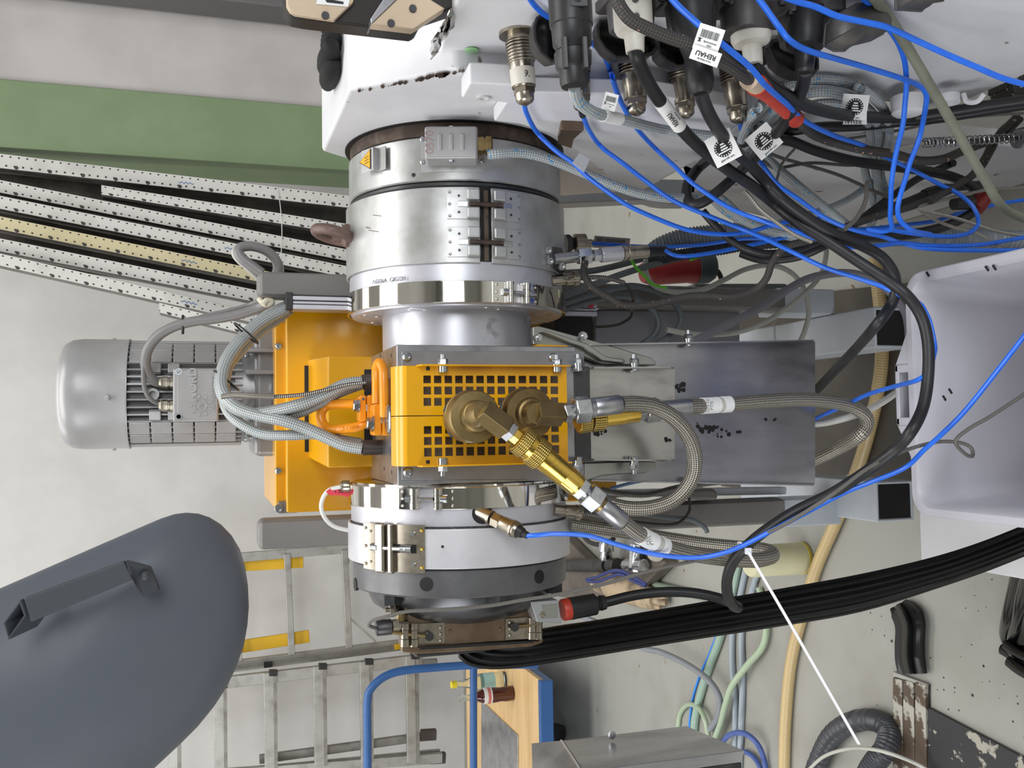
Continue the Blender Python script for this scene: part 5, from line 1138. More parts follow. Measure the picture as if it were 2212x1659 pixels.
DBL = mat('dark_blue_plastic', (36, 48, 110), .4)
pk = thing('clamp_tool', 'dark blue edged clamp lying on the taupe sheet', 'clamp', G(1330, 1245, .06))
for pth in ([(1266, 1252), (1290, 1246), (1320, 1234), (1345, 1234), (1372, 1248), (1396, 1262)], [(1268, 1255), (1292, 1256), (1330, 1242), (1345, 1242), (1366, 1254), (1394, 1266)]):
    build('clamp_arm', MB().tube(smooth_path([G(x, y, .13) for x, y in pth], 6), .006, 8, flat=.6), DBL, pk)
ic = build('white_nozzle', MB().lathe(G(1408, 1200, .06), G(1434, 1182, .09)-G(1408, 1200, .06), [(0, .006), (.04, .026), (.06, .03)], 18), IVORY, label='small white cone nozzle under the labelled steel hose', cat='nozzle')

rr = random.Random(11); m = MB()
for k in range(60):
    c = PZ(rr.uniform(1880, 2230), rr.uniform(1240, 1640) if k < 70 else rr.uniform(1130, 1300), .0005); s = rr.uniform(.0006, .0022)*(1 if rr.random() < .9 else 1.9)
    m.lathe(c, (0, 0, 1), [(0, s), (.001, s*.5)], 5, True, rr.random())
build('floor_crumbs', m, mat('black_crumb', (44, 42, 40), .6), label='small dark plastic crumbs scattered on the beige floor', cat='crumbs', kind='stuff')

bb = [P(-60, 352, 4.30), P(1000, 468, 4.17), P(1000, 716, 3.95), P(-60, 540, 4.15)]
build('gap_shade_sheet', MB().prism([p+V((0, .11, 0)) for p in bb], (0, .015, 0)), mat('gap_shade_dark', (52, 47, 43), .7, col2=(78, 72, 66), scale=9), label='dark sheet added for the shade in the gaps behind the white perforated rails', cat='shade sheet')  # added dark sheet, stands in for the shaded gaps between the rails
build('floor_shade_sheet', MB().prism([PZ(x, y, .002) for x, y in ((1560, 655), (1975, 610), (1985, 1045), (1680, 1060), (1560, 1050))], (0, 0, .004)), mat('floor_shade_dark', (60, 55, 48), .4, col2=(78, 72, 64), scale=6), label='dark sheet for the shade on the floor between the stand feet', cat='mat')  # shade under the machine laid down as a dark sheet
# ------------------------------------------------------------------ connectors on the cabinet side
def dep(p): return (V(p)-CAMP).dot(FW)
def conn(name, label, base, tip, segs, Yo=0., cat='connector', group=None, tilt=0.):
    """segs: (part, material, f0, f1, [(f, r px)], sides) along base->tip"""
    b = PX(*base, XC); Y = b.y+Yo; b = P(*base, Y); e = P(*tip, Y+tilt); s = dep(b)/F; d = e-b; L = d.length
    t = thing(name, label, cat, b, group)
    for nm, m, prof, n in segs:
        build(nm, MB().lathe(b, d, [(L*f, r*s) for f, r in prof], n, True, .2), m, t)
    return t, b, d/L, s
THR = ribbed('nickel_thread', (186, 178, 164), (110, 102, 92), 260, .3, 1., 1., 0)
def circ(label, base, tip, rm=1., tape=False, flange=True, Yo=0., grp='nickel circular plugs'):
    seg = []
    if flange: seg.append(('mounting_flange', NICKEL, [(-.02, 43*rm), (.03, 43*rm), (.035, 26*rm), (.12, 26*rm)], 32))
    seg.append(('threaded_ring', THR, [(.10+.0001, 24*rm), (.12, 31*rm)]+[(.12+.30*k/14, (31 if k % 2 else 28.5)*rm) for k in range(1, 15)]+[(.43, 28*rm)], 32))
    seg.append(('barrel', NICKEL, [(.43, 27*rm), (.60, 26.5*rm), (.62, 25*rm), (.78, 25*rm), (.79, 22*rm)], 28))
    seg.append(('hex_nut', NICKEL, [(.76, 24.5*rm), (.86, 24.5*rm)], 6))
    seg.append(('gland', NICKEL, [(.86, 21*rm), (.95, 20*rm), (.985, 16*rm), (1, 11*rm), (1.02, 6*rm)], 24))
    t, b, d, s = conn('circular_plug', label, base, tip, seg, Yo, group=grp)
    if tape:
        L = (P(*tip, b.y)-b).length
        tp = build('paper_tape', MB().lathe(b, d, [(L*.52, 27.6*rm*s), (L*.76, 26.4*rm*s)], 28, False), IVORY, t, label='handwritten paper tape')
        text('handwriting', '9.', INK, tp, b+d*(L*.64)+V((0, -.0152, .0)), -UP, RT, .011, .0002)
    return t
circ('nickel circular plug with a paper tape band, topmost of the row', (1120, 72), (1135, 224), 1., True)
circ('nickel circular plug almost hidden behind the big black plug', (1246, 100), (1257, 238), .85, Yo=.02)
circ('nickel circular plug beneath the first white plug', (1362, 98), (1376, 247), 1.0, flange=False, Yo=.03)
circ('nickel circular plug with a drawn ring mark beside the rubber plug', (1462, 110), (1484, 253), .88, flange=False, Yo=.04)
circ('nickel circular plug under the second white plug', (1578, 118), (1596, 264), .92, flange=False, Yo=.03)
circ('dark nickel plug behind the small black plug', (1662, 120), (1708, 190), .75, flange=False, Yo=.08)
t, b, d, s = conn('power_plug', 'big black plastic power plug, largest of the row', (1229, -40), (1241, 190), [
 ('plug_body', PLASB, [(0, 47), (.42, 47), (.43, 44), (.60, 42), (.63, 36), (.655, 35)], 40),
 ('clamp_nut', PLASB, [(.65, 37), (.67, 41), (.80, 39), (.84, 33)], 10),
 ('cable_collar', PLASB, [(.83, 32), (.96, 31), (.99, 28), (1, 13)], 32)], -.03)
for k in range(2): build('grip_rib', MB().obox(b+d*(.07+.012)+RT*0+V((0, -.0215, 0))+(-UP)*(.004-.020*k), (d, -UP, V((0, -1, 0))), (.016, .0024, .003)), PLASB, t, bevel=.001)
build('square_boss', MB().obox(b+d*.027+V((0, -.0225, 0)), (d, -UP, V((0, -1, 0))), (.009, .009, .0018)), PLASB, t, bevel=.001)
build('boss_screw', MB().lathe(b+d*.027+V((0, -.0238, 0)), (0, -1, 0), [(0, .0055), (.001, .005), (.001, .003), (-.001, .003)], 14), DARKST, t)
t, b, d, s = conn('power_plug', 'ivory plug nearest the big black plug, with a narrow neck', (1363, -30), (1372, 113), [
 ('plug_body', IVORY, [(0, 43), (.64, 42), (.70, 38), (.74, 24)], 36), ('plug_neck', IVORY, [(.70, 23), (1, 20), (1.0, 12)], 28)], -.01, group='ivory power plugs')
for k in range(2): build('pin_hole', MB().lathe(b+d*(.024+.018*k)+V((0, -.0212, .006)), (0, -1, .0), [(-.002, .0034), (.0008, .0034), (.0006, .0024)], 14), PDIECAST, t)
t, b, d, s = conn('rubber_plug', 'black moulded rubber plug between the two ivory plugs', (1487, -20), (1516, 202), [
 ('rubber_body', RUBBER, [(0, 48), (.20, 48), (.36, 44), (.56, 33), (.62, 29), (.66, 28), (.72, 30), (.90, 30), (.96, 26), (1, 20), (1, 12)], 40)], -.015)
t, b, d, s = conn('power_plug', 'ivory plug next to the right tail of the red sleeve', (1615, 10), (1628, 139), [
 ('plug_body', IVORY, [(0, 43), (.58, 43), (.66, 38), (.70, 23)], 36), ('plug_neck', IVORY, [(.68, 22), (1, 20), (1.0, 12)], 28)], -.01, group='ivory power plugs')
for k in range(2): build('pin_hole', MB().lathe(b+d*(.014+.014*k)+V((0, -.0212, .004)), (0, -1, .0), [(-.002, .0034), (.0008, .0034), (.0006, .0024)], 14), PDIECAST, t)
t, b, d, s = conn('power_plug', 'small black plug with short neck, last of the plug row', (1741, 22), (1738, 158), [
 ('plug_body', PLASB, [(0, 42), (.50, 41), (.60, 38), (.64, 24)], 36), ('plug_neck', PLASB, [(.62, 22), (.96, 20), (1, 15), (1, 11)], 28)], -.01)
# sockets (die-cast plates) and their hinged lids
def socket(label, cx, cy, w, h, Yo=0.):
    c = PX(cx, max(cy, -60), XC); s = dep(c)/F; Y = c.y+Yo; c = P(cx, cy, Y)
    t = thing('wall_socket', label, 'socket', c, 'die-cast sockets on the cabinet')
    build('flange_plate', MB().prism([c-GX*.012+(-UP)*(a*w*s)+V((0, b_*h*s, 0)) for a, b_ in ((-1, -.8), (-.8, -1), (.8, -1), (1, -.8), (1, .8), (.8, 1), (-.8, 1), (-1, .8))], (.014, 0, 0)), PDIECAST, t, bevel=.002)
    build('collar', MB().lathe(c-GX*.010, (-1, 0, 0), [(0, w*.86*s), (.028, w*.78*s), (.030, w*.7*s)], 32), PDIECAST, t)
    for a in (-.82, .82): build('flange_screw', capscrew(c-GX*.012+(-UP)*(a*w*s)+V((0, -.8*h*s, 0)), (-1, 0, 0), .0042, .004), DARKST, t)
socket('die-cast socket holding the first ivory plug', 1362, -10, 62, 50); socket('die-cast socket holding the rubber plug', 1492, -6, 66, 52)
socket('die-cast socket holding the second ivory plug', 1610, 0, 66, 54); socket('die-cast socket holding the small black plug', 1735, 22, 66, 54)
def lid(label, pts, Y, m=PDIECAST, d=.014, group='hinged socket lids', closed=1):
    Y = min(XC/ray(x, y).x*ray(x, y).y for x, y in pts)-.012
    pts = [P(x, y, Y) for x, y in pts]; c = sum(pts, V((0, 0, 0)))/len(pts)
    t = thing('socket_lid', label, 'lid', c, group)
    build('lid_shell', MB().strip([[c+(p-c)*k+V((0, o*closed, 0)) for p in pts+pts[:1]] for k, o in ((1, 0), (1.0, d), (.90, d*1.5), (.5, d*1.8), (.02, d*1.8))]), m, t, thick=.002, ang=50)
    build('lid_rim', MB().tube([p for p in pts], .0022, 6, True), m, t)
    return t
LIDB = mat('dark_lid', (52, 50, 50), .4, .4, col2=(66, 63, 62), scale=20)
lid('dark hinged lid behind the big black plug', [(1154, 60), (1160, 40), (1172, 32), (1195, 34), (1208, 70), (1206, 128), (1190, 132), (1168, 112), (1156, 88)], 1.03, LIDB)
lid('dark hinged lid open below the first ivory plug', [(1291, 60), (1296, 46), (1322, 44), (1380, 58), (1412, 78), (1420, 100), (1408, 116), (1375, 124), (1330, 124), (1308, 106), (1293, 84)], 1.055, LIDB)
lid('dark hinged lid open beside the rubber plug', [(1421, 94), (1426, 84), (1450, 80), (1480, 100), (1482, 140), (1462, 143), (1440, 132), (1425, 116)], 1.09, LIDB)
lid('dark hinged lid open below the second ivory plug', [(1556, 78), (1575, 60), (1620, 84), (1650, 100), (1652, 138), (1630, 148), (1596, 140), (1568, 112)], 1.10, LIDB)
lid('dark hinged lid open around the small black plug neck', [(1664, 100), (1668, 88), (1692, 86), (1740, 108), (1766, 128), (1766, 148), (1752, 164), (1728, 164), (1700, 152), (1678, 132)], 1.11, LIDB)
t = lid('closed grey die-cast lid with a lug, right of the small black plug', [(1780, 98), (1784, 56), (1806, 34), (1836, 18), (1862, 17), (1884, 26), (1908, 54), (1906, 72), (1880, 86), (1838, 96), (1824, 108), (1802, 108)], 1.04, PDIECAST, .012, closed=-1)
build('raised_logo_field', MB().obox(PX(1845, 56, XC-.03), (RT, -UP, FW), (.008, .018, .002)), PDIECAST, t, bevel=.001)
build('hinge', MB().box(PX(1788, 62, XC-.012)-V((.004, .0, .006)), PX(1788, 62, XC-.012)+V((.012, .02, .006))), PDIECAST, t, bevel=.001)
lid('closed grey die-cast lid cut by the upper frame edge', [(1936, 20), (1934, -20), (2040, -30), (2036, 0), (2006, 4), (1990, 22), (1960, 20)], 1.0, PDIECAST, .012, closed=-1)
t = thing('rectangular_plug', 'speckled dark rectangular connector hood at the right frame edge', 'connector', P(2190, 150, 1.22))
SPK = mat('speckled_diecast', (64, 62, 62), .4, .6, speck=(196, 194, 190), sscale=130, slo=.62)
pl([(2183, 112), (2230, 92), (2230, 204), (2194, 204), (2188, 186)], 1.20, .05, 'hood', SPK, t, bevel=.003)
pl([(2164, 104), (2230, 76), (2230, 94), (2184, 112), (2168, 116)], 1.195, .06, 'locking_lever', PDIECAST, t, bevel=.002)
pl([(2175, 122), (2186, 124), (2186, 192), (2174, 190)], 1.21, .04, 'hood_flange', SPK, t, bevel=.002)
build('lever_screw', capscrew(P(2177, 119, 1.195), (0, -1, 0), .004, .004), ZINC, t)
# ------------------------------------------------------------------ cables
PIX = {}
def yf(y, Y): return Y*(1+.106*max(0, min(1, (480-y)/180))) if 0 < Y < 1.25 else Y
def cable(name, label, pts, r, m, Y=None, cat='cable', group=None, res=7, n=10, rfun=None):
    q = [V((p[0], p[1], yf(p[1], p[2]) if len(p) > 2 else -1)) for p in pts]
    ks = [i for i, v in enumerate(q) if v.z > 0]
    for i, v in enumerate(q):
        if v.z < 0:
            if not ks: v.z = Y
            else:
                a = max([k for k in ks if k < i], default=ks[0]); b = min([k for k in ks if k > i], default=ks[-1])
                v.z = q[a].z if a == b or b <= a else q[a].z+(q[b].z-q[a].z)*(i-a)/(b-a)
    sp = smooth_path(q, res); rx = r if not isinstance(r, list) else max(r)
    for v in sp:
        if v.x > 1000 and v.y < 420 and cat == 'cable' and 'terminal box' not in label:
            d_ = ray(v.x, v.y); lim = (.404 if 160 < v.y and v.x < 1640 else .446 if v.y > 190 and v.x >= 1640 else .464)/d_.x*d_.y-rx*1.3-.004
            if v.z > lim: v.z = lim
    p = [P(v.x, v.y, v.z) for v in sp]
    o = build(name, MB().tube(p, r, n, rfun=rfun), m, label=label, cat=cat, group=group); PIX[o.name] = (sp, p, r); return o
def near(o, x, y): sp = PIX[o.name][0]; return min(range(len(sp)), key=lambda i: (sp[i].x-x)**2+(sp[i].y-y)**2)
def seg_on(o, a, b):
    i, j = sorted((near(o, *a), near(o, *b))); p = PIX[o.name][1]; return p[i:max(j, i+1)+1]
def yon(o, x, y): return PIX[o.name][0][near(o, x, y)].z
SB = 'blue sensor cables'
RB = .0033
def bl_(label, pts, Y=None): return cable('sensor_cable', label, pts, RB, BLUE, Y, group=SB, n=9)
bl_('blue cable from the taped nickel plug, lowest arc across the white housing', [(1133, 218, 1.10), (1136, 240, 1.09), (1158, 283), (1200, 325), (1238, 352), (1265, 378), (1300, 405), (1350, 440), (1404, 466), (1470, 492), (1520, 503), (1575, 506), (1620, 500), (1670, 486), (1716, 477), (1770, 472, 1.22)])
bl_('blue cable from the hidden nickel plug, running on to the white bin grip', [(1256, 236, 1.14), (1260, 252, 1.12), (1275, 285), (1300, 318), (1345, 352), (1390, 387), (1454, 433), (1530, 466), (1606, 496, 1.20), (1660, 519), (1711, 544), (1780, 577), (1850, 600), (1905, 619, 1.12), (1945, 638, 1.10), (1985, 655), (1998, 672), (2009, 697), (2019, 744), (2018, 763), (2006, 800), (1982, 821, 1.04), (1931, 835), (1875, 852), (1815, 880, 1.32), (1761, 905, 1.40), (1720, 930, 1.47)])
bl_('blue cable starting behind the big black plug and ending at the right frame edge', [(1262, 84, 1.16), (1285, 98), (1305, 120), (1320, 158), (1335, 205), (1355, 245), (1378, 280, 1.14), (1410, 315), (1455, 357), (1502, 400), (1581, 451), (1660, 481, 1.13), (1720, 500), (1766, 516), (1836, 533), (1905, 530), (1947, 525), (2016, 531), (2100, 530), (2150, 524), (2240, 508, 1.12)])
bl_('blue cable dropping to a narrow loop in front of the grey conduit', [(1625, -20, .755), (1655, 20), (1680, 55), (1705, 86, .76), (1740, 107), (1800, 125), (1870, 145), (1950, 170), (1985, 185, .86), (2001, 205), (1998, 240), (1988, 290), (1978, 320), (1966, 350), (1956, 385), (1944, 425), (1939, 455), (1948, 480), (1972, 498, 1.05), (2010, 506, 1.1)])
bl_('blue cable passing behind the red sleeve into the big right loop', [(1438, -20, .745), (1460, 8), (1500, 45), (1560, 95, .75), (1620, 145), (1655, 186, .80), (1700, 225), (1740, 262, .92), (1800, 292), (1862, 313), (1915, 340, 1.09), (1985, 374, 1.10), (2033, 400), (2068, 417), (2099, 443), (2113, 472), (2108, 492), (2086, 506), (2044, 511), (1985, 506), (1925, 497, 1.1)])
bl_('blue cable along the top right running out beside the speckled hood', [(1680, -12, .75), (1720, 3), (1760, 14), (1810, 35), (1870, 48), (1920, 60), (1975, 85), (2040, 115), (2110, 145), (2170, 170), (2240, 188)])
bl_('blue cable hanging almost straight down past the olive cable', [(1852, -14, .78), (1895, 24), (1915, 55), (1940, 92), (1954, 132), (1958, 180), (1955, 222), (1950, 270), (1938, 320), (1930, 360), (1925, 402), (1924, 440), (1923, 470), (1926, 492), (1908, 500), (1872, 496, 1.1)])
bl_('blue cable from the long pressure sensor with the black sleeve', [(1438, 541, 1.33), (1448, 548), (1465, 553), (1490, 553), (1540, 546), (1600, 534), (1660, 521), (1720, 508, 1.28), (1790, 500)])
bl_('blue cable from the short dark sensor behind the long one', [(1280, 526, 1.50), (1320, 528), (1355, 531), (1430, 533, 1.44), (1500, 530), (1550, 524), (1600, 516), (1660, 514), (1730, 505), (1800, 502, 1.32)])
bl_('blue cable from the left flange sensor to the white tie', [(1138, 1157, 1.25), (1160, 1156), (1200, 1153), (1270, 1157), (1330, 1175), (1390, 1192), (1450, 1202), (1510, 1204), (1560, 1195), (1605, 1178), (1660, 1150, 1.13), (1740, 1108), (1820, 1066), (1882, 1041), (1955, 1010), (1997, 971), (2032, 940), (2085, 887), (2155, 800), (2240, 690, .98)])
bl_('blue cable leaving low right in front of the dark box corner', [(1858, 496, 1.24), (1900, 492), (1933, 488), (2016, 478), (2071, 461), (2113, 453), (2155, 441), (2240, 428, 1.24)])
bl_('blue cable from the nickel plug under the second ivory plug', [(1596, 258, 1.13), (1602, 280), (1610, 300), (1625, 326), (1645, 353), (1680, 398), (1725, 430), (1780, 469), (1836, 494), (1905, 511), (1947, 525), (2002, 537), (2100, 541), (2240, 540, 1.10)])
bl_('short blue cable above the big black plug at the upper frame edge', [(1138, -14, 1.0), (1150, 5), (1163, 20), (1182, 35), (1205, 44, 1.05)])
_b2 = [o for o in COL.objects if o.get('label', '').startswith('blue cable from the hidden nickel plug')][0]
build('cable_sleeve', MB().tube(seg_on(_b2, (1255, 234), (1259, 250)), .0046, 12), RUBBER, _b2, label='short black sleeve')
_b1 = [o for o in COL.objects if o.get('label', '').startswith('blue cable from the taped')][0]
pl([(1236, 352), (1252, 330), (1274, 344), (1262, 372)], yon(_b1, 1250, 362)-.004, .0008, 'tape_flag', mat('clear_tape', (206, 206, 210), .3), _b1, label='clear tape flag')
# --- tags with printing
d1_ = [None]
def tag(par, c, Y, ax, size, kind, w=None, mname='cable_tag'):
    """flat printed tag: c pixel centre, ax pixel direction of the text line"""
    Y = yon(par, *c)-PIX[par.name][2]-(.014 if par is d1_[0] else .005); o = P(*c, Y); a = P(c[0]+ax[0], c[1]+ax[1], Y)-o; a.normalize(); n = -ray(*c).normalized(); a = (a-n*a.dot(n)).normalized(); u = n.cross(a)
    s = dep(o)/F; hw = size*s/2; hh = (w or size)*s/2
    T_ = build(mname, MB().obox(o, (a, u, n), (hw, hh, .0004)), LABEL, par, label='white printed tag')
    q = o+n*.0006
    if kind == 'emblem':
        build('print_ring', MB().lathe(q-n*.0002, n, [(0, hw*.66), (.0003, hw*.66)], 30), INK, T_)
        for k in range(3): build('print_bar', MB().obox(q+n*.0004+u*(hw*(.30-.2*k))+a*(hw*.05), (a, u, n), (hw*(.16+.05*k), hw*.055, .0002)), LABEL, T_)
        build('print_bar', MB().obox(q+n*.0004-u*hw*.28, (a, u, n), (hw*.5, hw*.05, .0002)), LABEL, T_)
        m = MB()
        for k in range(20):
            g = 2*pi*k/20; e = a*math.cos(g)+u*math.sin(g); m.obox(q+n*.0004+e*(hw*.57), (e, n.cross(e), n), (hw*.055, hw*.035, .0002))
        build('print_ticks', m, LABEL, T_, kind='stuff')
        text('print', 'geprüft am:', INK, T_, q-u*hw*.82, a, u, hw*.24, .0002)
    elif kind == 'barcode':
        rr = random.Random(int(c[0])); x = -.7
        m = MB()
        while x < .7:
            wd = rr.choice((.02, .035, .05)); m.obox(q+a*(hw*(x+wd/2))+u*hh*.30, (a, u, n), (hw*wd/2, hh*.30, .0002)); x += wd+rr.choice((.03, .05))
        build('barcode', m, INK, T_, kind='stuff')
        build('arrow_mark', MB().prism([q+n*.0002+a*(hw*i)+u*(hh*j) for i, j in ((-.8, -.1), (-.5, -.1), (-.62, -.22), (-.5, -.42), (-.62, -.36), (-.8, -.44), (-.7, -.28))], n*.0002), INK, T_)
        text('print', 'Sachnummer', INK, T_, q-u*hh*.28+a*hw*.2, a, u, hw*.2, .0002); text('print', '2021', INK, T_, q-u*hh*.55+a*hw*.2, a, u, hw*.2, .0002)
    elif kind == 'word':
        text('print', 'REHAU', INK, T_, q-u*hh*.1, a, u, hh*.95, .0002, bold=.00012); text('print', 'www.rehau.de', INK, T_, q+u*hh*.62, a, u, hh*.35, .0002)
    return T_
SG = 'black power cables'
RK = .0078
def bk_(label, pts, r=RK, Y=None): return cable('power_cable', label, pts, r, RUBBER, Y, group=SG, n=14)
k1 = bk_('long thick black cable from the first ivory plug down to the die plug', [(1370, 108, .811), (1378, 130, .815), (1392, 162), (1412, 198), (1440, 237, .885), (1480, 287), (1525, 330), (1575, 368, 1.02), (1625, 402), (1670, 438, 1.12), (1720, 478), (1790, 522), (1850, 562), (1905, 598), (1950, 630, 1.05), (1980, 665), (1998, 705), (2006, 760), (2003, 830), (1992, 885), (1968, 932, 1.02), (1935, 970), (1880, 1012), (1800, 1064), (1715, 1106, 1.13), (1648, 1150), (1608, 1185, 1.155), (1583, 1215), (1571, 1250), (1572, 1285), (1584, 1308, 1.25), (1594, 1312), (1580, 1303), (1545, 1290), (1490, 1280), (1430, 1279), (1370, 1286), (1308, 1301, 1.372)])
k2 = bk_('thick black cable from the rubber plug curling behind the bin', [(1512, 195, .80), (1522, 225), (1545, 270), (1580, 318, .93), (1615, 350), (1650, 388, 1.06), (1690, 430), (1740, 468), (1800, 505), (1863, 531), (1905, 556), (1930, 590, 1.10), (1935, 625), (1924, 660), (1890, 706, 1.12), (1850, 752), (1794, 810, 1.36), (1755, 852, 1.42), (1720, 890, 1.48)])
k3 = bk_('thick black cable from the second ivory plug leaving at the right frame edge', [(1626, 132, .816), (1640, 155), (1662, 180), (1700, 207, .86), (1745, 229), (1795, 243), (1850, 251, .95), (1910, 254), (1980, 252), (2060, 240), (2150, 226), (2240, 214, 1.10)])
k4 = bk_('black cable from the small black plug turning back in a loop to the right', [(1739, 152, .811), (1737, 172), (1728, 202), (1708, 240, .89), (1682, 280), (1648, 322, .99), (1604, 366, 1.14), (1555, 410), (1520, 436), (1496, 441), (1484, 425), (1487, 395), (1512, 360), (1556, 328, 1.20), (1620, 302), (1690, 286), (1766, 275), (1850, 272), (1940, 263), (2030, 254), (2120, 240, 1.22), (2240, 222)])
k5 = bk_('thick black cable making the wide turn at the grey conduit', [(1630, 322, 1.11), (1665, 303), (1705, 304), (1766, 327), (1850, 349), (1933, 360), (2016, 372), (2071, 387), (2105, 409), (2115, 433), (2102, 458), (2044, 488), (1970, 506), (1890, 513), (1830, 507), (1760, 480), (1700, 440), (1655, 400, 1.15)])
k6 = bk_('black cable crossing diagonally behind the blue loops', [(2060, 352, 1.22), (1994, 380), (1955, 404), (1905, 440), (1860, 474), (1820, 505), (1780, 532, 1.26), (1720, 556), (1650, 562), (1600, 548, 1.34)], .0062)
k7 = bk_('black cable with heat shrink end pointing to the red fitting', [(2130, 398, 1.18), (2060, 405), (2013, 414), (1996, 421), (1960, 436), (1919, 450), (1870, 470), (1830, 492, 1.24)], .0068)
build('shrink_sleeve', MB().tube(seg_on(k7, (1994, 421), (2045, 406)), .0086, 14), PLASB, k7)
k8 = bk_('slim black cable under the bundle towards the dark rubber elbow', [(1840, 486, 1.20), (1770, 520), (1716, 540), (1660, 548), (1614, 538), (1580, 520), (1546, 488), (1518, 456, 1.24)], .0058)
sg_ = seg_on(k1, (1432, 212), (1469, 274)); sv = build('label_sleeve', MB().tube(sg_, .0086, 16), LABEL, k1, label='white printed label sleeve')
_m = sg_[len(sg_)//2]; _a = (sg_[0]-sg_[-1]).normalized(); _n = CAMP-_m; _n = (_n-_a*_n.dot(_a)).normalized(); _u = _n.cross(_a)
text('print', 'REHAU', INK, sv, _m+_n*.0120+_u*.001, _a, _u, .0085, .0002, bold=.00008); text('print', 'www.rehau.de', INK, sv, _m+_n*.0114-_u*.005, _a, _u, .0030, .0001)
tag(k2, (1562, 320), 1.045, (78, -42), 58, 'emblem', 66); tag(k4, (1650, 305), 1.08, (52, -44), 58, 'emblem', 58); tag(k3, (1846, 231), 1.035, (55, 4), 54, 'emblem', 52)
yk = yon(k3, 1846, 256)-.0088
build('print_band', MB().obox(P(1846, 258, yk), (RT, -UP, FW), (.0066, .0160, .0004)), LABEL, k3)
text('print', 'REHAU', INK, k3, P(1840, 263, yk-.001), UP, -RT, .008, .0002)
# grey glassfibre braided heater cables
SGR = 'grey braided heater cables'
def gb_(label, pts, r=.0068, Y=None, m=None): return cable('heater_cable', label, pts, r, m or BRBLUE, Y, group=SGR, n=12)
pg = gl-tb*.02
g1 = cable('heater_cable', 'grey braided cable from the terminal box of the first heater band', [(1054, 334, 1.275), (1075, 332, 1.27), (1105, 330), (1140, 332), (1190, 345), (1252, 370), (1315, 396), (1378, 417), (1442, 428), (1492, 426), (1530, 420), (1560, 432), (1600, 468, 1.27), (1650, 492), (1720, 508)], .0072, BRBLUE, group=SGR, n=12)
g2 = gb_('grey braided cable from the big black plug with a barcode flag', [(1240, 186, .80), (1244, 205), (1256, 225), (1280, 242, .86), (1310, 251), (1350, 260, .93), (1400, 273), (1450, 283), (1510, 290), (1570, 300, 1.17), (1640, 330), (1700, 380), (1760, 430, 1.25), (1830, 486)], .0066)
T_ = tag(g2, (1318, 220), 1.03, (30, 8), 30, 'barcode', 36)
build('label_sleeve', MB().tube(seg_on(g2, (1300, 249), (1336, 258)), .0074, 14), LABEL, g2, label='white label sleeve')
gb_('outer ring of the grey braided cable coil behind the emblem tags', [(1602, 302, 1.24), (1622, 255), (1660, 208), (1708, 180), (1770, 172), (1835, 181), (1882, 208), (1912, 242), (1921, 285), (1912, 330), (1902, 372), (1912, 420), (1900, 470, 1.3)])
gb_('middle ring of the grey braided cable coil behind the emblem tags', [(1604, 330, 1.26), (1640, 272), (1684, 228), (1740, 203), (1795, 200), (1850, 218), (1886, 248), (1897, 292), (1888, 335), (1893, 378), (1902, 430), (1880, 480, 1.31)])
gb_('inner ring of the grey braided cable coil behind the emblem tags', [(1608, 352, 1.28), (1650, 300), (1700, 256), (1752, 228), (1806, 224), (1850, 240), (1876, 268), (1880, 310), (1868, 360), (1880, 410, 1.32), (1890, 450), (1880, 492, 1.32)])
gb_('thin grey braided cable slanting below the coil', [(1884, 392, 1.33), (1863, 410), (1822, 436), (1772, 456), (1720, 470), (1660, 486), (1604, 478), (1560, 452), (1530, 420, 1.33)], .0058)
gb_('grey braided cable running from the bundle to the conduit mouth', [(1548, 410, 1.30), (1560, 436), (1590, 466), (1630, 488), (1680, 505), (1740, 518, 1.3)], .0066)
# dark braided cables
SD = 'dark fibreglass braided cables'
d1 = cable('braided_cable', 'dark braided cable carrying the barcode tag and red sleeve', [(1325, -18, .755), (1340, 15), (1362, 42), (1400, 62), (1450, 82), (1500, 99, .76), (1550, 128), (1600, 160, .79), (1640, 188), (1690, 230), (1730, 268, .93), (1770, 297, 1.02), (1850, 320), (1930, 333), (1985, 347), (2035, 344), (2080, 326), (2140, 304), (2240, 276, 1.04)], .0066, BRDARK, group=SD, n=12)
d1_[0] = d1
tag(d1, (1531, 84), .945, (52, 16), 56, 'barcode', 52); tag(d1, (1524, 121), .952, (-52, -18), 64, 'word', 30)
_sg = seg_on(d1, (1634, 184), (1716, 256)); _n = len(_sg)
build('red_sleeve', MB().tube(_sg, [.0125-.003*min(1, i/4)+(.0014 if i > _n-4 else 0) for i in range(_n)], 18), REDP, d1, label='red silicone sleeve')
build('frayed_end', MB().tube(seg_on(d1, (1618, 174), (1636, 186)), .0108, 12), mat('frayed_fibre', (206, 184, 160), .8), d1)
cable('braided_cable', 'dark braided cable twisting down to the long pressure sensor', [(2196, 252, 1.08), (2180, 268), (2160, 287), (2141, 325), (2113, 369), (2071, 398), (2044, 415), (1974, 444), (1905, 464), (1850, 482, 1.16), (1800, 502), (1745, 520), (1697, 534), (1669, 566), (1655, 602), (1630, 626, 1.25), (1581, 640), (1530, 638), (1480, 641), (1416, 657), (1353, 661), (1315, 643), (1282, 623), (1266, 602), (1261, 587), (1264, 566, 1.33)], .0055, BRDARK, group=SD, n=12)
cable('braided_cable', 'second dark braided cable alongside, ending at the right frame edge', [(2010, 436, 1.12), (2060, 404), (2096, 380), (2124, 344), (2146, 304), (2176, 286), (2204, 258, 1.1)], .0045, BRDARK, group=SD, n=10)
ST_ = 'thin metal braided leads'
def th_(label, pts, r=.0022, Y=None, m=None): return cable('thermocouple_lead', label, pts, r, m or BRTH, Y, group=ST_, n=7)
th_('thin braided lead running high to the right frame edge', [(2240, 243, 1.20), (2127, 250), (2044, 258), (1960, 278), (1863, 295), (1790, 304, 1.2)])
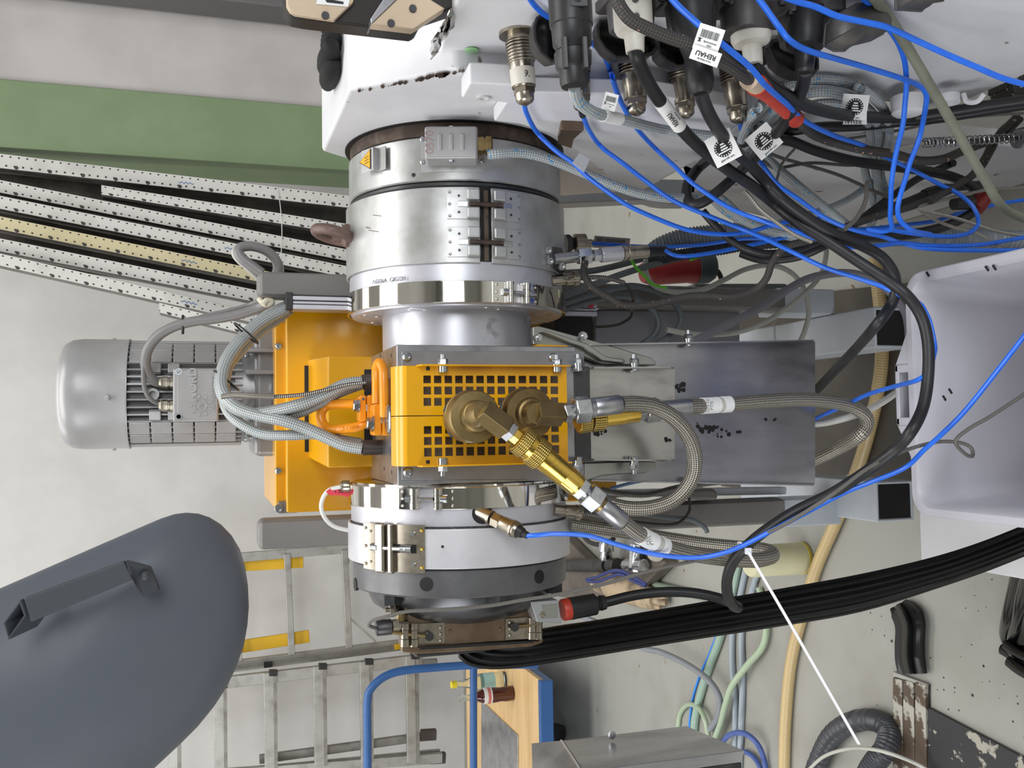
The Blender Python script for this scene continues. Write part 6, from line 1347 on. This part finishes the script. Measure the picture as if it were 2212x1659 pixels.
th_('thin braided lead sloping under the emblem tags', [(1645, 325, 1.2), (1690, 342), (1725, 352), (1808, 377), (1877, 408), (1918, 426, 1.22)], .0028)
th_('thin braided lead lying flat over the coil', [(1640, 345, 1.18), (1662, 358), (1683, 363), (1752, 352), (1836, 357), (1884, 351, 1.18)], .0026)
th_('thin braided lead bending round beside the second emblem tag', [(1716, 322, 1.17), (1690, 352), (1680, 380), (1677, 404), (1690, 434), (1716, 454), (1745, 470, 1.2)], .0022, m=BRSIL)
th_('silver braided lead beside the two thick black cables', [(1608, 414, 1.09), (1618, 424), (1642, 453), (1678, 481), (1716, 507), (1754, 523, 1.1)], .0028, m=BRSIL)
th_('silver braided lead above the red fitting at the right frame edge', [(2240, 404, 1.14), (2170, 408), (2127, 411), (2044, 430), (1985, 448), (2020, 461), (2071, 473), (2150, 499), (2240, 515, 1.12)], .0025, m=BRSIL)
th_('silver braided lead hanging over the bin corner', [(1985, 450, 1.16), (2010, 470), (2060, 491), (2113, 505), (2149, 527), (2171, 547), (2240, 596, 1.1)], .0026, m=BRSIL)
th_('grey braided lead between the bundle and the straight blue cables', [(1874, 392, 1.12), (1872, 410), (1869, 436), (1850, 472), (1826, 494, 1.14)], .0034, m=BRSIL)
cw = th_('pale braided lead with a small curl over the white bin, tied to the black cable', [(2240, 832, .985), (2212, 852), (2137, 901), (2095, 925), (2064, 953), (2084, 980), (2101, 985), (2096, 966), (2066, 955), (2015, 956), (1945, 977), (1875, 1012), (1822, 1051), (1784, 1078, 1.08), (1700, 1130), (1640, 1160), (1600, 1190), (1530, 1206, 1.2), (1450, 1222), (1380, 1240), (1300, 1263), (1206, 1284), (1130, 1296), (1054, 1309), (953, 1317), (880, 1321), (827, 1334), (803, 1341), (797, 1351), (812, 1357, 1.385)], .0026)
th_('dark curled lead from the coiled thermocouple spring', [(1346, 610, 1.36), (1358, 622), (1366, 638), (1368, 655), (1363, 683), (1350, 694), (1335, 701), (1310, 705), (1285, 706, 1.5)], .0024, m=BRDARK)
# extension spring at the right
sx0, sx1 = P(1994, 309, 1.09), P(2222, 297, 1.09); dv = (sx1-sx0); L = dv.length; u_, v_, dd_ = basis(dv)
sp_ = thing('coil_spring', 'bright coil spring strain relief with a braided lead at the right edge', 'spring', sx0)
build('coil', MB().tube([sx0+dd_*(L*i/700)+(u_*math.cos(i*.27)+v_*math.sin(i*.27))*.0062 for i in range(120)], .0009, 5).tube([sx0+dd_*(L*(.06+.94*i/620))+(u_*math.cos(i*.2)+v_*math.sin(i*.2))*.0064 for i in range(621)], .0009, 5), STAIN, sp_)
build('inner_lead', MB().tube([sx0, sx1], .0028, 8), BRDARK, sp_)
build('braided_tail', MB().tube(smooth_path([P(1926, 326, 1.09), P(1955, 318, 1.09), P(1996, 309, 1.09)], 5), .0026, 8), BRSIL, sp_)
build('washer', MB().cyl(P(2198, 300, 1.09), P(2206, 300, 1.09), .014, n=24), STEEL, sp_)
cable('rubber_cable', 'olive grey rubber cable running diagonally over the plug wall', [(1878, -20, .755), (1900, 10), (1925, 45), (1960, 102), (1998, 166), (2030, 220), (2065, 280), (2100, 342), (2130, 392), (2152, 430), (2180, 458), (2240, 482, 1.05)], .0062, OLIVE, n=14)
rf = thing('red_fitting', 'dark red fitting half hidden where the olive cable bends', 'fitting', P(2125, 425, 1.2))
build('red_body', MB().lathe(P(2108, 452, 1.2), P(2140, 400, 1.2)-P(2108, 452, 1.2), [(0, .012), (.012, .014), (.03, .013), (.034, .009)], 20), REDD, rf)
build('black_stub', MB().lathe(P(2060, 440, 1.2), P(2112, 436, 1.2)-P(2060, 440, 1.2), [(0, .010), (.035, .011)], 18), PLASB, rf)
# corrugated conduits
CON = mat('grey_conduit_plastic', (140, 148, 156), .4, col2=(126, 134, 142), scale=20)
def corr(R, p=.006, a=.0016): return lambda L: R+a*math.sin(L*2*pi/p)
cable('corrugated_conduit', 'wide grey corrugated conduit behind the blue cables', [(1400, 556, 1.62), (1425, 533), (1470, 515), (1530, 506), (1600, 500, 1.50), (1700, 500), (1800, 506), (1900, 512), (2000, 512), (2100, 514), (2250, 520, 1.36)], .016, CON, cat='conduit', res=44, n=16, rfun=corr(.0162))
cable('corrugated_conduit', 'dark slim corrugated conduit under the wide one', [(1402, 566, 1.58), (1440, 556), (1500, 546), (1560, 538), (1620, 528, 1.5), (1720, 522)], .010, mat('dark_conduit', (58, 62, 68), .4), cat='conduit', res=36, n=12, rfun=corr(.0105, .005, .001))
# red plug behind
cp_ = thing('power_coupler', 'dark red round power coupler with grey cap behind the sensor cables', 'connector', P(1450, 585, 1.95))
a, b = P(1388, 590, 1.95), P(1540, 573, 1.95); dv = b-a; L = dv.length
build('red_shell', MB().lathe(a, dv, [(0, .022), (L*.1, .030), (L*.62, .034), (L*.66, .037), (L*.74, .037)], 32), REDD, cp_)
build('grey_cap', MB().lathe(a, dv, [(L*.72, .040), (L*.9, .040), (L*.97, .034), (L, .018)], 32), mat('petrol_grey_cap', (64, 76, 80), .5), cp_)
build('cap_strap', MB().tube(smooth_path([P(1530, 576, 1.94), P(1550, 586, 1.94), P(1558, 602, 1.94)], 5), .006, 8), RUBBER, cp_)
# ------------------------------------------------------------------ sensors on the bands
def sensor(name, label, segs, cat='sensor'):
    t = thing(name, label, cat, P(segs[0][2][0], segs[0][2][1], segs[0][4]))
    for nm, m, a, b, Y, prof, n in segs:
        pa, pb = P(*a, Y), P(*b, Y); L = (pb-pa).length; build(nm, MB().lathe(pa, pb-pa, [(L*f, r) for f, r in prof], n, True, .2), m, t, bevel=.0004 if n == 6 else 0)
    return t
Y1 = 1.345
ps = sensor('pressure_sensor', 'long steel pressure sensor screwed into the wide heater band', [
 ('stem', STEEL, (1196, 560), (1250, 554), Y1, [(0, .0088), (1, .0088)], 24),
 ('hex_nut', ZINC, (1248, 554), (1276, 551), Y1, [(0, .0125), (.08, .0135), (.92, .0135), (1, .011)], 6),
 ('hex_nut', ZINC, (1281, 552), (1298, 551), Y1, [(0, .0085), (.1, .010), (.9, .010), (1, .008)], 6),
 ('thread', STEEL, (1275, 552), (1282, 552), Y1, [(0, .006), (1, .006)], 16),
 ('sensor_body', SATIN, (1297, 551), (1344, 547), Y1, [(0, .0112), (.04, .0118), (.96, .0118), (1, .010)], 32),
 ('plug_ring', NICKEL, (1344, 547), (1368, 545), Y1, [(0, .0122), (.15, .0122), (.2, .0108), (.4, .0108), (.45, .012), (.8, .012), (.85, .0108), (1, .0108)], 32),
 ('plug_sleeve', NICKEL, (1367, 545), (1398, 543), Y1, [(0, .0105), (1, .0102)], 32),
 ('strain_relief', PLASB, (1397, 543), (1441, 541), Y1, [(0, .0085), (.9, .0075), (1, .005)], 24)])
pl([(1174, 530), (1214, 535), (1224, 560), (1222, 588), (1208, 582), (1172, 574)], 1.348, .03, 'mounting_flange', DARKST, ps, bevel=.001)
pl([(1173, 531), (1190, 545), (1192, 578), (1170, 576)], 1.338, .014, 'clamp_half', STEEL, ps, bevel=.003)
for x, y in ((1183, 543), (1213, 577), (1187, 566)): build('cap_screw', capscrew(P(x, y, 1.336), (0, -1, .15), .0055, .008), ZINC, ps)
sensor('melt_sensor', 'short dark plug sensor behind the long pressure sensor', [
 ('sensor_body', DARKST, (1220, 527), (1236, 526), 1.53, [(0, .016), (.6, .016), (1, .011)], 24),
 ('coupling', NICKEL, (1238, 525), (1266, 524), 1.53, [(0, .012), (.1, .0155), (.9, .0155), (1, .01)], 20),
 ('tip', NICKEL, (1266, 525), (1284, 526), 1.53, [(0, .005), (.4, .0075), (1, .006)], 16)])
sg = pl([(1285, 509), (1362, 515), (1358, 540), (1280, 534)], 1.56, .002, 'type_plate', mat('grey_type_plate', (170, 150, 148), .5), None); setp(sg, 'small grey type plate hanging behind the long pressure sensor', 'plate')
for a_ in ([(1290, 513), (1304, 514), (1303, 522), (1289, 521)], [(1307, 515), (1352, 518), (1351, 525), (1306, 522)]): pl(a_, 1.5585, .001, 'print_field', mat('plate_print', (96, 96, 96), .5), sg)
t = sensor('thermocouple', 'bayonet thermocouple with spring and thin lead under the pressure sensor', [
 ('bayonet_body', NICKEL, (1190, 607), (1222, 603), 1.36, [(0, .0085), (1, .0085)], 22),
 ('bayonet_cap', NICKEL, (1221, 604), (1240, 602), 1.36, [(0, .0095), (1, .0095)], 22),
 ('bayonet_nut', NICKEL, (1238, 602), (1250, 601), 1.36, [(0, .0115), (.8, .0115), (1, .009)], 10)])
build('spring_sleeve', MB().tube(smooth_path([P(1248, 602, 1.36), P(1275, 599, 1.36), P(1305, 600, 1.36), P(1330, 605, 1.36), P(1348, 611, 1.36)], 6), .0036, 10), COILT, t)
t = sensor('thermocouple', 'bayonet thermocouple beside the brass coupling on the left clamp ring', [
 ('bayonet_body', NICKEL, (1196, 1101), (1222, 1104), 1.35, [(0, .0085), (1, .0085)], 22),
 ('bayonet_cap', NICKEL, (1221, 1104), (1244, 1106), 1.35, [(0, .0098), (1, .0098)], 22),
 ('bayonet_nut', NICKEL, (1243, 1106), (1257, 1108), 1.35, [(0, .0115), (.7, .0115), (1, .009)], 10)])
build('spring_sleeve', MB().tube(smooth_path([P(1254, 1107, 1.35), P(1280, 1111, 1.35), P(1312, 1117, 1.36), P(1345, 1124, 1.37)], 6), .0036, 10), COILT, t)
xx, ff, p0 = hit(1042, 1109, .170)
t = thing('pressure_sensor', 'nickel pressure sensor with blue cable in the left satin flange', 'sensor', p0)
build('socket_hole', MB().lathe(p0+CN(ff)*.0004, CN(ff), [(-.004, .0150), (.0008, .0150), (.0009, .014)], 28), BLACK, t)
e = P(1140, 1157, 1.25); d = (e-p0).normalized(); L = (e-p0).length
build('sensor_body', MB().lathe(p0-d*.015, d, [(0, .0088), (.026, .0088), (.027, .0105), (.032, .0105)], 24), NICKEL, t)
build('hex_nut', MB().lathe(p0, d, [(L*.26, .011), (L*.42, .011)], 6), NICKEL, t)
build('plug_body', MB().lathe(p0, d, [(L*.42, .0095), (L*.46, .0105), (L*.64, .0112), (L*.66, .0122), (L*.70, .0122), (L*.71, .0105), (L*.74, .0105), (L*.75, .0118), (L*.80, .0105)], 28), NICKEL, t)
build('strain_relief', MB().lathe(p0, d, [(L*.79, .0092), (L*.90, .007), (L*.91, .0055), (L*1.0, .0048)], 20), PLASB, t)
# ------------------------------------------------------------------ stainless hoses
def sh_(label, pts, r=.0112, Y=None): return cable('steel_hose', label, pts, r, HOSEST, Y, cat='hose', group='stainless braided hoses', n=18, res=14)
h1 = sh_('stainless braided hose looping from the shaded union over the wide chute', [(1338, 873, 1.185), (1372, 872), (1410, 878), (1448, 897), (1480, 930), (1498, 970), (1500, 1015), (1484, 1052), (1455, 1080), (1415, 1095), (1370, 1099), (1330, 1093), (1285, 1078, 1.30), (1250, 1062, 1.36)])
h2_ = sh_('labelled stainless hose from the diagonal coupling, turning back low on the left', [(1343, 1127, 1.165), (1375, 1151), (1410, 1170), (1450, 1186), (1510, 1199), (1570, 1207), (1630, 1210, 1.24), (1662, 1204), (1668, 1196), (1648, 1188), (1590, 1183, 1.30), (1520, 1176), (1440, 1164), (1340, 1147), (1236, 1131, 1.40)])
h3_ = sh_('labelled stainless hose hanging straight down past the wide chute', [(1488, 878, 1.235), (1530, 876), (1590, 872), (1660, 866), (1730, 863), (1790, 867), (1838, 877), (1868, 897), (1872, 920), (1855, 942, 1.31), (1815, 966, 1.36), (1770, 988, 1.405), (1725, 1008, 1.46)])
def sleeve(par, pts, Y, r, nm, m=LABEL): return build(nm, MB().tube(seg_on(par, pts[0], pts[-1]), r, 18), m, par)
CLR = mat('clear_label_film', (192, 190, 182), .35)
sv = sleeve(h3_, [(1516, 877), (1533, 876), (1548, 875)], 1.232, .0122, 'label_sleeve'); sleeve(h3_, [(1548, 875), (1560, 874)], 1.232, .0116, 'clear_band', CLR); sleeve(h3_, [(1560, 874), (1575, 873)], 1.232, .0124, 'white_band')
for k, s_ in enumerate(('10 bar', 'DN 10', 'PTFE')): text('print', s_, mat('grey_print', (96, 96, 98), .5), sv, P(1520+9*k, 876, 1.2188), RT, UP, .0065, .0002)
sv = sleeve(h2_, [(1384, 1156), (1396, 1163), (1412, 1171)], 1.163, .0124, 'label_sleeve'); sleeve(h2_, [(1412, 1171), (1424, 1176)], 1.166, .0118, 'clear_band', CLR); sleeve(h2_, [(1424, 1176), (1438, 1182)], 1.168, .0126, 'white_band')
for k, s_ in enumerate(('10 bar', 'DN 10', 'PTFE')): text('print', s_, mat('grey_print', (96, 96, 98), .5), sv, P(1388+9*k, 1158+4.6*k, 1.149), RT-UP*.4*-1, UP, .0065, .0002)
# white cable tie on the black cable
zt_ = thing('cable_tie', 'white cable tie with long tail around the black cable and blue lead', 'cable tie', P(1610, 1185, 1.15))
c = P(1608, 1185, 1.165); u_, v_, _ = basis(P(1640, 1156, 1.165)-P(1583, 1215, 1.165))
WT = mat('white_nylon', (232, 232, 238), .35)
build('tie_loop', MB().tube([c+u_*(.0112*math.cos(a))+v_*(.0112*math.sin(a)) for a in [2*pi*i/24 for i in range(24)]], .0018, 6, True), WT, zt_)
build('tie_head', MB().obox(P(1616, 1190, 1.145), (RT, UP, FW), (.0045, .0045, .003)), WT, zt_, bevel=.001)
build('tie_tail', MB().tube(smooth_path([P(1616, 1192, 1.144), P(1695, 1327, 1.13), P(1775, 1467, 1.12), P(1855, 1607, 1.11)], 5), .0036, 8, flat=.4), WT, zt_)
# ------------------------------------------------------------------ motor and cartridge cables
cable('motor_cable', 'grey motor cable arching from the terminal box to the stand post', [(347, 827, 1.80), (333, 822), (319, 805), (314, 780), (322, 750), (345, 723), (380, 704), (420, 694), (470, 688), (520, 678), (560, 664, 1.68), (585, 650, 1.66)], .0088, GREYC, n=14)
cable('motor_cable', 'thin grey motor cable arching beside the thick one', [(346, 873, 1.80), (330, 866), (316, 850), (310, 820), (312, 770), (324, 735), (350, 712), (395, 699), (440, 683), (490, 672), (540, 658, 1.70), (580, 640, 1.66)], .0040, GREYC, n=10)
build('black_tie', MB().tube([P(395, 701, 1.73)+V((0, .013*math.cos(a), 0))+RT*(.015*math.sin(a)) for a in [2*pi*i/20 for i in range(20)]], .0024, 6, True), PLASB, label='black cable tie around the two motor cables', cat='cable tie')
BU = 'tinned braid heater cables'
def bu_(label, pts, r): return cable('cartridge_cable', label, pts, r, BRGREY, None, group=BU, n=14)
bu_('tinned braid cable from the upper cartridge sleeve, front strand of the arch', [(782, 826, 1.45), (750, 829), (715, 845), (680, 862), (640, 876, 1.46), (590, 888), (548, 893), (512, 884), (486, 862), (475, 830), (484, 786), (506, 748), (540, 712), (580, 680), (622, 660, 1.64)], .0092)
bu_('tinned braid cable from the upper cartridge sleeve, rear strand of the arch', [(778, 832, 1.47), (735, 848), (690, 872), (640, 894, 1.48), (580, 899), (530, 890), (500, 870), (486, 838), (494, 790), (514, 752), (550, 716), (590, 684), (624, 654, 1.66)], .0078)
bu_('tinned braid cable from the lower cartridge sleeve, front strand of the arch', [(782, 969, 1.45), (745, 962), (705, 945), (660, 925), (610, 908, 1.47), (555, 896), (512, 880), (484, 850), (480, 812), (496, 770), (528, 730), (566, 696), (618, 668, 1.62)], .0095)
bu_('tinned braid cable from the lower cartridge sleeve, rear strand of the arch', [(782, 958, 1.47), (735, 950), (680, 938), (630, 940, 1.49), (570, 938), (520, 915), (492, 888), (482, 850), (490, 800), (516, 762), (556, 722), (600, 690), (628, 668, 1.66)], .0082)
cc = cable('thermocouple_lead', 'spring wound thin tube with white sleeve beside the tinned braid arch', [(790, 826, 1.44), (745, 832), (700, 843), (650, 853), (590, 857)], .0030, COILT, None, n=9)
build('white_sleeve', MB().tube(smooth_path([P(592, 857, 1.44), P(550, 855, 1.44), P(510, 853, 1.445), P(478, 857, 1.45)], 6), .0040, 9), BRSIL, cc)
for c_, a_ in (((533, 718), (22, -22)), ((490, 820), (0, 1))):
    ctr = P(c_[0]-1, c_[1]+2, 1.56); u_, v_, _ = basis(P(c_[0]+a_[0]+12, c_[1]+a_[1]-14, 1.56)-ctr)
    build('bundle_tie', MB().tube([ctr+u_*(.024*math.cos(a))+v_*(.024*math.sin(a)) for a in [2*pi*i/24 for i in range(24)]], .0016, 6, True), PLASB, label='black tie around the tinned braid arch %s' % ('near the stand post' if c_[0] == 533 else 'in front of the motor flange'), cat='cable tie')
cable('coiled_cable', 'grey cable loop standing above the right stand post', [(566, 590, 1.70), (545, 575), (525, 560), (515, 545), (522, 534), (545, 532), (572, 540), (592, 556), (600, 574), (598, 590, 1.72)], .0088, GREYC, n=14)
cable('coiled_cable', 'pale grey cable loop just behind the grey loop', [(562, 606, 1.72), (535, 580), (515, 562), (506, 548), (512, 536), (530, 530), (560, 534), (585, 548), (604, 568), (608, 588, 1.74)], .0052, LGREYC, n=10)
bg_ = cable('tape_knot', 'cream tape knot tied at the stand post corner', [(560, 644, 1.64), (566, 652), (576, 658), (588, 652), (578, 648), (568, 658, 1.63)], .005, mat('cream_tape', (220, 212, 190), .6), None, cat='tape')
rt_ = thing('red_tape_flag', 'red tape flag with black handwriting at the left clamp ring', 'tape', P(728, 1060, 1.52))
build('tape_strip', MB().prism([P(x, y, 1.51) for x, y in ((704, 1062), (716, 1053), (738, 1052), (752, 1058), (752, 1074), (735, 1070), (712, 1070))], (0, .001, 0)), REDTAG, rt_)
text('handwriting', 'A 30', INK, rt_, P(730, 1061, 1.5085), -UP, RT, .009, .0002)
cable('loop_cable', 'white cable from the left clamp ring curving past the stand post', [(752, 1050, 1.50), (735, 1052), (712, 1058), (698, 1075), (694, 1098), (704, 1122), (724, 1138), (756, 1146, 1.55)], .0034, mat('white_cable', (214, 214, 210), .45), None, n=9)
build('gland', MB().lathe(P(735, 1050, 1.50), P(754, 1050, 1.50)-P(735, 1050, 1.50), [(0, .006), (.004, .009), (.014, .009)], 12), NICKEL, label='small nickel gland on the left clamp ring edge', cat='fitting')
rt2 = build('red_tape_flag', MB().prism([P(x, y, 1.6) for x, y in ((1256, 638), (1268, 642), (1284, 654), (1280, 667), (1270, 662))], (0, .001, 0)), REDTAG, label='small red tape flag under the thermocouple', cat='tape')
text('handwriting', 'XX', INK, rt2, P(1271, 651, 1.598), -UP+RT*-.8, RT, .010, .0002)
# ------------------------------------------------------------------ cables in the shade behind the machine
BG = 'grey cables in the shade behind the machine'
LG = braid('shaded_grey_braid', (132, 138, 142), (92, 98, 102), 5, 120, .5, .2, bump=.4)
def bgc(label, pts, r, m, Y=1.85): return cable('shaded_cable', label, pts, r, m, Y, group=BG, n=9)
bgc('cream cable hanging in a wide bow below the red coupler', [(1395, 560), (1396, 590), (1410, 615), (1450, 630), (1510, 628), (1560, 607), (1610, 582), (1665, 573), (1710, 590), (1738, 628), (1747, 675), (1738, 715), (1728, 738)], .0050, LGREYC, 1.57)
bgc('cream cable rising through the bow to the bundle', [(1785, 535), (1783, 560), (1772, 595), (1740, 632), (1690, 672), (1640, 702), (1580, 720), (1500, 722), (1440, 712)], .0050, LGREYC, 1.55)
bgc('grey violet cable rising to the foot tube', [(1400, 782), (1460, 756), (1530, 722), (1590, 692), (1650, 660), (1710, 620), (1760, 598), (1830, 590), (1890, 606), (1930, 640), (1955, 680), (1962, 730)], .0078, mat('violet_grey_cable', (136, 134, 142), .45), 1.5)
bgc('white cable under the chute leading to the bin grip', [(1710, 922, 1.46), (1750, 917, 1.42), (1790, 912, 1.38), (1850, 896, 1.33), (1900, 872), (1940, 845)], .0058, mat('white_cable', (214, 214, 210), .45), 1.35)
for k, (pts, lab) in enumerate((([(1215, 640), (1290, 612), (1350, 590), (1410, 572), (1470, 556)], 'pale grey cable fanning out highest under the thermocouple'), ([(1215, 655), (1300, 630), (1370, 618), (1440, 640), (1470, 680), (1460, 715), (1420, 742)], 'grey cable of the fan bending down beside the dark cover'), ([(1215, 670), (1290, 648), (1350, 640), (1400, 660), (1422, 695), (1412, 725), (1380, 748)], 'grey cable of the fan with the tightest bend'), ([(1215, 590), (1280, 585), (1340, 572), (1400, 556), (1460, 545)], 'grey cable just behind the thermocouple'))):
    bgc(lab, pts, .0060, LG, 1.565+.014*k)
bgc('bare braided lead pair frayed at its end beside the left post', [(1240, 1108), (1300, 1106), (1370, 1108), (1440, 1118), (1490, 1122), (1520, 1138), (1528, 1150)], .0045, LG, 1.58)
bgc('thin dark lead drooping along the left post', [(1488, 1075), (1490, 1100), (1476, 1122), (1450, 1133), (1395, 1130), (1340, 1122)], .0026, BRDARK, 1.57)
bgc('ribbed steel lead behind the looped hose', [(1300, 1058), (1340, 1066), (1400, 1068), (1470, 1052), (1560, 1040)], .0055, COILT, 1.52)
bgc('blue and white twisted lead above the left post', [(1320, 1055), (1370, 1042), (1420, 1034), (1470, 1032), (1520, 1028)], .0030, mat('pale_blue_lead', (120, 146, 190), .5), 1.50)
bgc('bright green earth lead under the pressure sensor', [(1364, 562), (1374, 578), (1392, 596), (1410, 614), (1440, 622)], .0026, mat('bright_green_lead', (120, 214, 60), .4), 1.54)
bgc('bright green earth lead above the red coupler', [(1490, 562), (1512, 554), (1530, 545), (1548, 530)], .0026, mat('bright_green_lead', (120, 214, 60), .4), 1.54)
db_ = thing('control_housing', 'dark control housing with a green status stripe behind the cream cables', 'housing', P(1620, 660, 1.78))
pl([(1500, 612), (1700, 612), (1706, 620), (1706, 672), (1500, 672)], 1.76, .12, 'housing_body', mat('graphite_housing', (96, 97, 100), .5), db_, bevel=.008)
pl([(1470, 644), (1560, 660), (1650, 646), (1650, 641), (1560, 654), (1474, 638)], 1.757, .003, 'green_stripe', mat('green_stripe_plastic', (92, 170, 40), .5), db_)
pl([(1198, 680), (1282, 672), (1284, 742), (1200, 742)], 1.62, .1, 'black_duct', BLACK, db_, bevel=.006)
